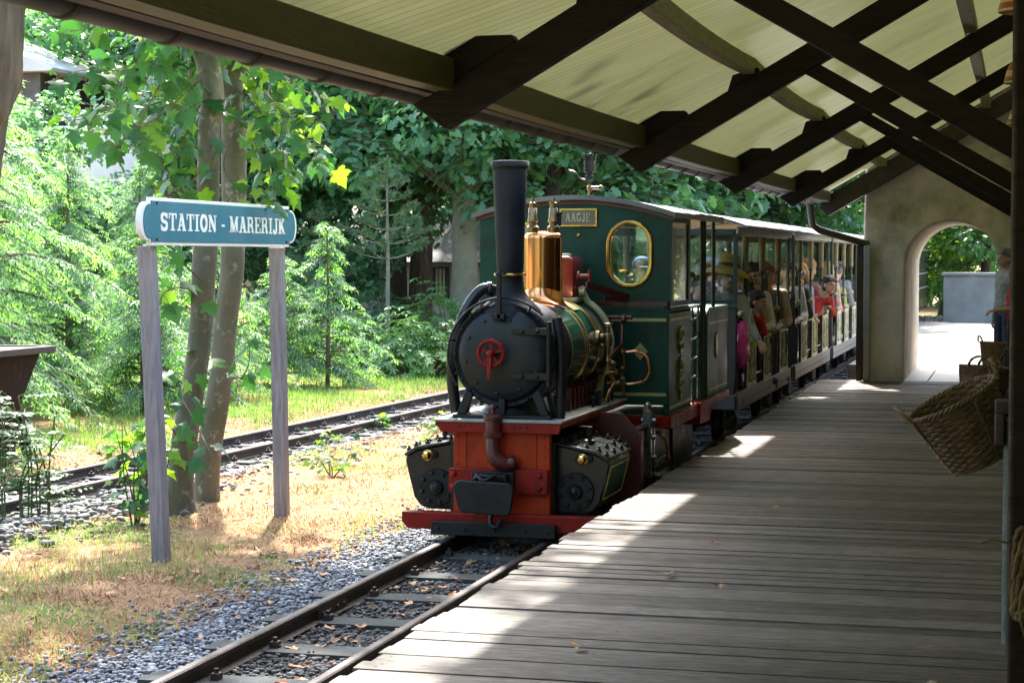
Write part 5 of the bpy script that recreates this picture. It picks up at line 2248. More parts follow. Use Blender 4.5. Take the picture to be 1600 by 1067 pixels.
def remesh(bm, voxel, name, smooth=2):
    me = bpy.data.meshes.new(name)
    bm.to_mesh(me)
    bm.free()
    o = bpy.data.objects.new(name, me)
    C.objects.link(o)
    md = o.modifiers.new('r', 'REMESH')
    md.mode = 'VOXEL'
    md.voxel_size = voxel
    md.use_smooth_shade = True
    sm = o.modifiers.new('s', 'SMOOTH')
    sm.factor = .5
    sm.iterations = smooth
    dg = bpy.context.evaluated_depsgraph_get()
    res = bpy.data.meshes.new_from_object(o.evaluated_get(dg))
    bpy.data.objects.remove(o)
    bpy.data.meshes.remove(me)
    res.name = name
    return res


def hand(bm, w, d, side, curl=.5):
    """palm from the wrist w along d, five separate fingers"""
    d = Vector(d).normalized()
    s = d.cross(Vector((0, 0, 1)))
    if s.length < .1:
        s = Vector((1, 0, 0))
    s.normalize()
    s *= side
    n = d.cross(s).normalized()
    if n.z > 0:
        n = -n
    p = Vector(w)
    capsule(bm, p, p + d * .05, .022, .02, 8)
    for k in range(4):
        off = s * (.026 - .0175 * k)
        capsule(bm, p + d * .03 + off * .6, p + d * .082 + off, .015, .0105, 8)
        ln = (.034, .040, .037, .028)[k]
        b = p + d * .082 + off
        m1 = b + (d * math.cos(curl) + n * math.sin(curl)) * ln
        m2 = m1 + (d * math.cos(curl * 2.2) + n * math.sin(curl * 2.2)) * ln * .7
        capsule(bm, b, m1, .0088, .0082, 8)
        capsule(bm, m1, m2, .0082, .007, 8)
    b = p + d * .022 + s * .024
    m1 = b + (d * .6 + s * .75 + n * .3).normalized() * .034
    m2 = m1 + (d * .95 + s * .15 + n * .4).normalized() * .026
    capsule(bm, b, m1, .011, .009, 8)
    capsule(bm, m1, m2, .009, .0075, 8)


_pn = [0]


def person(label, loc, rz=0, scale=1.0, hy=0, tilt=0, nod=0, lean=(0, 0), shirt=(.2, .2, .2), skin=0, hair='brown', long=False, curly=False,
           pose='sit', arms='lap', child=False, trousers=(.03, .04, .08), hat=None, sleeve='long', female=False, hand_to=None, vox=.0105):
    """local frame: faces -y, hips at the seat (sit) or feet at 0 (stand)"""
    _pn[0] += 1
    t = thing('person', label, 'person', loc, rz, None, scale)
    lx, ly = lean
    zb = 0.0 if pose == 'sit' else .92
    hs = 1.18 if child else 1.0           # children have bigger heads for their bodies
    pel = Vector((0, 0, zb + .09))
    chest = Vector((lx * .6, ly * .6, zb + .36))
    neck = Vector((lx * .9, ly * .9, zb + .52))
    head = Vector((lx * 1.12, ly * 1.15 - .015, zb + .52 + .145 * hs))
    sw_ = .165 if not female else .15
    shs = [Vector((lx * .85 + s * sw_, ly * .85, zb + .475)) for s in (-1, 1)]
    if pose == 'sit':
        knees = [Vector((s * .10, -.42, zb + .07)) for s in (-1, 1)]
        feet = [Vector((s * .10, -.40, zb - .34)) for s in (-1, 1)]
        hips = [Vector((s * .09, 0, zb + .07)) for s in (-1, 1)]
    else:
        hips = [Vector((s * .09, 0, zb + .02)) for s in (-1, 1)]
        knees = [Vector((s * .10, -.03, .49)) for s in (-1, 1)]
        feet = [Vector((s * .11, .0, .08)) for s in (-1, 1)]
    els, wrs = [], []
    for i, s in enumerate((-1, 1)):
        sh = shs[i]
        a = arms[i] if isinstance(arms, (tuple, list)) else arms
        if a == 'lap':
            e = sh + Vector((s * .05, -.05, -.27))
            w = e + Vector((-s * .08, -.21, -.02))
        elif a == 'side':
            e = sh + Vector((s * .06, .03, -.28))
            w = e + Vector((s * .01, -.06, -.25))
        elif a == 'fold':
            e = sh + Vector((s * .06, -.10, -.24))
            w = e + Vector((-s * .20, -.12, .06))
        elif a == 'out':
            e = sh + Vector((s * .14, -.10, -.22))
            w = e + Vector((s * .04, -.20, .04))
        elif a == 'chin':
            e = sh + Vector((s * .03, -.20, -.20))
            w = e + Vector((-s * .08, -.05, .20))
        else:
            e = sh + Vector(a[0])
            w = e + Vector(a[1])
        els.append(e)
        wrs.append(w)
    rot = Euler((R(nod), R(tilt), R(hy)), 'XYZ').to_matrix()
    # --- body: one continuous surface
    bm = bmesh.new()
    ell(bm, pel, (.155, .11, .12))
    capsule(bm, pel, chest, .125, .13)
    ell(bm, chest + Vector((0, 0, .03)), (.165, .105, .14))
    capsule(bm, shs[0] * .8 + chest * .2 + Vector((0, 0, .0)), shs[1] * .8 + chest * .2, .062, .062)
    capsule(bm, neck - Vector((0, -.01, .05)), head - Vector((0, -.02, .04)), .052, .047)
    def hp(x, y, z):
        return head + rot @ (Vector((x, y, z)) * hs)
    ell(bm, hp(0, .012, .03), (.074 * hs, .092 * hs, .082 * hs), rot)
    ell(bm, hp(0, -.018, -.03), (.060 * hs, .070 * hs, .078 * hs), rot)
    ell(bm, hp(0, -.052, -.082), (.026 * hs, .025 * hs, .022 * hs), rot)
    capsule(bm, hp(0, -.085, .012), hp(0, -.104, -.022), .008 * hs, .014 * hs, 8)
    ell(bm, hp(0, -.083, -.052), (.024 * hs, .012 * hs, .010 * hs), rot)
    capsule(bm, hp(-.034, -.078, .032), hp(.034, -.078, .032), .010 * hs, .010 * hs, 8)
    for s in (-1, 1):
        ell(bm, hp(s * .074, .006, -.008), (.012 * hs, .022 * hs, .033 * hs), rot)
    for i, s in enumerate((-1, 1)):
        capsule(bm, shs[i], els[i], .046, .038)
        capsule(bm, els[i], wrs[i], .037, .025)
        hand(bm, wrs[i] + (wrs[i] - els[i]).normalized() * .01, wrs[i] - els[i], -s if s > 0 else 1, .55)
        capsule(bm, hips[i], knees[i], .085, .058)
        capsule(bm, knees[i], feet[i], .056, .038)
        capsule(bm, feet[i] + Vector((0, .03, -.03)), feet[i] + Vector((0, -.13, -.04)), .038, .03)
    me = remesh(bm, vox, 'body', 2)
    me.materials.append(MATS['skin_%d' % skin])
    body = bpy.data.objects.new('body', me)
    C.objects.link(body)
    body.parent = t
    # --- clothes
    def cloth(col):
        n = 'cloth_%.2f_%.2f_%.2f' % col
        if n not in MATS:
            M(n, col, .8, 0, tuple(v * .7 for v in col), 7, bump=1.0, bs=9)
        MATS[n].node_tree.nodes['Bump'].inputs['Distance'].default_value = .05
        return MATS[n]
    bm = bmesh.new()
    g = .014
    ell(bm, pel + Vector((0, 0, .02)), (.168, .124, .10))
    capsule(bm, pel, chest, .125 + g, .128 + g)
    ell(bm, chest + Vector((0, 0, .03)), (.165 + g, .105 + g, .14 + g))
    capsule(bm, shs[0] * .8 + chest * .2, shs[1] * .8 + chest * .2, .062 + g, .062 + g)
    for i in range(2):
        capsule(bm, shs[i], els[i], .055, .046)
        if sleeve == 'long':
            capsule(bm, els[i], wrs[i], .046, .034)
        # keep only the upper part of a short sleeve: shorten
    me = remesh(bm, .013, 'shirt', 3)
    me.materials.append(cloth(shirt))
    if sleeve == 'none':
        pass
    o = bpy.data.objects.new('shirt', me)
    C.objects.link(o)
    o.parent = t
    bm = bmesh.new()
    for i in range(2):
        capsule(bm, hips[i], knees[i], .10, .072)
        capsule(bm, knees[i], feet[i] + Vector((0, 0, .02)), .07, .055)
    ell(bm, pel - Vector((0, 0, .02)), (.172, .128, .105))
    me = remesh(bm, .016, 'trousers', 2)
    me.materials.append(cloth(trousers))
    o = bpy.data.objects.new('trousers', me)
    C.objects.link(o)
    o.parent = t
    bm = bmesh.new()
    for i in range(2):
        capsule(bm, feet[i] + Vector((0, .035, -.035)), feet[i] + Vector((0, -.14, -.045)), .044, .036)
    me = remesh(bm, .014, 'shoes', 1)
    me.materials.append(cloth((.05, .045, .04)))
    o = bpy.data.objects.new('shoes', me)
    C.objects.link(o)
    o.parent = t
    # --- hair
    bm = bmesh.new()
    ell(bm, hp(0, .022, .045), (.083 * hs, .094 * hs, .083 * hs), rot)
    ell(bm, hp(0, .045, -.005), (.080 * hs, .068 * hs, .085 * hs), rot)
    r3 = random.Random(_pn[0])
    for k in range(70 if not curly else 90):
        a = r3.uniform(0, 2 * PI)
        e_ = r3.uniform(.15, 1.35)
        dx, dy, dz = math.cos(a) * math.cos(e_), math.sin(a) * math.cos(e_), math.sin(e_)
        if dy < -.35 and dz < .62:
            continue
        q = r3.uniform(.012, .022) if not curly else .028
        jj = r3.uniform(.94, 1.12)
        ell(bm, hp(dx * .080 * jj, .022 + dy * .088 * jj, .035 + dz * .084 * jj), (q * hs,) * 3, sub=1)
    if long:
        for s in (-1, 0, 1):
            capsule(bm, hp(s * .055, .055, .0), hp(s * .06, .06, -.14) , .035 * hs, .024 * hs)
    # fringe
    for k in range(5):
        capsule(bm, hp(-.05 + k * .025, -.055, .085), hp(-.056 + k * .028, -.078, .058), .018 * hs, .010 * hs, 6)
    me = remesh(bm, .008, 'hair', 0)
    me.materials.append(MATS['hair_' + hair])
    o = bpy.data.objects.new('hair', me)
    C.objects.link(o)
    o.parent = t
    # --- eyes and mouth
    for s in (-1, 1):
        m = MB()
        m.sphere(tuple(hp(s * .031, -.082, .010)), .009 * hs, 8, (1.3, .7, .8))
        m.build('eye', 'eye_dark', t)
    m = MB()
    m.tube([tuple(hp(-.022, -.088, -.050)), tuple(hp(0, -.096, -.048)), tuple(hp(.022, -.088, -.050))], .0055 * hs, 6)
    m.build('mouth', 'lip', t)
    if hat == 'straw':
        m = MB()
        hb = []
        for r_, h_ in ((.088, .16), (.094, .10), (.098, .055), (.105, .05), (.15, .035), (.195, .0), (.215, -.03), (.214, -.036), (.19, -.008), (.15, .027), (.10, .040), (.0, .045)):
            hb.append((r_ * hs, h_))
        hb = [(0, .168), (.05, .168)] + hb
        m.lathe(hb, (0, 0, 0), 'z', 32, cap=False)
        m.v = [tuple(hp(x, y + .015, z + .035)) for x, y, z in m.v]
        h_ = m.build('sun_hat', 'straw_hat', t)
        m = MB()
        m.lathe([(.099, .06), (.1, .058), (.098, .085), (.097, .086)], (0, 0, 0), 'z', 32, cap=False)
        m.v = [tuple(hp(x, y + .015, z + .035)) for x, y, z in m.v]
        m.build('hat_band', 'hair_dark', h_)
    elif hat == 'blue':
        m = MB()
        m.lathe([(.088, .03), (.09, .05), (.086, .085), (.066, .115), (.03, .13), (0, .133)], (0, .015, 0), 'z', 24, cap=False)
        m.add([(-.06, -.07, .035), (.06, -.07, .035), (.05, -.15, .025), (-.05, -.15, .025), (-.06, -.07, .042), (.06, -.07, .042), (.05, -.15, .032), (-.05, -.15, .032)],
              [(0, 1, 2, 3), (7, 6, 5, 4), (0, 4, 5, 1), (1, 5, 6, 2), (2, 6, 7, 3), (3, 7, 4, 0)])
        m.v = [tuple(hp(x, y, z + .01)) for x, y, z in m.v]
        if 'cap_blue' not in MATS:
            M('cap_blue', (.03, .12, .5), .7)
        m.build('cap', 'cap_blue', t)
    elif hat == 'band':
        m = MB()
        m.tube([tuple(hp(.090 * math.cos(R(a)), .02, .035 + .096 * math.sin(R(a)))) for a in range(0, 181, 12)], .008, 6)
        m.build('hair_band', 'ivory', t)
    return t


SEAT = .84


r9 = random.Random(5)


def rider(px, py, Y, rz, label, **k):
    """a seated passenger whose head shows at that place of the coach"""
    p = at_y(px, py, Y)
    free = k.pop('free', False)
    x = min(-2.80, max(-3.68, p.x)) if not free else p.x
    sc = (p.z - SEAT) / .665
    sc = min(1.16, max(.62, sc))
    if sc < .9:
        k.setdefault('child', True)
    hz = .665 + (.026 if k.get('child') else 0)
    sc = min(1.16, max(.60, (p.z - SEAT) / hz))
    a = rz
    if a > R(22) and a < R(90):          # seated along the coach, only the head turned out
        k['hy'] = math.degrees(a - R(15))
        a = R(15)
    k.setdefault('tilt', r9.uniform(-9, 9))
    k.setdefault('nod', r9.uniform(-10, 8))
    k['hy'] = k.get('hy', 0) + r9.uniform(-14, 14)
    if x > -2.90:                        # body stays on the bench, upper body leans out
        dx = (x + 2.93) / sc
        k['lean'] = (dx * math.cos(a) / 1.12, -dx * math.sin(a) / 1.15)
    ly = k.get('lean', (0, 0))
    ox = (ly[0] * 1.12 * math.cos(a) - (ly[1] * 1.15) * math.sin(a)) * sc
    oy = (ly[0] * 1.12 * math.sin(a) + (ly[1] * 1.15) * math.cos(a)) * sc
    return person(label, (x - ox, Y - oy, SEAT + .004), a, sc, **k)


W_, K_, N_, G_, B_ = (.7, .7, .68), (.02, .02, .025), (.03, .06, .16), (.16, .17, .12), (.05, .12, .35)
# first coach
rider(1076, 446, 19.5, R(10), 'dark haired child in a blue shirt sitting lowest at the front of the first coach', shirt=B_, hair='dark', skin=1)
rider(1092, 455, 18.85, R(35), 'short haired boy in a dark blue shirt just behind the cab opening, looking right', shirt=N_, hair='brown', skin=1, child=True)
rider(1098, 424, 20.6, R(200), 'grey haired man seen from behind, highest head behind the cab post', shirt=N_, hair='grey', skin=1)
rider(1138, 424, 20.3, R(5), 'dark haired man facing forward behind the straw hat passenger', shirt=(.05, .05, .06), hair='dark', skin=1)
rider(1163, 428, 19.05, R(28), 'woman in a wide straw hat and beige shirt leaning her arm over the coach side', shirt=(.36, .33, .24), hair='brown', skin=0, hat='straw', female=True, tilt=12,
      arms=('lap', ((.08, -.06, -.24), (.04, -.16, -.10))), vox=.009)
rider(1106, 462, 19.35, R(5), 'small child with a bare forehead tucked between the boy and the straw hat woman', shirt=(.05, .06, .1), hair='brown', skin=0, child=True)
rider(1183, 472, 19.55, R(72), 'boy in a red shirt pressing his face out between two posts of the first coach', shirt=(.5, .02, .02), hair='dark', skin=0, child=True, free=True,
      arms=('lap', 'chin'), vox=.009)
rider(1183, 418, 20.8, R(60), 'dark haired man in a white shirt, head above the leaning boy', shirt=W_, hair='dark', skin=1)
rider(1206, 448, 20.75, R(150), 'girl with a pale hair band and yellow shirt turned towards the rear', shirt=(.45, .36, .10), hair='dark', skin=0, hat='band', female=True, long=True)
rider(1209, 412, 21.9, R(20), 'bald looking fair person far side of the first coach behind the hair band girl', shirt=(.3, .2, .18), hair='red', skin=0)
rider(1228, 428, 21.95, R(160), 'curly brown haired woman in a brown top at the rear of the first coach', shirt=(.20, .12, .09), hair='red', skin=0, curly=True, female=True)
rider(1240, 424, 22.4, R(70), 'blond person in profile at the last post of the first coach', shirt=(.5, .4, .3), hair='blond', skin=0, long=True)
rider(1221, 470, 21.3, R(170), 'person with bare arms and turquoise shirt near the half door of the first coach', shirt=(.10, .42, .42), hair='red', skin=0, child=True, female=True, trousers=(.06, .14, .4))
# second coach
rider(1254, 426, 24.3, R(30), 'young woman in a white top at the front post of the second coach', shirt=W_, hair='brown', skin=0, female=True, long=True)
rider(1271, 432, 24.9, R(180), 'black haired person seen from behind in the second coach', shirt=K_, hair='dark', skin=2, long=True)
rider(1273, 410, 26.2, R(10), 'pink faced tall person in the middle of the second coach', shirt=(.3, .1, .1), hair='red', skin=0)
rider(1275, 478, 24.2, R(60), 'small child in a bright red shirt low behind the front panels of the second coach', shirt=(.6, .03, .05), hair='brown', skin=0, child=True)
rider(1293, 424, 26.6, R(170), 'blond child in a green top in the second coach', shirt=(.03, .14, .09), hair='blond', skin=0, child=True)
rider(1296, 447, 25.9, R(38), 'curly dark haired boy in red leaning out of the second coach towards the platform', shirt=(.5, .04, .04), hair='dark', skin=1, curly=True, child=True, free=True, tilt=10,
      arms=('lap', ((.02, -.12, -.22), (-.06, -.12, .08))), vox=.009)
rider(1262, 418, 25.6, R(-20), 'fair haired girl between the white top and the black hair in the second coach', shirt=(.3, .35, .5), hair='blond', skin=0, female=True, long=True)
rider(1284, 440, 25.2, R(15), 'child in a white shirt low behind the middle panel of the second coach', shirt=W_, hair='brown', skin=0, child=True)
rider(1152, 450, 21.2, R(10), 'child in a navy shirt glimpsed behind the straw hat woman', shirt=N_, hair='dark', skin=1, child=True)
rider(1196, 432, 21.3, R(-10), 'brown haired woman in a grey green top between two posts of the first coach', shirt=G_, hair='brown', skin=0, female=True, long=True)
# third coach
rider(1314, 446, 29.0, R(20), 'child in a blue shirt at the front of the third coach', shirt=B_, hair='brown', skin=0, child=True)
rider(1326, 420, 31.0, R(170), 'dark haired man in a grey shirt in the third coach', shirt=(.25, .25, .27), hair='dark', skin=1)
rider(1309, 424, 29.3, R(200), 'long haired blonde woman in a pale pink cardigan in the third coach', shirt=(.5, .38, .34), hair='blond', skin=0, long=True, female=True)
rider(1321, 440, 29.9, R(160), 'child in an orange vest in the third coach', shirt=(.75, .18, .03), hair='brown', skin=0, child=True)
rider(1334, 415, 31.2, R(5), 'brown haired boy in a green shirt, last visible before the gatehouse', shirt=(.05, .12, .06), hair='brown', skin=0)
rider(1336, 433, 30.6, R(-5), 'toddler in a yellow green shirt sitting in front of the last visible boy', shirt=(.35, .42, .12), hair='brown', skin=0, child=True)
# someone in a blue cap behind the cab window
p = at_y(1003, 424, 16.4)
sc = .92
person('person in a bright blue cap seen through the oval cab window', (p.x, 16.4, p.z - (.92 + .52 + .145) * sc), R(25), sc, pose='stand', arms='side', shirt=(.02, .03, .06), hair='brown', skin=0, hat='blue', vox=.012)
# people on the platform at the right edge, in front of the gatehouse
p = at_y(1566, 404, 23.6)
person('taller man with dark grey hair standing by the right side of the arch', (p.x + .05, 23.6, .26), R(-60), (p.z - .26) / 1.59, pose='stand', arms='side', shirt=(.4, .4, .42), hair='grey', skin=1)
p = at_y(1573, 425, 22.0)
person('grey haired man in a red shirt holding his hands out by the fence', (p.x + .12, 22.0, .26), R(-75), (p.z - .26) / 1.59, pose='stand', shirt=(.55, .03, .03), hair='grey', skin=1, sleeve='short',
       arms=(((.04, -.06, -.26), (.06, -.20, -.03)), ((-.04, -.06, -.26), (-.06, -.20, -.03))), vox=.009)

# pink bag hanging over the side in front of the straw hat woman
m = MB()
vs, fs = [], []
n1, n2 = 15, 20
for i in range(n1 + 1):
    t_ = i / n1
    w = .055 + .075 * math.sin(PI * min(1, t_ * 1.05)) ** .7 * (1 - .15 * t_)
    for j in range(n2):
        a = 2 * PI * j / n2
        k = 1 + .10 * math.sin(a * 5 + t_ * 9) + .05 * math.sin(a * 9 - t_ * 14)
        vs.append((math.cos(a) * .05 * k * (1 + .3 * math.sin(PI * t_)), math.sin(a) * w * k * 1.2, -.36 * t_ - .02 * math.sin(a * 3)))
for i in range(n1):
    for j in range(n2):
        fs.append((i * n2 + j, i * n2 + (j + 1) % n2, (i + 1) * n2 + (j + 1) % n2, (i + 1) * n2 + j))
fs += [tuple(range(n2)), tuple(reversed([n1 * n2 + j for j in range(n2)]))]
m.add(vs, fs)
bag = m.build('pink_bag', 'pink_cloth', ang=60)
p = at_y(1147, 508, 18.6)
bag.location = (-2.60, 18.62, p.z + .02)
bag.scale = (1.2, 1.3, 1.15)
tag(bag, 'shiny pink bag hanging over the front corner of the first coach', 'bag')
m = MB()
m.tube(bez([(0, 0, 0), (.02, .10, -.14), (.01, .16, -.3)], 6), .007, 6)
m.tube(bez([(0, .02, .02), (.0, -.04, -.10), (.02, .05, -.22)], 6), .006, 6)
wd = m.build('toy_wand', 'ivory', )
wd.location = (-2.56, 19.0, at_y(1170, 488, 19).z)
tag(wd, 'pale stick toy with yellow tip hanging from the hand of the straw hat woman', 'toy')
m = MB()
m.lathe([(.012, .0), (.035, -.05), (.03, -.07), (0, -.075)], (.01, .16, -.29), 'z', 12)
m.build('toy_tip', 'yellow_plastic', wd)
# ------------------------------------------------------------------ station sign
sg = thing('station_sign', 'teal station name board with white border and letters on two grey wooden posts', 'sign', (-5.12, 10.78, -.05))


def sign_outline(y0, y1, z0, z1, ins, iy=0):
    """straight top and bottom, stepped corners, ends bulging outwards"""
    b = .15
    st = .026                      # step at each corner
    zc_, hh = (z0 + z1) / 2, (z1 - z0) / 2 - ins
    ya, yb = y0 + b, y1 - b
    pts = [(ya, zc_ - hh), (yb, zc_ - hh), (yb, zc_ - hh + st - ins * .3)]
    h2 = hh - st + ins * .3
    w = b - iy
    for k in range(0, 13):
        a = -90 + 180 * k / 12
        pts.append((yb + .012 + (w - .012) * math.cos(R(a)) ** .8 if abs(a) < 89 else yb + .012, zc_ + h2 * math.sin(R(a))))
    pts += [(yb, zc_ + hh - st + ins * .3), (yb, zc_ + hh), (ya, zc_ + hh), (ya, zc_ + hh - st + ins * .3)]
    for k in range(0, 13):
        a = 90 - 180 * k / 12
        pts.append((ya - .012 - (w - .012) * math.cos(R(a)) ** .8 if abs(a) < 89 else ya - .012, zc_ + h2 * math.sin(R(a))))
    pts.append((ya, zc_ - hh + st - ins * .3))
    return pts


pL, pR = at_y(207, 347, 10.42), at_y(462, 356, 13.35)
yL, yR, zT, zB_ = 10.54, 13.12, 2.183, 1.892
XS = -5.075
m = MB()
m.prism([(y, z) for y, z in sign_outline(yL, yR, zB_, zT, 0)], XS - .03, XS, 'x')
bd = bw(m, 'board', 'sign_white', sg, smooth=False, bevel=.003)
m = MB()
m.prism(sign_outline(yL, yR, zB_, zT, .021, .045), XS + .001, XS + .006, 'x')
l = sg.location
m.v = [(x - l.x, y - l.y, z - l.z) for x, y, z in m.v]
m.build('board_face', 'sign_teal', bd, smooth=False)
m = lettering('STATION - MARERIJK', .108, 2.06, (XS + .006 - l.x, yL + .27 - l.y, zB_ + .092 - l.z), (0, 1, 0), (0, 0, 1), (1, 0, 0), .003)
m.build('board_lettering', 'sign_white', bd, smooth=False)
m = MB()
for y_ in (yL + .22, yR - .22):
    for z_ in (zB_ + .035, zT - .035):
        m.lathe([(.009, 0), (.009, .004), (.005, .007)], (XS + .006 - l.x, y_ - l.y, z_ - l.z), 'x', 8)
m.build('board_screws', 'rust', bd)
for (y_, xt, xb) in ((10.80, -5.155, -5.06), (12.93, -5.155, -5.12)):
    m = MB()
    w = .047
    m.add([(x + i * w, y_ + j * w, z) for x, z in ((xb, -.35), (xt, zB_ + .0 if False else zB_ - .002)) for i, j in ((-1, -1), (1, -1), (1, 1), (-1, 1))],
          [(3, 2, 1, 0), (4, 5, 6, 7), (0, 1, 5, 4), (1, 2, 6, 5), (2, 3, 7, 6), (3, 0, 4, 7)])
    bw(m, 'post', 'post_grey', sg, bevel=.008)


# ------------------------------------------------------------------ wicker baskets
def basket(label, loc, rot, sc=1.0, mat='wicker', hgt=.42, r0=.165, r1=.235, rings=22, group='wicker baskets hung along the platform'):
    t = thing('wicker_basket', label, 'basket', loc, 0, group, sc)
    t.rotation_euler = rot
    ns = 26
    m = MB()
    for i in range(rings):
        f = (i + .5) / rings
        r = r0 + (r1 - r0) * f ** .8
        z = hgt * f
        for ph in (0, 1):
            pts = []
            for j in range(ns * 3):
                a = 2 * PI * j / (ns * 3)
                off = math.cos(ns / 2 * a + PI * ((i + ph) % 2)) * .006
                pts.append(((r + off) * math.cos(a), (r + off) * math.sin(a), z + (ph - .5) * hgt / rings * .5 + random.uniform(-.0012, .0012)))
            m.tube(pts, hgt / rings * .30, 5, closed=True)
    for j in range(ns):
        a = 2 * PI * (j + .5) / ns
        m.tube([((r0 + (r1 - r0) * f ** .8) * math.cos(a), (r0 + (r1 - r0) * f ** .8) * math.sin(a), hgt * f) for f in (0, .25, .5, .75, 1)], .005, 5)
    m.lathe([(0, .004), (r0, .004), (r0, .012), (0, .012)], (0, 0, 0), 'z', 28)
    m.build('weave', mat, t)
    m = MB()
    for q in range(3):
        pts = [((r1 + .004 + .006 * math.cos(a * 17 + q * 2.1)) * math.cos(a), (r1 + .004 + .006 * math.cos(a * 17 + q * 2.1)) * math.sin(a), hgt + .007 * math.sin(a * 17 + q * 2.1)) for a in np.linspace(0, 2 * PI, 170, endpoint=False)]
        m.tube(pts, .0055, 6, closed=True)
    m.build('rim', mat, t)
    for s in (-1, 1):
        m = MB()
        for q in (0, 1):
            pts = []
            for k in range(17):
                a = PI * k / 16
                pts.append((s * (r1 + .008 + .02 * math.sin(a)) + .006 * math.cos(k * 1.3 + q * PI), .075 * math.cos(a) + .004 * math.sin(k * 1.3 + q * PI), hgt + .075 * math.sin(a)))
            m.tube(pts, .007, 6)
        m.build('handle', mat, t)
    for a in (20, 110, 200, 290):
        m = MB()
        m.bar((r0 * math.cos(R(a)) * 1.06, r0 * math.sin(R(a)) * 1.06, .02), (r1 * math.cos(R(a)) * 1.05, r1 * math.sin(R(a)) * 1.05, hgt - .01), .008, .016)
        m.build('stake', mat, t)
    return t


# nearest basket, hanging tilted from the fence end
p = at_y(1537, 719, 8.3)
basket('large brown wicker basket hanging tilted from the nearest fence rail', (p.x, 8.3, p.z), (R(4), R(-28), R(8)), 1.0, hgt=.295, r0=.135, r1=.192, rings=22)
p = at_y(1534, 640, 12.2)
basket('dark wicker basket hanging upright behind the large tilted one', (p.x, 12.3, p.z), (R(3), R(2), R(80)), .95, hgt=.27, r0=.12, r1=.155, mat='wicker')
p = at_y(1551, 573, 20.9)
basket('light brown basket in the sun beyond the other two, beside the arch', (p.x + .02, 20.9, p.z), (R(0), R(3), R(20)), .9, mat='wicker_light', hgt=.28, r0=.13, r1=.18)
p = at_y(1530, 1100, 5.0)
basket('basket at the bottom right corner of which only the handle shows', (p.x + .04, 5.0, p.z - .30), (R(2), R(4), R(25)), .9, hgt=.32, r0=.13, r1=.185, mat='wicker')

# ------------------------------------------------------------------ fence on the right
fn = thing('platform_fence', 'green and brown queue fence along the right-hand posts', 'fence', (0.0, 12, .25))
for y in (8.0, 12.6, 16.9, 21.2):
    m = MB()
    m.tube([(.0, y, .252), (.0, y, 1.16)], .05, 14)
    m.lathe([(.055, 1.16), (.055, 1.18), (.03, 1.19)], (0, y, 0), 'z', 14)
    bw(m, 'fence_post', 'green_post', fn)
    m = MB()
    m.box(-.085, .20, y - .05, y + .05, 1.192, 1.245)
    m.box(-.085, -.045, y - .05, y + .05, 1.06, 1.191)
    bw(m, 'rail_end', 'deck_edge', fn, bevel=.008)
m = MB()
m.box(.06, .10, 7.9, 21.3, 1.0, 1.08)
bw(m, 'fence_rail', 'beam_brown', fn, bevel=.006)
m = MB()
m.box(.06, .10, 7.9, 21.3, .55, .62)
bw(m, 'fence_rail', 'beam_brown', fn, bevel=.006)

for y in (8.0, 12.6, 21.2):
    m = MB()
    m.tube(bez([(.0, y - .04, 1.20), (-.05, y + .06, 1.215), (-.09, y + .16, 1.19), (-.10, y + .24, 1.13), (-.07, y + .28, 1.08)] if y < 20 else [(.0, y, 1.2), (-.06, y - .1, 1.2), (-.1, y - .25, 1.1), (-.1, y - .28, 1.0)], 5), .008, 6)
    bw(m, 'iron_hook', 'black_iron', fn)

# rope hank on the nearest post
rp_ = MB()
for k in range(7):
    pts = []
    for j in range(40):
        a = 2 * PI * j / 40
        pts.append((-.075 + .022 * math.cos(a) + random.uniform(-.004, .004) - .004 * k % 3, .035 * math.sin(a) * 1.6 + random.uniform(-.006, .006), .13 * math.sin(a + .5 * k) * (1 + .05 * k) + random.uniform(-.008, .008)))
    rp_.tube(pts, .008, 6, closed=True)
for k in range(14):
    rp_.tube(bez([(-.07, 0, -.06), (-.08 + random.uniform(-.03, .02), random.uniform(-.03, .03), -.12), (-.06 + random.uniform(-.03, .03), random.uniform(-.04, .04), -.22)], 5), .003, 4)
rp_.tube(bez([(-.07, 0, .0), (-.10, .01, .08), (-.16, .0, .11), (-.20, .01, .10)], 6), .004, 5)
ro = rp_.build('rope_hank', 'rope_straw')
ro.location = (.075, 3.36, at_y(1590, 890, 3.4).z)
ro.scale = (.65, .7, .5)
tag(ro, 'straw coloured rope hank hanging on the nearest right-hand post', 'rope')

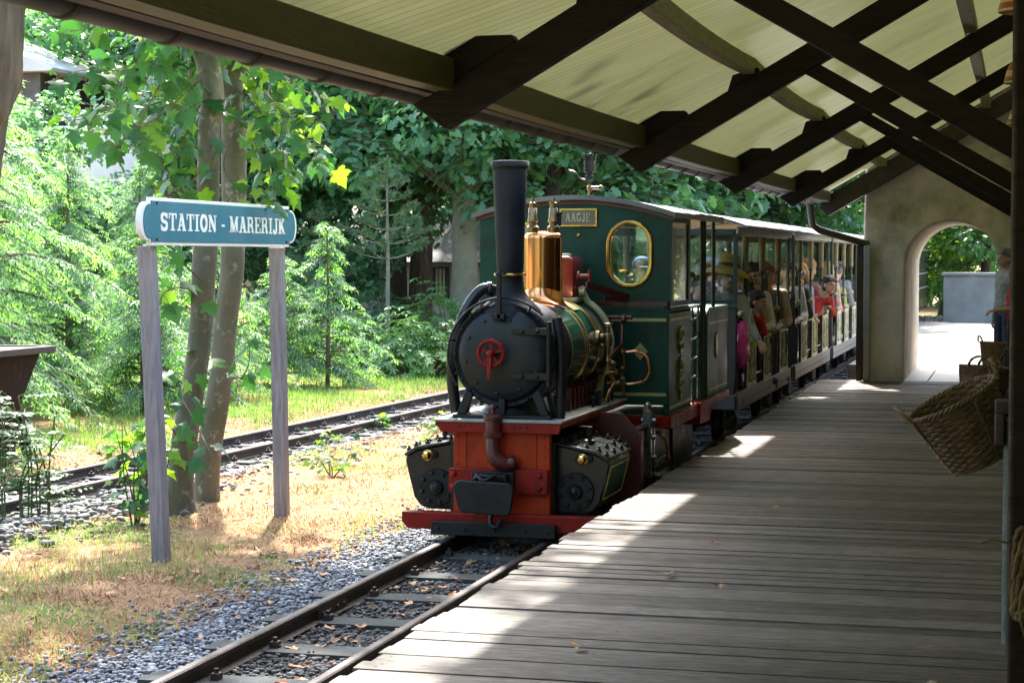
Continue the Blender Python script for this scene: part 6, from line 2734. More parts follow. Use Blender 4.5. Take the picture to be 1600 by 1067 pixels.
# ------------------------------------------------------------------ hanging lamps
first = None
LL = ['red and cream banded bell lamp nearest the camera at the top right corner', 'second banded bell lamp from the camera, above the crossing braces',
      'third banded bell lamp from the camera, in front of the gable wall', 'banded bell lamp farthest along the platform, smallest of the row']
for i, y in enumerate((10.3, 14.5, 18.9, 22.9)):
    if first is None:
        t = thing('hanging_lamp', LL[0], 'lamp', (.02, y, 3.08), 0, 'banded bell lamps hanging along the platform')
        m = MB()
        prof = [(.135, 0), (.137, .012), (.128, .045), (.118, .09), (.095, .14), (.06, .18), (.035, .20), (.03, .215)]
        inner = [(a - .006, b) for a, b in prof]
        for k in range(len(prof) - 1):
            m.cur = 1 if k in (0, 2) else 0
            m.lathe([prof[k], prof[k + 1]], (0, 0, 0), 'z', 32, cap=False)
        m.cur = 1
        m.lathe(list(reversed(inner)), (0, 0, 0), 'z', 32, cap=False)
        m.build('lamp_shade', ['lamp_red', 'lamp_cream'], t, ang=60)
        m = MB()
        m.lathe([(.03, .2155), (.035, .23), (.02, .26), (.006, .27), (.006, zr(0) - 3.08 + .1)], (0, 0, 0), 'z', 12)
        m.build('lamp_cord', 'black_iron', t)
        m = MB()
        m.sphere((0, 0, .06), .035, 10)
        m.build('bulb', 'ivory', t)
        first = t
    else:
        c = copy_tree(first)
        c.location = (.02, y, 3.08)
        c['label'] = LL[i]

# ------------------------------------------------------------------ rusty steel frame at the left on the second track
rx = -8.75
ws = thing('tipper_wagon', 'rusty brown steel wagon half out of view at the left edge', 'wagon', (rx, 15.2, -.1))
m = MB()
m.prism([(-1.6, 1.06), (.15, 1.06), (-.04, .62), (-.12, .10), (-1.6, .10)], -.6, .6)
body_ = m.build('hopper', 'rust', ws, bevel=.01)
m = MB()
m.box(-1.0, .20, -.66, .66, 1.062, 1.10)
m.bar((-1.0, -.67, 1.08), (.24, -.67, 1.08), .05, .07)
m.bar((-1.0, .67, 1.08), (.24, .67, 1.08), .05, .07)
m.bar((.22, -.7, 1.085), (.22, .7, 1.085), .06, .06)
m.build('rim_rail', 'rail_rust', body_, bevel=.006)
m = MB()
m.box(-1.0, .07, -.64, -.601, .80, .87)
m.box(-1.0, .0, -.64, -.601, .56, .62)
m.build('rib', 'rust', body_, bevel=.005)
for yy in (-.62, .62):
    for xa in (-.14, -.45):
        m = MB()
        m.bar((xa, yy, .56), (.04 if xa > -.3 else xa, yy, .0), .05, .10)
        m.build('leg', 'rust', ws, bevel=.005)
m = MB()
m.box(-1.6, .08, -.68, .68, -.02, .10)
m.build('base_beam', 'rust', ws, bevel=.008)
# ------------------------------------------------------------------ leaves
def half(pts):
    """mirror a half outline (x>=0, from base to tip) into a full one"""
    return pts + [(-x, y) for x, y in reversed(pts[1:-1])]


SHAPES = {
    'maple': half([(0, 0), (.16, -.09), (.34, -.10), (.44, .0), (.33, .12), (.50, .22), (.60, .40), (.44, .40), (.38, .48), (.27, .46), (.26, .62), (.14, .74), (0, 1.02)]),
    'lobed': half([(0, 0), (.22, .05), (.14, .22), (.36, .38), (.20, .48), (.26, .72), (0, 1)]),
    'oval': half([(0, 0), (.2, .25), (.25, .55), (0, 1)]),
    'lance': half([(0, 0), (.12, .3), (.13, .65), (0, 1)]),
    'rhomb': [(0, 0), (.3, .45), (0, 1), (-.3, .45)],
}


def leafcloud(name, Cn, D, Nn, S, shape, mat, parent=None, fold=.22, droop=.18, mi=None):
    """Cn base points, D tip directions, Nn approximate normals, S sizes"""
    sh = np.array(SHAPES[shape])
    k = len(sh)
    Cn, D, Nn, S = map(lambda a: np.asarray(a, float), (Cn, D, Nn, S))
    D = D / (np.linalg.norm(D, axis=1, keepdims=True) + 1e-9)
    X = np.cross(D, Nn)
    X /= (np.linalg.norm(X, axis=1, keepdims=True) + 1e-9)
    Nn = np.cross(X, D)
    n = len(Cn)
    u, v = sh[:, 0], sh[:, 1]
    jw = rng.uniform(.75, 1.2, n)
    fo, dr, tw_ = fold * rng.uniform(-.3, 2.0, n), droop * rng.uniform(0, 2.6, n), rng.normal(0, .35 if fold else 0, n)
    w = -fo[:, None] * np.abs(u)[None] - dr[:, None] * (v * v)[None] + tw_[:, None] * (u * v)[None]
    V = Cn[:, None] + S[:, None, None] * (u[None, :, None] * jw[:, None, None] * X[:, None] + v[None, :, None] * D[:, None] + w[:, :, None] * Nn[:, None])
    if shape == 'rhomb':
        base = np.arange(n) * k
        Fq = np.stack([base, base + 1, base + 2, base + 3], -1)
        return np_mesh(name, V.reshape(-1, 3), Fq, mat, parent, mi=mi)
    # fan from the midpoint
    cv = np.array([0, .38, -droop * .1])
    mid = Cn + S[:, None] * (cv[1] * D + cv[2] * Nn)
    V = np.concatenate([V, mid[:, None]], 1)
    base = (np.arange(n) * (k + 1))[:, None]
    i = np.arange(k)
    Ft = np.stack([base + i, base + (i + 1) % k, base + k + 0 * i], -1).reshape(-1, 3)
    if mi is not None:
        mi = np.repeat(mi, k)
    return np_mesh(name, V.reshape(-1, 3), Ft, mat, parent, mi=mi)


def rnd_unit(n):
    v = rng.normal(size=(n, 3))
    return v / np.linalg.norm(v, axis=1, keepdims=True)


def crown_tree(name, label, x, y, h, rad, z0, nl, leaf, lmat, tr=.2, clumps=40, bark='bark_dark', group=None, shape='lobed', flat=.55, trunk=True, z=None, bend=0., extra=None, cat='tree', dense=1.0):
    """trunk with limbs that reach the leaf clumps of an uneven crown"""
    zg = gz(x, y) if z is None else z
    t = thing(name, label, cat, (x, y, zg), 0, group)
    r3 = random.Random(int(x * 77 + y * 13))
    cc = []
    for k in range(clumps):
        for _ in range(20):
            p = np.array([r3.uniform(-1, 1), r3.uniform(-1, 1), r3.uniform(-1, 1)])
            d = np.linalg.norm(p)
            if .35 < d < 1:
                break
        p = p * (1 + .25 * r3.uniform(-1, 1))
        cc.append((p[0] * rad, p[1] * rad, z0 + (h - z0) * (p[2] * .5 + .5), r3.uniform(.6, 1.15) * rad * .42))
    m = MB()
    tp = bez([(0, 0, -.2), (bend * .3, 0, h * .3), (bend * .6, .1, h * .6), (bend, 0, h * .88)], 5)
    if trunk:
        m.tube(tp, [tr * (1.25 if i == 0 else 1) * (1 - .75 * i / (len(tp) - 1)) for i in range(len(tp))], 12)
    m.build('trunk', bark, t)
    m = MB()
    for (cx_, cy_2, cz_, cr_) in cc:
        s0 = min(.85, max(.38, (cz_ - rad * .25) / h))
        q = tp[int(s0 * (len(tp) - 1))]
        mid = (q + Vector((cx_, cy_2, cz_))) / 2 + Vector((0, 0, .12 * rad))
        m.tube(bez([q, mid, (cx_, cy_2, cz_)], 4), [tr * .17 * (1 - .85 * i / 8) for i in range(9)], 5)
        for j in range(4):
            e = Vector((cx_, cy_2, cz_)) + Vector([r3.gauss(0, 1) for _ in range(3)]).normalized() * cr_ * .8
            m.tube([mid, (mid + e) / 2 + Vector((0, 0, .05)), e], [tr * .08, tr * .06, tr * .03], 4)
    m.build('limbs', bark, t)
    nl = int(nl * 1.7)
    per = nl // clumps
    Cs, Ns = [], []
    for (cx_, cy_2, cz_, cr_) in cc:
        u = rnd_unit(per)
        rr_ = rng.uniform(.35, 1.0, per) ** .5
        q = u * rr_[:, None] * np.array([cr_, cr_, cr_ * flat])
        Cs.append(q + np.array([cx_, cy_2, cz_]))
        Ns.append(u)
    Cs, Ns = np.concatenate(Cs), np.concatenate(Ns)
    n = len(Cs)
    Nn = Ns * .5 + np.array([0, 0, .8]) + rng.normal(0, .35, (n, 3))
    D = np.stack([rng.normal(0, 1, n), rng.normal(0, 1, n), rng.normal(-.35, .4, n)], -1) + Ns * .7
    leafcloud('crown', Cs, D, Nn, rng.uniform(.7, 1.3, n) * leaf, shape, lmat, t)
    return t


# ---- the twin-stemmed maple beside the sign
mp = thing('maple_tree', 'maple with two leaning grey stems growing behind the station sign', 'tree', (-5.9, 13.1, -.05))


def px_path(pts, Y, root):
    out = []
    for q in pts:
        p = at_y(q[0], q[1], q[2] if len(q) > 2 else Y)
        out.append(p - root.location)
    return out


def trunk_from_px(pts, Y, radii, root, mat, n=16, ext=None, wob=.012):
    P = px_path(pts, Y, root)
    if ext:
        P += [Vector(e) for e in ext]
    B = bez(P, 8)
    rs = []
    for i in range(len(B)):
        f = i / 8
        a = int(min(f, len(radii) - 1))
        b = min(a + 1, len(radii) - 1)
        rs.append((radii[a] + (radii[b] - radii[a]) * (f - a)))
    m = MB()
    m.tube(B, rs, n)
    vs = []
    for (x, y, z) in m.v:
        q = mnoise.noise(Vector((x * 6, y * 6, z * 2.2))) * wob
        vs.append((x + q, y + q * .6, z))
    m.v = vs
    return m.build('trunk', mat, root), B


s1, B1 = trunk_from_px([(283, 812), (281, 770), (288, 690), (303, 600), (313, 520), (319, 420), (325, 300), (327, 200), (327, 110)], 13.0, [.125, .108, .094, .09, .086, .084, .083, .083, .082], mp, 'bark_smooth',
                       ext=[(-.35, .3, 4.6), (-.3, .4, 6.0)])
s2, B2 = trunk_from_px([(322, 795), (323, 750), (330, 680), (343, 600), (352, 520), (362, 420), (366, 300), (366, 200), (366, 110)], 13.7, [.115, .100, .094, .092, .090, .092, .095, .095, .094], mp, 'bark_smooth',
                       ext=[(.5, .9, 4.8), (.7, 1.0, 6.4)])
# twigs drawn as real branches at their own distances, leaves along them
tw = MB()
LC, LD, LN, LS, LM = [], [], [], [], []


def leafy(pts, Y0, Y1, n, size=.125, young=0.2, spread=.13, r=.008):
    n = int(n * (1.35 if n > 10 else 1.2))
    k = len(pts)
    P = [at_y(px_, py_, Y0 + (Y1 - Y0) * i / max(1, k - 1)) - mp.location for i, (px_, py_) in enumerate(pts)]
    B = bez(P, 6)
    tw.tube(B, [r * (1 - .7 * i / (len(B) - 1)) for i in range(len(B))], 5)
    for j in range(n):
        f = (j + random.uniform(.1, .9)) / n
        i = min(len(B) - 2, int(f * (len(B) - 1)))
        b = B[i]
        off = Vector((random.gauss(0, 1), random.gauss(0, 1), random.gauss(-.1, .5))).normalized() * spread * random.uniform(.5, 1.2)
        c = b + off
        wp = px_of(c + mp.location)
        if (302 < wp < 392) and c.z > 2.2 and random.random() < .55:
            continue
        tw.tube([b, (b + c) / 2 + Vector((0, 0, .015)), c], .0022, 4, cap=False)
        LC.append(c)
        d = off.normalized() + Vector((0, 0, -.45 - random.random() * .8)) + Vector((random.gauss(0, .3), random.gauss(0, .3), 0))
        LD.append(d)
        # faces are turned up and towards the open side
        LN.append(Vector((random.gauss(.2, .5), random.gauss(-.35, .5), random.gauss(.8, .4))))
        LS.append(size * random.uniform(.6, 1.3))
        LM.append(1 if random.random() < young else 0)


# crown over the left of the picture
for (pts, a, b, n, yg) in [
    ([(325, 60), (270, 90), (200, 110), (130, 110), (70, 130)], 13.0, 11.2, 26, .12),
    ([(325, 100), (285, 150), (235, 190), (170, 235)], 13.0, 11.6, 24, .15),
    ([(270, 95), (240, 150), (215, 200), (200, 240)], 12.6, 11.8, 18, .15),
    ([(200, 108), (185, 150), (160, 180), (95, 190)], 12.0, 11.0, 16, .1),
    ([(325, 140), (300, 190), (272, 250), (255, 300)], 13.0, 12.2, 26, .15),
    ([(325, 170), (330, 230), (295, 290), (240, 310)], 13.0, 12.2, 22, .15),
    ([(330, 60), (300, 70), (250, 60), (180, 40), (110, 50)], 13.0, 11.5, 24, .15),
    ([(325, 120), (250, 160), (180, 175), (130, 160)], 13.4, 12.4, 22, .12),
    ([(370, 90), (420, 150), (460, 185), (510, 190)], 13.6, 12.6, 30, .45),
    ([(370, 140), (410, 180), (440, 230), (455, 290)], 13.6, 12.4, 28, .25),
    ([(370, 180), (400, 230), (425, 280), (430, 325)], 13.6, 12.4, 24, .3),
    ([(370, 100), (440, 120), (490, 150), (540, 165)], 14.2, 13.6, 26, .3),
    ([(370, 120), (430, 170), (490, 230), (500, 260)], 14.4, 13.8, 26, .3),
    ([(366, 205), (350, 260), (375, 300), (400, 310)], 13.2, 12.6, 16, .2),
    ([(325, 70), (360, 60), (410, 90), (450, 120)], 13.0, 12.2, 22, .4),
    ([(330, 90), (340, 60), (390, 50), (440, 80)], 13.6, 13.0, 22, .3),
    ([(316, 470), (290, 450), (260, 455), (245, 480)], 12.9, 12.4, 8, .1),
    ([(316, 440), (270, 400), (225, 395)], 12.9, 12.2, 5, .1),
    ([(308, 560), (290, 590), (285, 620), (300, 650)], 12.85, 12.3, 8, .05),
    ([(345, 560), (375, 590), (390, 560), (385, 520)], 13.5, 13.1, 7, .05),
    ([(300, 650), (320, 690), (335, 720)], 12.9, 12.5, 6, .05),
    ([(283, 690), (262, 660), (250, 640)], 12.9, 12.6, 6, .05),
]:
    leafy(pts, a, b, n, young=yg)
# unseen upper branches give the dappled light
for k in range(36):
    a = random.uniform(0, 2 * PI)
    rr_ = random.uniform(.6, 2.6)
    zc0 = random.uniform(3.8, 6.8)
    b0 = Vector((-.2, .5, zc0 - .8))
    e = Vector((rr_ * math.cos(a) + 1.3, rr_ * math.sin(a) - .3, zc0))
    tw.tube(bez([b0, (b0 + e) / 2 + Vector((0, 0, .2)), e], 4), [.03 - .022 * i / 8 for i in range(9)], 5)
    for j in range(44):
        f = random.uniform(.3, 1.1)
        c = b0.lerp(e, f) + Vector((random.gauss(0, .33), random.gauss(0, .33), random.gauss(0, .18)))
        if c.x > 2.95:
            continue
        LC.append(c)
        LD.append(Vector((random.gauss(0, 1), random.gauss(0, 1), -.4)))
        LN.append(Vector((random.gauss(0, .4), random.gauss(0, .4), 1)))
        LS.append(.17 * random.uniform(.7, 1.3))
        LM.append(1 if random.random() < .2 else 0)
tw.build('twigs', 'twig', mp)
lf = leafcloud('leaves', [v[:] for v in LC], [v[:] for v in LD], [v[:] for v in LN], LS, 'maple', ['leaf_maple', 'leaf_maple_young'], mp, mi=np.array(LM))

# ---- saplings at the foot of the maple
def sapling(label, x, y, h, nst, nleaf, size, young, group):
    t = thing('maple_sapling', label, 'sapling', (x, y, gz(x, y)), 0, group)
    m = MB()
    Cc, Dd, Nn, Ss, Mi = [], [], [], [], []
    for s in range(nst):
        top = Vector((random.gauss(0, .12), random.gauss(0, .12), h * random.uniform(.6, 1)))
        B = bez([(random.gauss(0, .03), random.gauss(0, .03), -.03), top * .5 + Vector((random.gauss(0, .03), 0, 0)), top], 6)
        m.tube(B, [.008 - .005 * i / (len(B) - 1) for i in range(len(B))], 5)
        for j in range(nleaf):
            f = random.uniform(.12, 1)
            b = B[int(f * (len(B) - 1))]
            a = random.uniform(0, 6.28)
            c = b + Vector((math.cos(a), math.sin(a), .15)) * random.uniform(.05, .13)
            m.tube([b, c], .002, 4, cap=False)
            Cc.append(c[:])
            Dd.append((math.cos(a), math.sin(a), -.5))
            Nn.append((random.gauss(0, .3), random.gauss(-.3, .3), 1))
            Ss.append(size * random.uniform(.6, 1.25))
            Mi.append(1 if random.random() < young else 0)
    m.build('stems', 'twig', t)
    leafcloud('leaves', Cc, Dd, Nn, Ss, 'maple', ['leaf_maple', 'leaf_maple_young'], t, mi=np.array(Mi))
    return t


q = at_y(212, 800, 12.3)
sapling('tall young maple sapling just left of the left sign post', q.x, 12.3, .95, 5, 11, .115, .35, 'maple saplings under the sign')
q = at_y(245, 790, 12.9)
sapling('short maple sapling with yellow leaves between the sapling by the sign post and the trunks', q.x, 12.9, .7, 3, 8, .10, .6, 'maple saplings under the sign')

for (px_, py_, Y_w, lb) in ((522, 738, 15.2, 'small green weed in the dry grass right of the right sign post'), (502, 668, 18.5, 'small leafy weed growing between the rails of the far track'),
                            (600, 640, 20.5, 'yellowish weed beside the far track left of the locomotive'), (668, 655, 17.6, 'leafy orange and green weed close to the left cylinder'), (690, 640, 19.5, 'low yellow leaved weed just left of the running plate')):
    q = at_y(px_, py_, Y_w)
    sapling(lb, q.x, Y_w, .22, 4, 7, .075, .5, 'low weeds along the tracks')
# ---- acacia-like pinnate shrub in front of the rusty wagon
ps = thing('pinnate_shrub', 'thin shrub with feathery oval leaflets in front of the rusty wagon', 'shrub', (at_y(28, 700, 12.6).x, 12.6, -.05))
m = MB()
Cc, Dd, Nn, Ss = [], [], [], []
for s in range(12):
    bx = random.uniform(-.35, .3)
    top = Vector((bx + random.gauss(.05, .1), random.gauss(0, .1), random.uniform(.4, 1.15)))
    B = bez([(bx, 0, -.05), (bx, 0, top.z * .5), top], 6)
    m.tube(B, .007, 5)
    for j in range(7):
        b = B[random.randint(3, len(B) - 1)]
        a = random.uniform(0, 6.28)
        dr = Vector((math.cos(a), math.sin(a), .25))
        L_ = random.uniform(.18, .32)
        e = b + dr * L_ + Vector((0, 0, -.05))
        m.tube([b, b + dr * L_ * .5 + Vector((0, 0, .02)), e], .0025, 4, cap=False)
        sd_ = dr.cross(Vector((0, 0, 1))).normalized()
        for i in range(7):
            for q_ in (-1, 1):
                c = b.lerp(e, (i + 1) / 7.5)
                Cc.append(c[:])
                Dd.append((sd_ * q_ + dr * .3)[:])
                Nn.append((random.gauss(0, .2), random.gauss(-.3, .2), 1))
                Ss.append(.055)
m.build('stems', 'green_stem', ps)
leafcloud('leaves', Cc, Dd, Nn, Ss, 'oval', 'leaf_maple', ps)


# ---- hemlocks: drooping feathery sprays
def hemlock_mesh(h, rad, seed, nb=70, low=.08, tw_len=.34, dens=1.0):
    nb = int(nb * 1.5)
    r3 = np.random.default_rng(seed)
    V, Fc_, Mi = [], [], []
    m = MB()
    m.tube([(0, 0, -.1), (0.02, 0, h * .5), (0, .02, h * .97)], [h * .016, h * .01, .008], 8)
    quads = []
    for b in range(nb):
        f = low + (1 - low) * (b + r3.uniform(0, 1)) / nb
        z = h * f
        L = rad * (1 - f) ** .75 * r3.uniform(.45, 1.2) + .12
        a = r3.uniform(0, 2 * PI)
        up = r3.uniform(.05, .6)
        wob = r3.uniform(-.35, .35)
        sag_ = r3.uniform(.2, .6)
        dirh = np.array([math.cos(a), math.sin(a), 0])
        side = np.array([-math.sin(a), math.cos(a), 0])
        def P(t):
            return np.array([0, 0, z]) + dirh * L * t + side * (wob * L * t * t) + np.array([0, 0, 1]) * L * (up * t - (up + sag_) * t * t * 1.0)
        pts = [P(t) for t in np.linspace(0, 1, 6)]
        m.tube([tuple(p) for p in pts], [max(.003, .012 * L * (1 - .8 * i / 5)) for i in range(6)], 4, cap=False)
        nt = int(max(5, L / .085 * dens))
        for i in range(nt):
            t = .12 + .88 * (i + .5) / nt
            base = P(t)
            tl = tw_len * L * (1 - t) ** .6 * r3.uniform(.7, 1.1) * .7 + .10
            for s in (-1, 1):
                if r3.uniform() < .12:
                    continue
                d = dirh * r3.uniform(.45, .95) + side * s * r3.uniform(.4, 1.0) + np.array([0, 0, r3.uniform(-.55, .15)])
                d /= np.linalg.norm(d)
                n2 = int(max(3, tl / .035))
                prev = base
                for q in range(n2):
                    u0, u1 = q / n2, (q + 1) / n2
                    cpt = base + d * tl * u1 + np.array([0, 0, -1]) * tl * .42 * u1 * u1
                    dd = cpt - prev
                    dd /= np.linalg.norm(dd) + 1e-9
                    sd = np.cross(dd, [0, 0, 1.0])
                    sd /= np.linalg.norm(sd) + 1e-9
                    # needle ribbon along the twiglet and a short side spray
                    w = .007 + .005 * r3.uniform()
                    for s2 in ((-1, 1) if q < n2 - 1 else (0,)):
                        ln = (.065 * (1 - u0 * .5) + .015) * r3.uniform(.5, 1.35)
                        e = prev + (dd * .8 + sd * s2 * .75 + r3.normal(0, .22, 3)) * ln + np.array([0, 0, -.3 * ln])
                        nn = np.cross(e - prev, sd * (1 if s2 == 0 else 0) + (dd if s2 else 0))
                        wdir = (dd * .5 - sd * s2 * .5) if s2 else sd
                        wdir = wdir / (np.linalg.norm(wdir) + 1e-9) * w
                        quads.append((prev - wdir * .5, prev * .45 + e * .55 - wdir, e, prev * .45 + e * .55 + wdir))
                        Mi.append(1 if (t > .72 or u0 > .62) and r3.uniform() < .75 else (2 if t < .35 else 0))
                    prev = cpt
    Vv = np.array(quads).reshape(-1, 3)
    n = len(quads)
    Ff = np.arange(n * 4).reshape(n, 4)
    return m, Vv, Ff, np.array(Mi)


def hemlock(label, x, y, h, rad, seed, nb=70, low=.08, group='feathery hemlocks behind the far track', dens=1.0, rz=0):
    t = thing('hemlock_tree', label, 'conifer', (x, y, gz(x, y)), rz, group)
    m, Vv, Ff, Mi = hemlock_mesh(h, rad, seed, nb, low, dens=dens)
    m.build('trunk', 'twig', t)
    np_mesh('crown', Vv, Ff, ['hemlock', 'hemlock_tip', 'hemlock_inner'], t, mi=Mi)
    return t


h1 = hemlock('large pale green hemlock with drooping sprays behind the left part of the far track', -11.3, 19.0, 4.7, 2.0, 1, 110)
h2 = hemlock('tall hemlock at the left edge, partly hidden by the rough trunk and the shrub', -12.2, 17.2, 4.2, 1.9, 2, 95)
h3 = hemlock('bright hemlock whose sprays arch above the rusty wagon', -10.5, 17.4, 2.3, 1.3, 3, 70)
h4 = hemlock('small lime green hemlock standing alone between the sign and the locomotive', -9.45, 25.6, 2.35, .95, 4, 46)
h5 = hemlock('hemlock filling the gap just behind the twin maple stems', -10.0, 22.8, 2.1, 1.1, 5, 60)


def clone(src, label, x, y, rz, sc):
    c = copy_tree(src)
    c.location = (x, y, gz(x, y))
    c.rotation_euler = (0, 0, rz)
    c.scale = (sc, sc, sc)
    c['label'] = label
    return c


clone(h1, 'hemlock behind the large pale one, reaching up to the white battlements', -13.6, 22.6, 1.3, 1.05)
clone(h1, 'hemlock between the large pale one and the maple stems', -11.3, 23.5, 3.0, .66)
q = at_y(105, 300, 21.5)
clone(h1, 'hemlock in the middle of the row, its tip just below the battlements', q.x, 21.5, 5.2, .70)
clone(h2, 'second hemlock row tree seen above the left post of the sign', -14.8, 25.5, 2.2, 1.15)
clone(h3, 'low hemlock under the sign board, right of the left sign post', -9.9, 20.6, 2.0, .9)
clone(h5, 'low hemlock right of the maple stems, left of the right sign post', -10.1, 25.5, 4.0, .9)
clone(h3, 'small hemlock at the far left beneath the tall one', -11.7, 19.9, 4.5, .75)

# ---- pine saplings
def pine(label, x, y, h, seed, rad=.75, bare=.45):
    t = thing('pine_sapling', label, 'young pine', (x, y, gz(x, y)), 0, 'young pines in the shrubbery')
    r3 = np.random.default_rng(seed)
    m = MB()
    m.tube([(0, 0, -.1), (.02, 0, h * .5), (0, 0, h)], [.045, .032, .012], 8)
    Cs, Ds = [], []
    for w in range(7):
        f = bare + (1 - bare) * w / 6.5
        nb_ = 5
        for b in range(nb_):
            a = 2 * PI * b / nb_ + w * .7 + r3.uniform(-.3, .3)
            L = rad * (1.05 - f) / (1.05 - bare) * r3.uniform(.7, 1.1) + .10
            z = h * f
            pts = [np.array([0, 0, z]) + np.array([math.cos(a), math.sin(a), 0]) * L * t_ + np.array([0, 0, 1]) * (L * (.05 + .35 * t_ * t_)) for t_ in np.linspace(0, 1, 5)]
            m.tube([tuple(p) for p in pts], [.012, .010, .008, .006, .005], 5, cap=False)
            for k in range(int(L / .012)):
                t_ = r3.uniform(.3, 1.0) ** .7
                c = pts[0] + (pts[-1] - pts[0]) * t_
                u = r3.normal(size=3)
                d = np.array([math.cos(a), math.sin(a), .5]) + u * .75
                Cs.append(c)
                Ds.append(d)
    for k in range(70):
        Cs.append(np.array([0, 0, h * r3.uniform(.9, 1.03)]))
        Ds.append(np.array([0, 0, .9]) + r3.normal(size=3) * .6)
    m.build('trunk', 'bark_pale', t)
    Cs, Ds = np.array(Cs), np.array(Ds)
    n = len(Cs)
    rep = 3
    Cs, Ds = np.repeat(Cs, rep, 0) + r3.normal(0, .01, (n * rep, 3)), np.repeat(Ds, rep, 0) + r3.normal(0, .25, (n * rep, 3))
    o = leafcloud('needles', Cs, Ds, r3.normal(size=(n * rep, 3)), r3.uniform(.08, .14, n * rep), 'rhomb', 'pine', t, fold=0, droop=0)
    # rhomb is too wide for needles: squeeze handled by scale of the outline
    return t


SHAPES['rhomb'] = [(0, 0), (.055, .45), (0, 1), (-.055, .45)]
q = at_y(605, 560, 31)
pine('young pine with a bare pale stem in front of the white building', q.x, 31, 3.35, 3, .85, .52)
q = at_y(500, 560, 33)
pine('short bushy pine left of the taller young pine', q.x, 33, 2.6, 5, .8, .25)
q = at_y(1018, 560, 38)
pine('young pine tips showing above the locomotive cab roof', q.x, 38, 4.0, 8, .9, .4)
SHAPES['rhomb'] = [(0, 0), (.3, .45), (0, 1), (-.3, .45)]


# ---- rhododendrons: whorls of long leaves
def rhodo(label, x, y, w, d, h, n, mat='rhodo', group='rhododendrons along the building', cat='shrub', L=.12):
    t = thing('rhododendron', label, cat, (x, y, gz(x, y)), 0, group)
    Cs, Ds, Ns = [], [], []
    m = MB()
    for k in range(n):
        u = rnd_unit(1)[0]
        u[2] = abs(u[2])
        bump_ = 1 + .22 * math.sin(u[0] * 5 + x) + .15 * math.sin(u[1] * 7 + u[2] * 4)
        c = np.array([u[0] * w, u[1] * d, u[2] * h]) * bump_ * rng.uniform(.78, 1.0)
        if k % 12 == 0:
            m.tube([(c[0] * .2, c[1] * .2, 0), tuple(c * .6), tuple(c)], [.02, .012, .006], 5, cap=False)
        ax = u * .7 + np.array([0, 0, .7])
        nn = rng.integers(6, 9)
        for j in range(nn):
            a = 2 * PI * j / nn + rng.uniform(-.2, .2)
            s = np.cross(ax, [0.3, .2, 1.0])
            s /= np.linalg.norm(s)
            s2 = np.cross(ax / np.linalg.norm(ax), s)
            dd = s * math.cos(a) + s2 * math.sin(a) + ax * .25
            Cs.append(c)
            Ds.append(dd + np.array([0, 0, -.15]))
            Ns.append(ax + dd * -.1)
    m.build('stems', 'twig', t)
    leafcloud('leaves', Cs, Ds, Ns, rng.uniform(.8, 1.2, len(Cs)) * L, 'lance', mat, t, fold=.1, droop=.25)
    return t


q = at_y(655, 590, 28.0)
rhodo('bright rhododendron nearest the smokebox of the locomotive', q.x, 28.2, .85, .7, .95, 420)
q = at_y(560, 590, 29.0)
rhodo('rhododendron in the middle of the shrubbery, between the bright one and the lime hemlock', q.x, 29.2, .95, .8, .85, 420)
q = at_y(700, 560, 31.5)
rhodo('rhododendron rising behind the bright one, below the pale trunk', q.x, 31.6, 1.1, .8, 1.25, 460)
q = at_y(600, 550, 33)
rhodo('dull green rhododendron under the young pine', q.x, 33.0, 1.3, .9, 1.0, 380, 'leaf_dark')
q = at_y(470, 590, 30)
rhodo('dark rhododendron behind the right sign post', q.x, 30.5, 1.2, .9, .95, 380, 'leaf_dark')
q = at_y(400, 590, 29)
rhodo('leafy shrub at the foot of the white building left of the sign post', q.x, 29.5, 1.0, .8, .8, 320, 'leaf_sun', L=.10)

for (px_, Y_w, h_, r_, lb) in ((545, 36, 2.9, 1.3, 'low bushy tree hiding the cottage wall left of the young pine'), (425, 38, 3.3, 1.5, 'low bushy tree hiding the gabled house beside the right sign post')):
    q = at_y(px_, 480, Y_w)
    crown_tree('young_tree', lb, q.x, Y_w, h_, r_, .5, 2600, .12, 'leaf_oak', tr=.06, clumps=26, group='low trees in front of the cottage')
# ---- big trunks and broad-leaved trees behind
q = at_y(728, 510, 35)
crown_tree('beech_tree', 'pale grey mossy trunk just left of the locomotive chimney', q.x, 35, 9.5, 3.2, 2.0, 8200, .19, 'leaf_oak', tr=.30, clumps=54, bark='bark_pale', group='big trees behind the shrubbery', bend=-.1)
q = at_y(655, 500, 38)
crown_tree('oak_tree', 'dark rough double trunk behind the young pine', q.x, 38, 10, 3.6, 1.9, 9000, .19, 'leaf_oak', tr=.28, clumps=60, bark='bark_rough', group='big trees behind the shrubbery', bend=.3)
q = at_y(500, 480, 38)
crown_tree('oak_tree', 'dark trunk in deep shade between the sign and the young pine', q.x, 38, 10, 3.6, 1.9, 9000, .19, 'leaf_oak', tr=.32, clumps=60, bark='bark_dark', group='big trees behind the shrubbery')
q = at_y(600, 480, 45)
crown_tree('oak_tree', 'tall oak whose crown closes the view above the white building', q.x, 46, 12, 4.2, 3.9, 5200, .26, 'leaf_dark', tr=.3, clumps=46, group='big trees behind the shrubbery')
q = at_y(860, 480, 36)
crown_tree('oak_tree', 'broad-leaved tree behind the steam dome and safety valves', q.x, 36, 9.0, 3.3, 1.8, 5200, .20, 'leaf_oak', tr=.26, clumps=46, group='big trees behind the train')
q = at_y(1010, 480, 42)
crown_tree('chestnut_tree', 'leafy tree with large pale clumps above the cab roof', q.x, 42, 9.5, 3.9, 1.6, 5600, .27, 'leaf_oak', tr=.3, clumps=46, group='big trees behind the train')
q = at_y(1150, 480, 47)
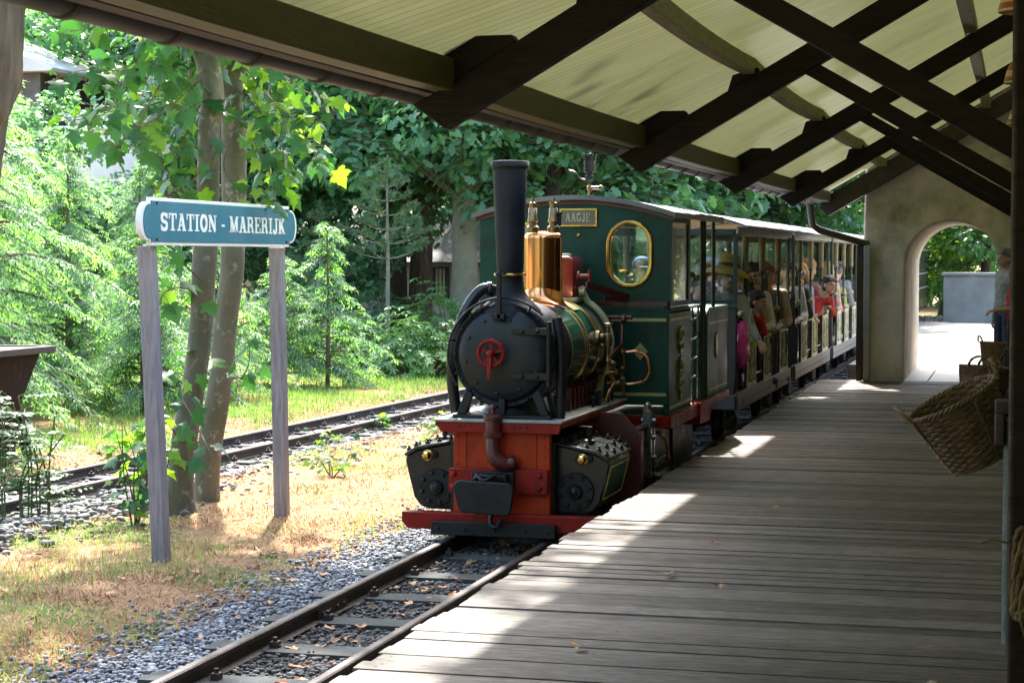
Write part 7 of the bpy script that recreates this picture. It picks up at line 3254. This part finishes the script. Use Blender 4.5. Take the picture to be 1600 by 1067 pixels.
crown_tree('oak_tree', 'dark tree behind the first coach', q.x, 47, 9, 3.9, 1.0, 5200, .25, 'leaf_dark', tr=.3, clumps=46, group='big trees behind the train')
q = at_y(1255, 480, 52)
crown_tree('maple_tree', 'tree with sunlit yellow green patches behind the second coach', q.x, 52, 8.5, 3.6, .8, 5000, .25, 'leaf_oak', tr=.3, clumps=44, group='big trees behind the train')
q = at_y(1330, 480, 58)
crown_tree('oak_tree', 'bushy tree behind the third coach, left of the gatehouse', q.x, 58, 9.0, 3.6, .6, 4600, .27, 'leaf_sun', tr=.3, clumps=44, group='big trees behind the train')
q = at_y(430, 480, 42)
crown_tree('oak_tree', 'tree filling the gap right of the twin maple stems above the sign', q.x, 42, 10.5, 3.4, 3.6, 4800, .24, 'leaf_dark', tr=.3, clumps=44, group='big trees behind the sign')
for (px_, Y, h, rad, z0, lm, lb) in [
    (330, 48, 12.5, 4.2, 2.5, 'leaf_oak', 'blue green tree directly behind the twin maple stems'),
    (215, 50, 12.0, 3.6, 4.6, 'leaf_oak', 'tall tree behind the white battlements, right of the sky gap'),
    (110, 56, 10.4, 3.6, 4.2, 'leaf_oak', 'tree behind the battlements, left part under the bright sky'),
    (20, 60, 9.6, 4.0, 1.0, 'leaf_oak', 'distant tree at the left edge beside the pale roof'),
    (940, 56, 13, 5.0, 1.2, 'leaf_dark', 'dark tree far behind the locomotive cab'),
    (760, 52, 12.5, 4.6, 2.2, 'leaf_dark', 'dark tree far behind the chimney')]:
    q = at_y(px_, 480, Y)
    crown_tree('broadleaf_tree', lb, q.x, Y, h, rad, z0, 5200, .27, lm, tr=.3, clumps=44, group='distant trees')
# through the arch and right of it
for (px_, Y, h, rad, z0, lm, lb) in [
    (1475, 64, 5.8, 2.2, .3, 'leaf_sun', 'bright sunlit tree seen through the left half of the arch'),
    (1540, 60, 6.2, 2.6, .5, 'leaf_oak', 'darker leafy tree above the low wall in the right half of the arch'),
    (1440, 76, 8.5, 3.2, .3, 'leaf_sun', 'tree far behind the goods van in the arch'),
    (1600, 68, 8, 3.4, .3, 'leaf_oak', 'tree behind the right end of the low wall')]:
    q = at_y(px_, 420, Y)
    crown_tree('garden_tree', lb, q.x, Y, h, rad, z0, 3600, .20, lm, tr=.18, clumps=34, group='trees seen through the arch', z=0)
# one mass of woodland closes the view
N_ = 15000
ang = rng.uniform(0, 1, N_)
X_ = -46 + 62 * ang + rng.normal(0, 1, N_)
Y_ = 74 + rng.uniform(0, 9, N_) - np.maximum(0, -X_ - 26) * .3
top_ = 10.5 + 2.5 * np.sin(X_ * .45) + 1.5 * np.sin(X_ * 1.3 + 2)
top_ = np.where(X_ < -27, top_ * .92, top_)
Z_ = rng.uniform(0, 1, N_) ** .9 * top_
U_ = rnd_unit(N_)
far = leafcloud('woodland', np.stack([X_, Y_, Z_], -1), U_ + np.array([0, 0, -.4]), U_ * .4 + np.array([0, -.4, .8]), rng.uniform(.45, .95, N_), 'lobed', 'leaf_dark')
tag(far, 'dark woodland closing the view behind all the trees', 'woodland', kind='stuff')

# unseen wood put in to cut sky light, behind and beside the photographer
N_ = 9000
th = rng.uniform(R(150), R(400), N_)
rd = 17 + rng.uniform(0, 5, N_)
X_, Y_ = -4 + rd * np.cos(th), -6 + rd * np.sin(th) * .8
ok = (X_ > 6) | (Y_ < -7) | (X_ < -16)
Z_ = rng.uniform(0, 1, N_) * 11
U_ = rnd_unit(N_)
back = leafcloud('woodland', np.stack([X_, Y_, Z_], -1)[ok], (U_ + np.array([0, 0, -.4]))[ok], (U_ * .4 + np.array([0, .4, .8]))[ok], rng.uniform(.6, 1.1, N_)[ok], 'lobed', 'leaf_oak')
tag(back, 'unseen woodland behind and beside the station, added to cut sky light', 'woodland', kind='stuff')

# ---- rough old trunk at the left edge
ot = thing('old_tree', 'thick rough barked trunk cut off by the left edge of the picture', 'tree', (-6.55, 10.3, -.05))
P = px_path([(-50, 905), (-62, 700), (-62, 450), (-42, 230), (-14, 120), (-6, 0)], 10.2, ot)
B = bez(P + [Vector((P[-1].x + .12, 0, 4.2)), Vector((P[-1].x + .2, .1, 6))], 10)
m = MB()
m.tube(B, [.19 - .02 * min(1, i / 30) for i in range(len(B))], 28)
vs = []
for (x, y, z) in m.v:
    q_ = mnoise.noise(Vector((x * 16, y * 16, z * 2.5))) * .035 + mnoise.noise(Vector((x * 40, y * 40, z * 6))) * .012
    a = math.atan2(y, x - P[0].x)
    vs.append((x + q_ * math.cos(a), y + q_ * math.sin(a), z))
m.v = vs
m.build('trunk', 'bark_rough', ot)
m = MB()
Cc, Dd, Nn, Ss = [], [], [], []
for k in range(16):
    b0 = Vector((0, 0, random.uniform(4.2, 6)))
    a = random.uniform(0, 6.28)
    e = b0 + Vector((math.cos(a) * 1.8, math.sin(a) * 1.8, random.uniform(-.2, .8)))
    m.tube([b0, (b0 + e) / 2 + Vector((0, 0, .2)), e], [.05, .03, .01], 5)
    for j in range(50):
        c = b0.lerp(e, random.uniform(.3, 1.1)) + Vector((random.gauss(0, .25), random.gauss(0, .25), random.gauss(0, .15)))
        Cc.append(c[:]); Dd.append((random.gauss(0, 1), random.gauss(0, 1), -.3)); Nn.append((random.gauss(0, .4), random.gauss(0, .4), 1)); Ss.append(.10)
m.build('limbs', 'bark_rough', ot)
leafcloud('crown', Cc, Dd, Nn, Ss, 'oval', 'leaf_maple', ot)

# ------------------------------------------------------------------ buildings behind the greenery
wb_ = thing('white_cottage', 'long low white building with grey roof and small dark windows behind the shrubbery', 'building', (-14, 47, 0))


def wall_world(m_, a, b, z0, z1, th=.25):
    a, b = Vector((a[0], a[1], 0)), Vector((b[0], b[1], 0))
    return m_.bar((a.x, a.y, (z0 + z1) / 2), (b.x, b.y, (z0 + z1) / 2), th, z1 - z0)


YB_ = 47.0
xl, xr = at_y(395, 450, YB_).x, at_y(752, 450, YB_).x
m = MB()
m.box(xl, xr, YB_, YB_ + 5, -.2, at_y(600, 408, YB_).z)
bw(m, 'wall', 'white_wall', wb_, bevel=.02)
m = MB()
ze, zt = at_y(600, 412, YB_).z, at_y(600, 372, YB_).z + .5
m.prism([(YB_ - .5, ze - .08), (YB_ + 2.5, zt), (YB_ + 5.5, ze - .08), (YB_ + 5.5, ze + .05), (YB_ + 2.5, zt + .14), (YB_ - .5, ze + .05)], xl - .4, xr + .4, 'x')
rf_ = bw(m, 'roof', 'shed_roof', wb_)
for (wx0, wx1, wy0, wy1) in ((586, 620, 418, 470), (676, 702, 416, 468), (470, 500, 425, 470)):
    a, b = at_y(wx0, wy0, YB_ - .03), at_y(wx1, wy1, YB_ - .03)
    m = MB()
    m.box(a.x, b.x, YB_ - .06, YB_ - .003, b.z, a.z)
    w_ = bw(m, 'window', 'shutter_green', wb_, bevel=.01)
    m = MB()
    iw = (b.x - a.x)
    m.box(a.x + iw * .28, b.x - iw * .28, YB_ - .075, YB_ - .061, b.z + .06, a.z - .06)
    l = wb_.location
    m.v = [(x - l.x, y - l.y, z - l.z) for x, y, z in m.v]
    m.build('pane', 'window_dark', w_)
    m = MB()
    for fx_ in (.28, .5, .72):
        m.box(a.x + iw * fx_ - .02, a.x + iw * fx_ + .02, YB_ - .09, YB_ - .076, b.z + .05, a.z - .05)
    m.v = [(x - l.x, y - l.y, z - l.z) for x, y, z in m.v]
    m.build('glazing_bar', 'white_wall', w_)
# gable part further left, taller
gb = thing('white_gable_house', 'pale gabled house wall showing between the trees above the right sign post', 'building', (-17, 52, 0))
Yg = 52.0
a, b = at_y(380, 480, Yg), at_y(515, 480, Yg)
zt = at_y(480, 330, Yg).z
m = MB()
m.prism([(a.x, -.2), (b.x, -.2), (b.x, 2.4), ((a.x + b.x) / 2 + .6, zt), (a.x, 2.4)], Yg, Yg + 5)
bw(m, 'wall', 'white_wall', gb)
m = MB()
mx_ = (a.x + b.x) / 2 + .6
m.bar((a.x - .3, Yg + 2.4, 2.25), (mx_, Yg + 2.4, zt + .1), 5.4, .12)
m.bar((b.x + .3, Yg + 2.4, 2.25), (mx_, Yg + 2.4, zt + .1), 5.4, .12)
bw(m, 'roof', 'shed_roof', gb)
for (px_, py_, Yt, h_, r_, lb) in ((45, 300, 36, 5.2, 1.5, 'light green bushy tree in front of the pale roofed pavilion'), (25, 300, 30, 4.3, 1.5, 'low bushy tree at the left edge below the pavilion roof'),
                               (160, 300, 33, 2.9, 1.9, 'bushy tree directly below the white battlements'), (285, 300, 36, 5.0, 1.5, 'bushy tree right of the white battlements, behind the leaves')):
    q = at_y(px_, py_, Yt)
    crown_tree('young_tree', lb, q.x, Yt, h_, r_, .8, 3600, .13, 'leaf_pale', tr=.09, clumps=34, group='bushy trees around the battlements')
# white battlements 
ct = thing('white_battlements', 'bright white wall with small flared battlements above the hemlocks', 'building', (-24, 40, 0))
Yc = 40.0
def pxz(px_, py_):
    return at_y(px_, py_, Yc)
a, b = pxz(88, 205), pxz(232, 205)
m = MB()
m.box(a.x, b.x, Yc, Yc + 1.5, -.2, pxz(150, 196).z)
m.box(a.x - .3, b.x + .3, Yc - .12, Yc + 1.6, pxz(150, 203).z, pxz(150, 198).z)
bw(m, 'wall', 'white_stone', ct, bevel=.02)
for k, px_ in enumerate((94, 123, 155, 189, 222)):
    m = MB()
    p0, p1 = pxz(px_ - 12, 172 if k != 4 else 176), pxz(px_ + 12, 187)
    w = p1.x - p0.x
    m.prism([(p0.x, p0.z), (p1.x, p0.z), (p1.x - w * .22, p1.z), (p0.x + w * .22, p1.z)], Yc + .02, Yc + .5)
    q0, q1 = pxz(px_ + 4, 184), pxz(px_ + 28, 197)
    if k < 4:
        w = q1.x - q0.x
        m.prism([(q0.x + .06, q0.z), (q1.x - .06, q0.z), (q1.x - .06 - w * .14, q1.z), (q0.x + .06 + w * .14, q1.z)], Yc + .06, Yc + .46)
    bw(m, 'merlon', 'white_stone', ct, bevel=.01)
# little pale roof at the left
lr = thing('pale_roofed_pavilion', 'cream pavilion with pale tiled roof peeping out behind the rough trunk', 'building', (-27, 45, 0))
Yr = 45.0
a, b, c = at_y(-40, 85, Yr), at_y(82, 112, Yr), at_y(20, 60, Yr)
m = MB()
m.prism([(a.x - 1.2, a.z - .5), (b.x + .2, b.z - .02), (b.x + .2, b.z + .06), (c.x - 2.0, c.z + .45), (a.x - 3.5, a.z - .5)], Yr - .4, Yr + 4)
bw(m, 'roof', 'white_wall', lr)
m = MB()
m.box(a.x - 3, b.x - .35, Yr, Yr + 3.5, -.2, b.z - .03)
bw(m, 'wall', 'pale_paving', lr)
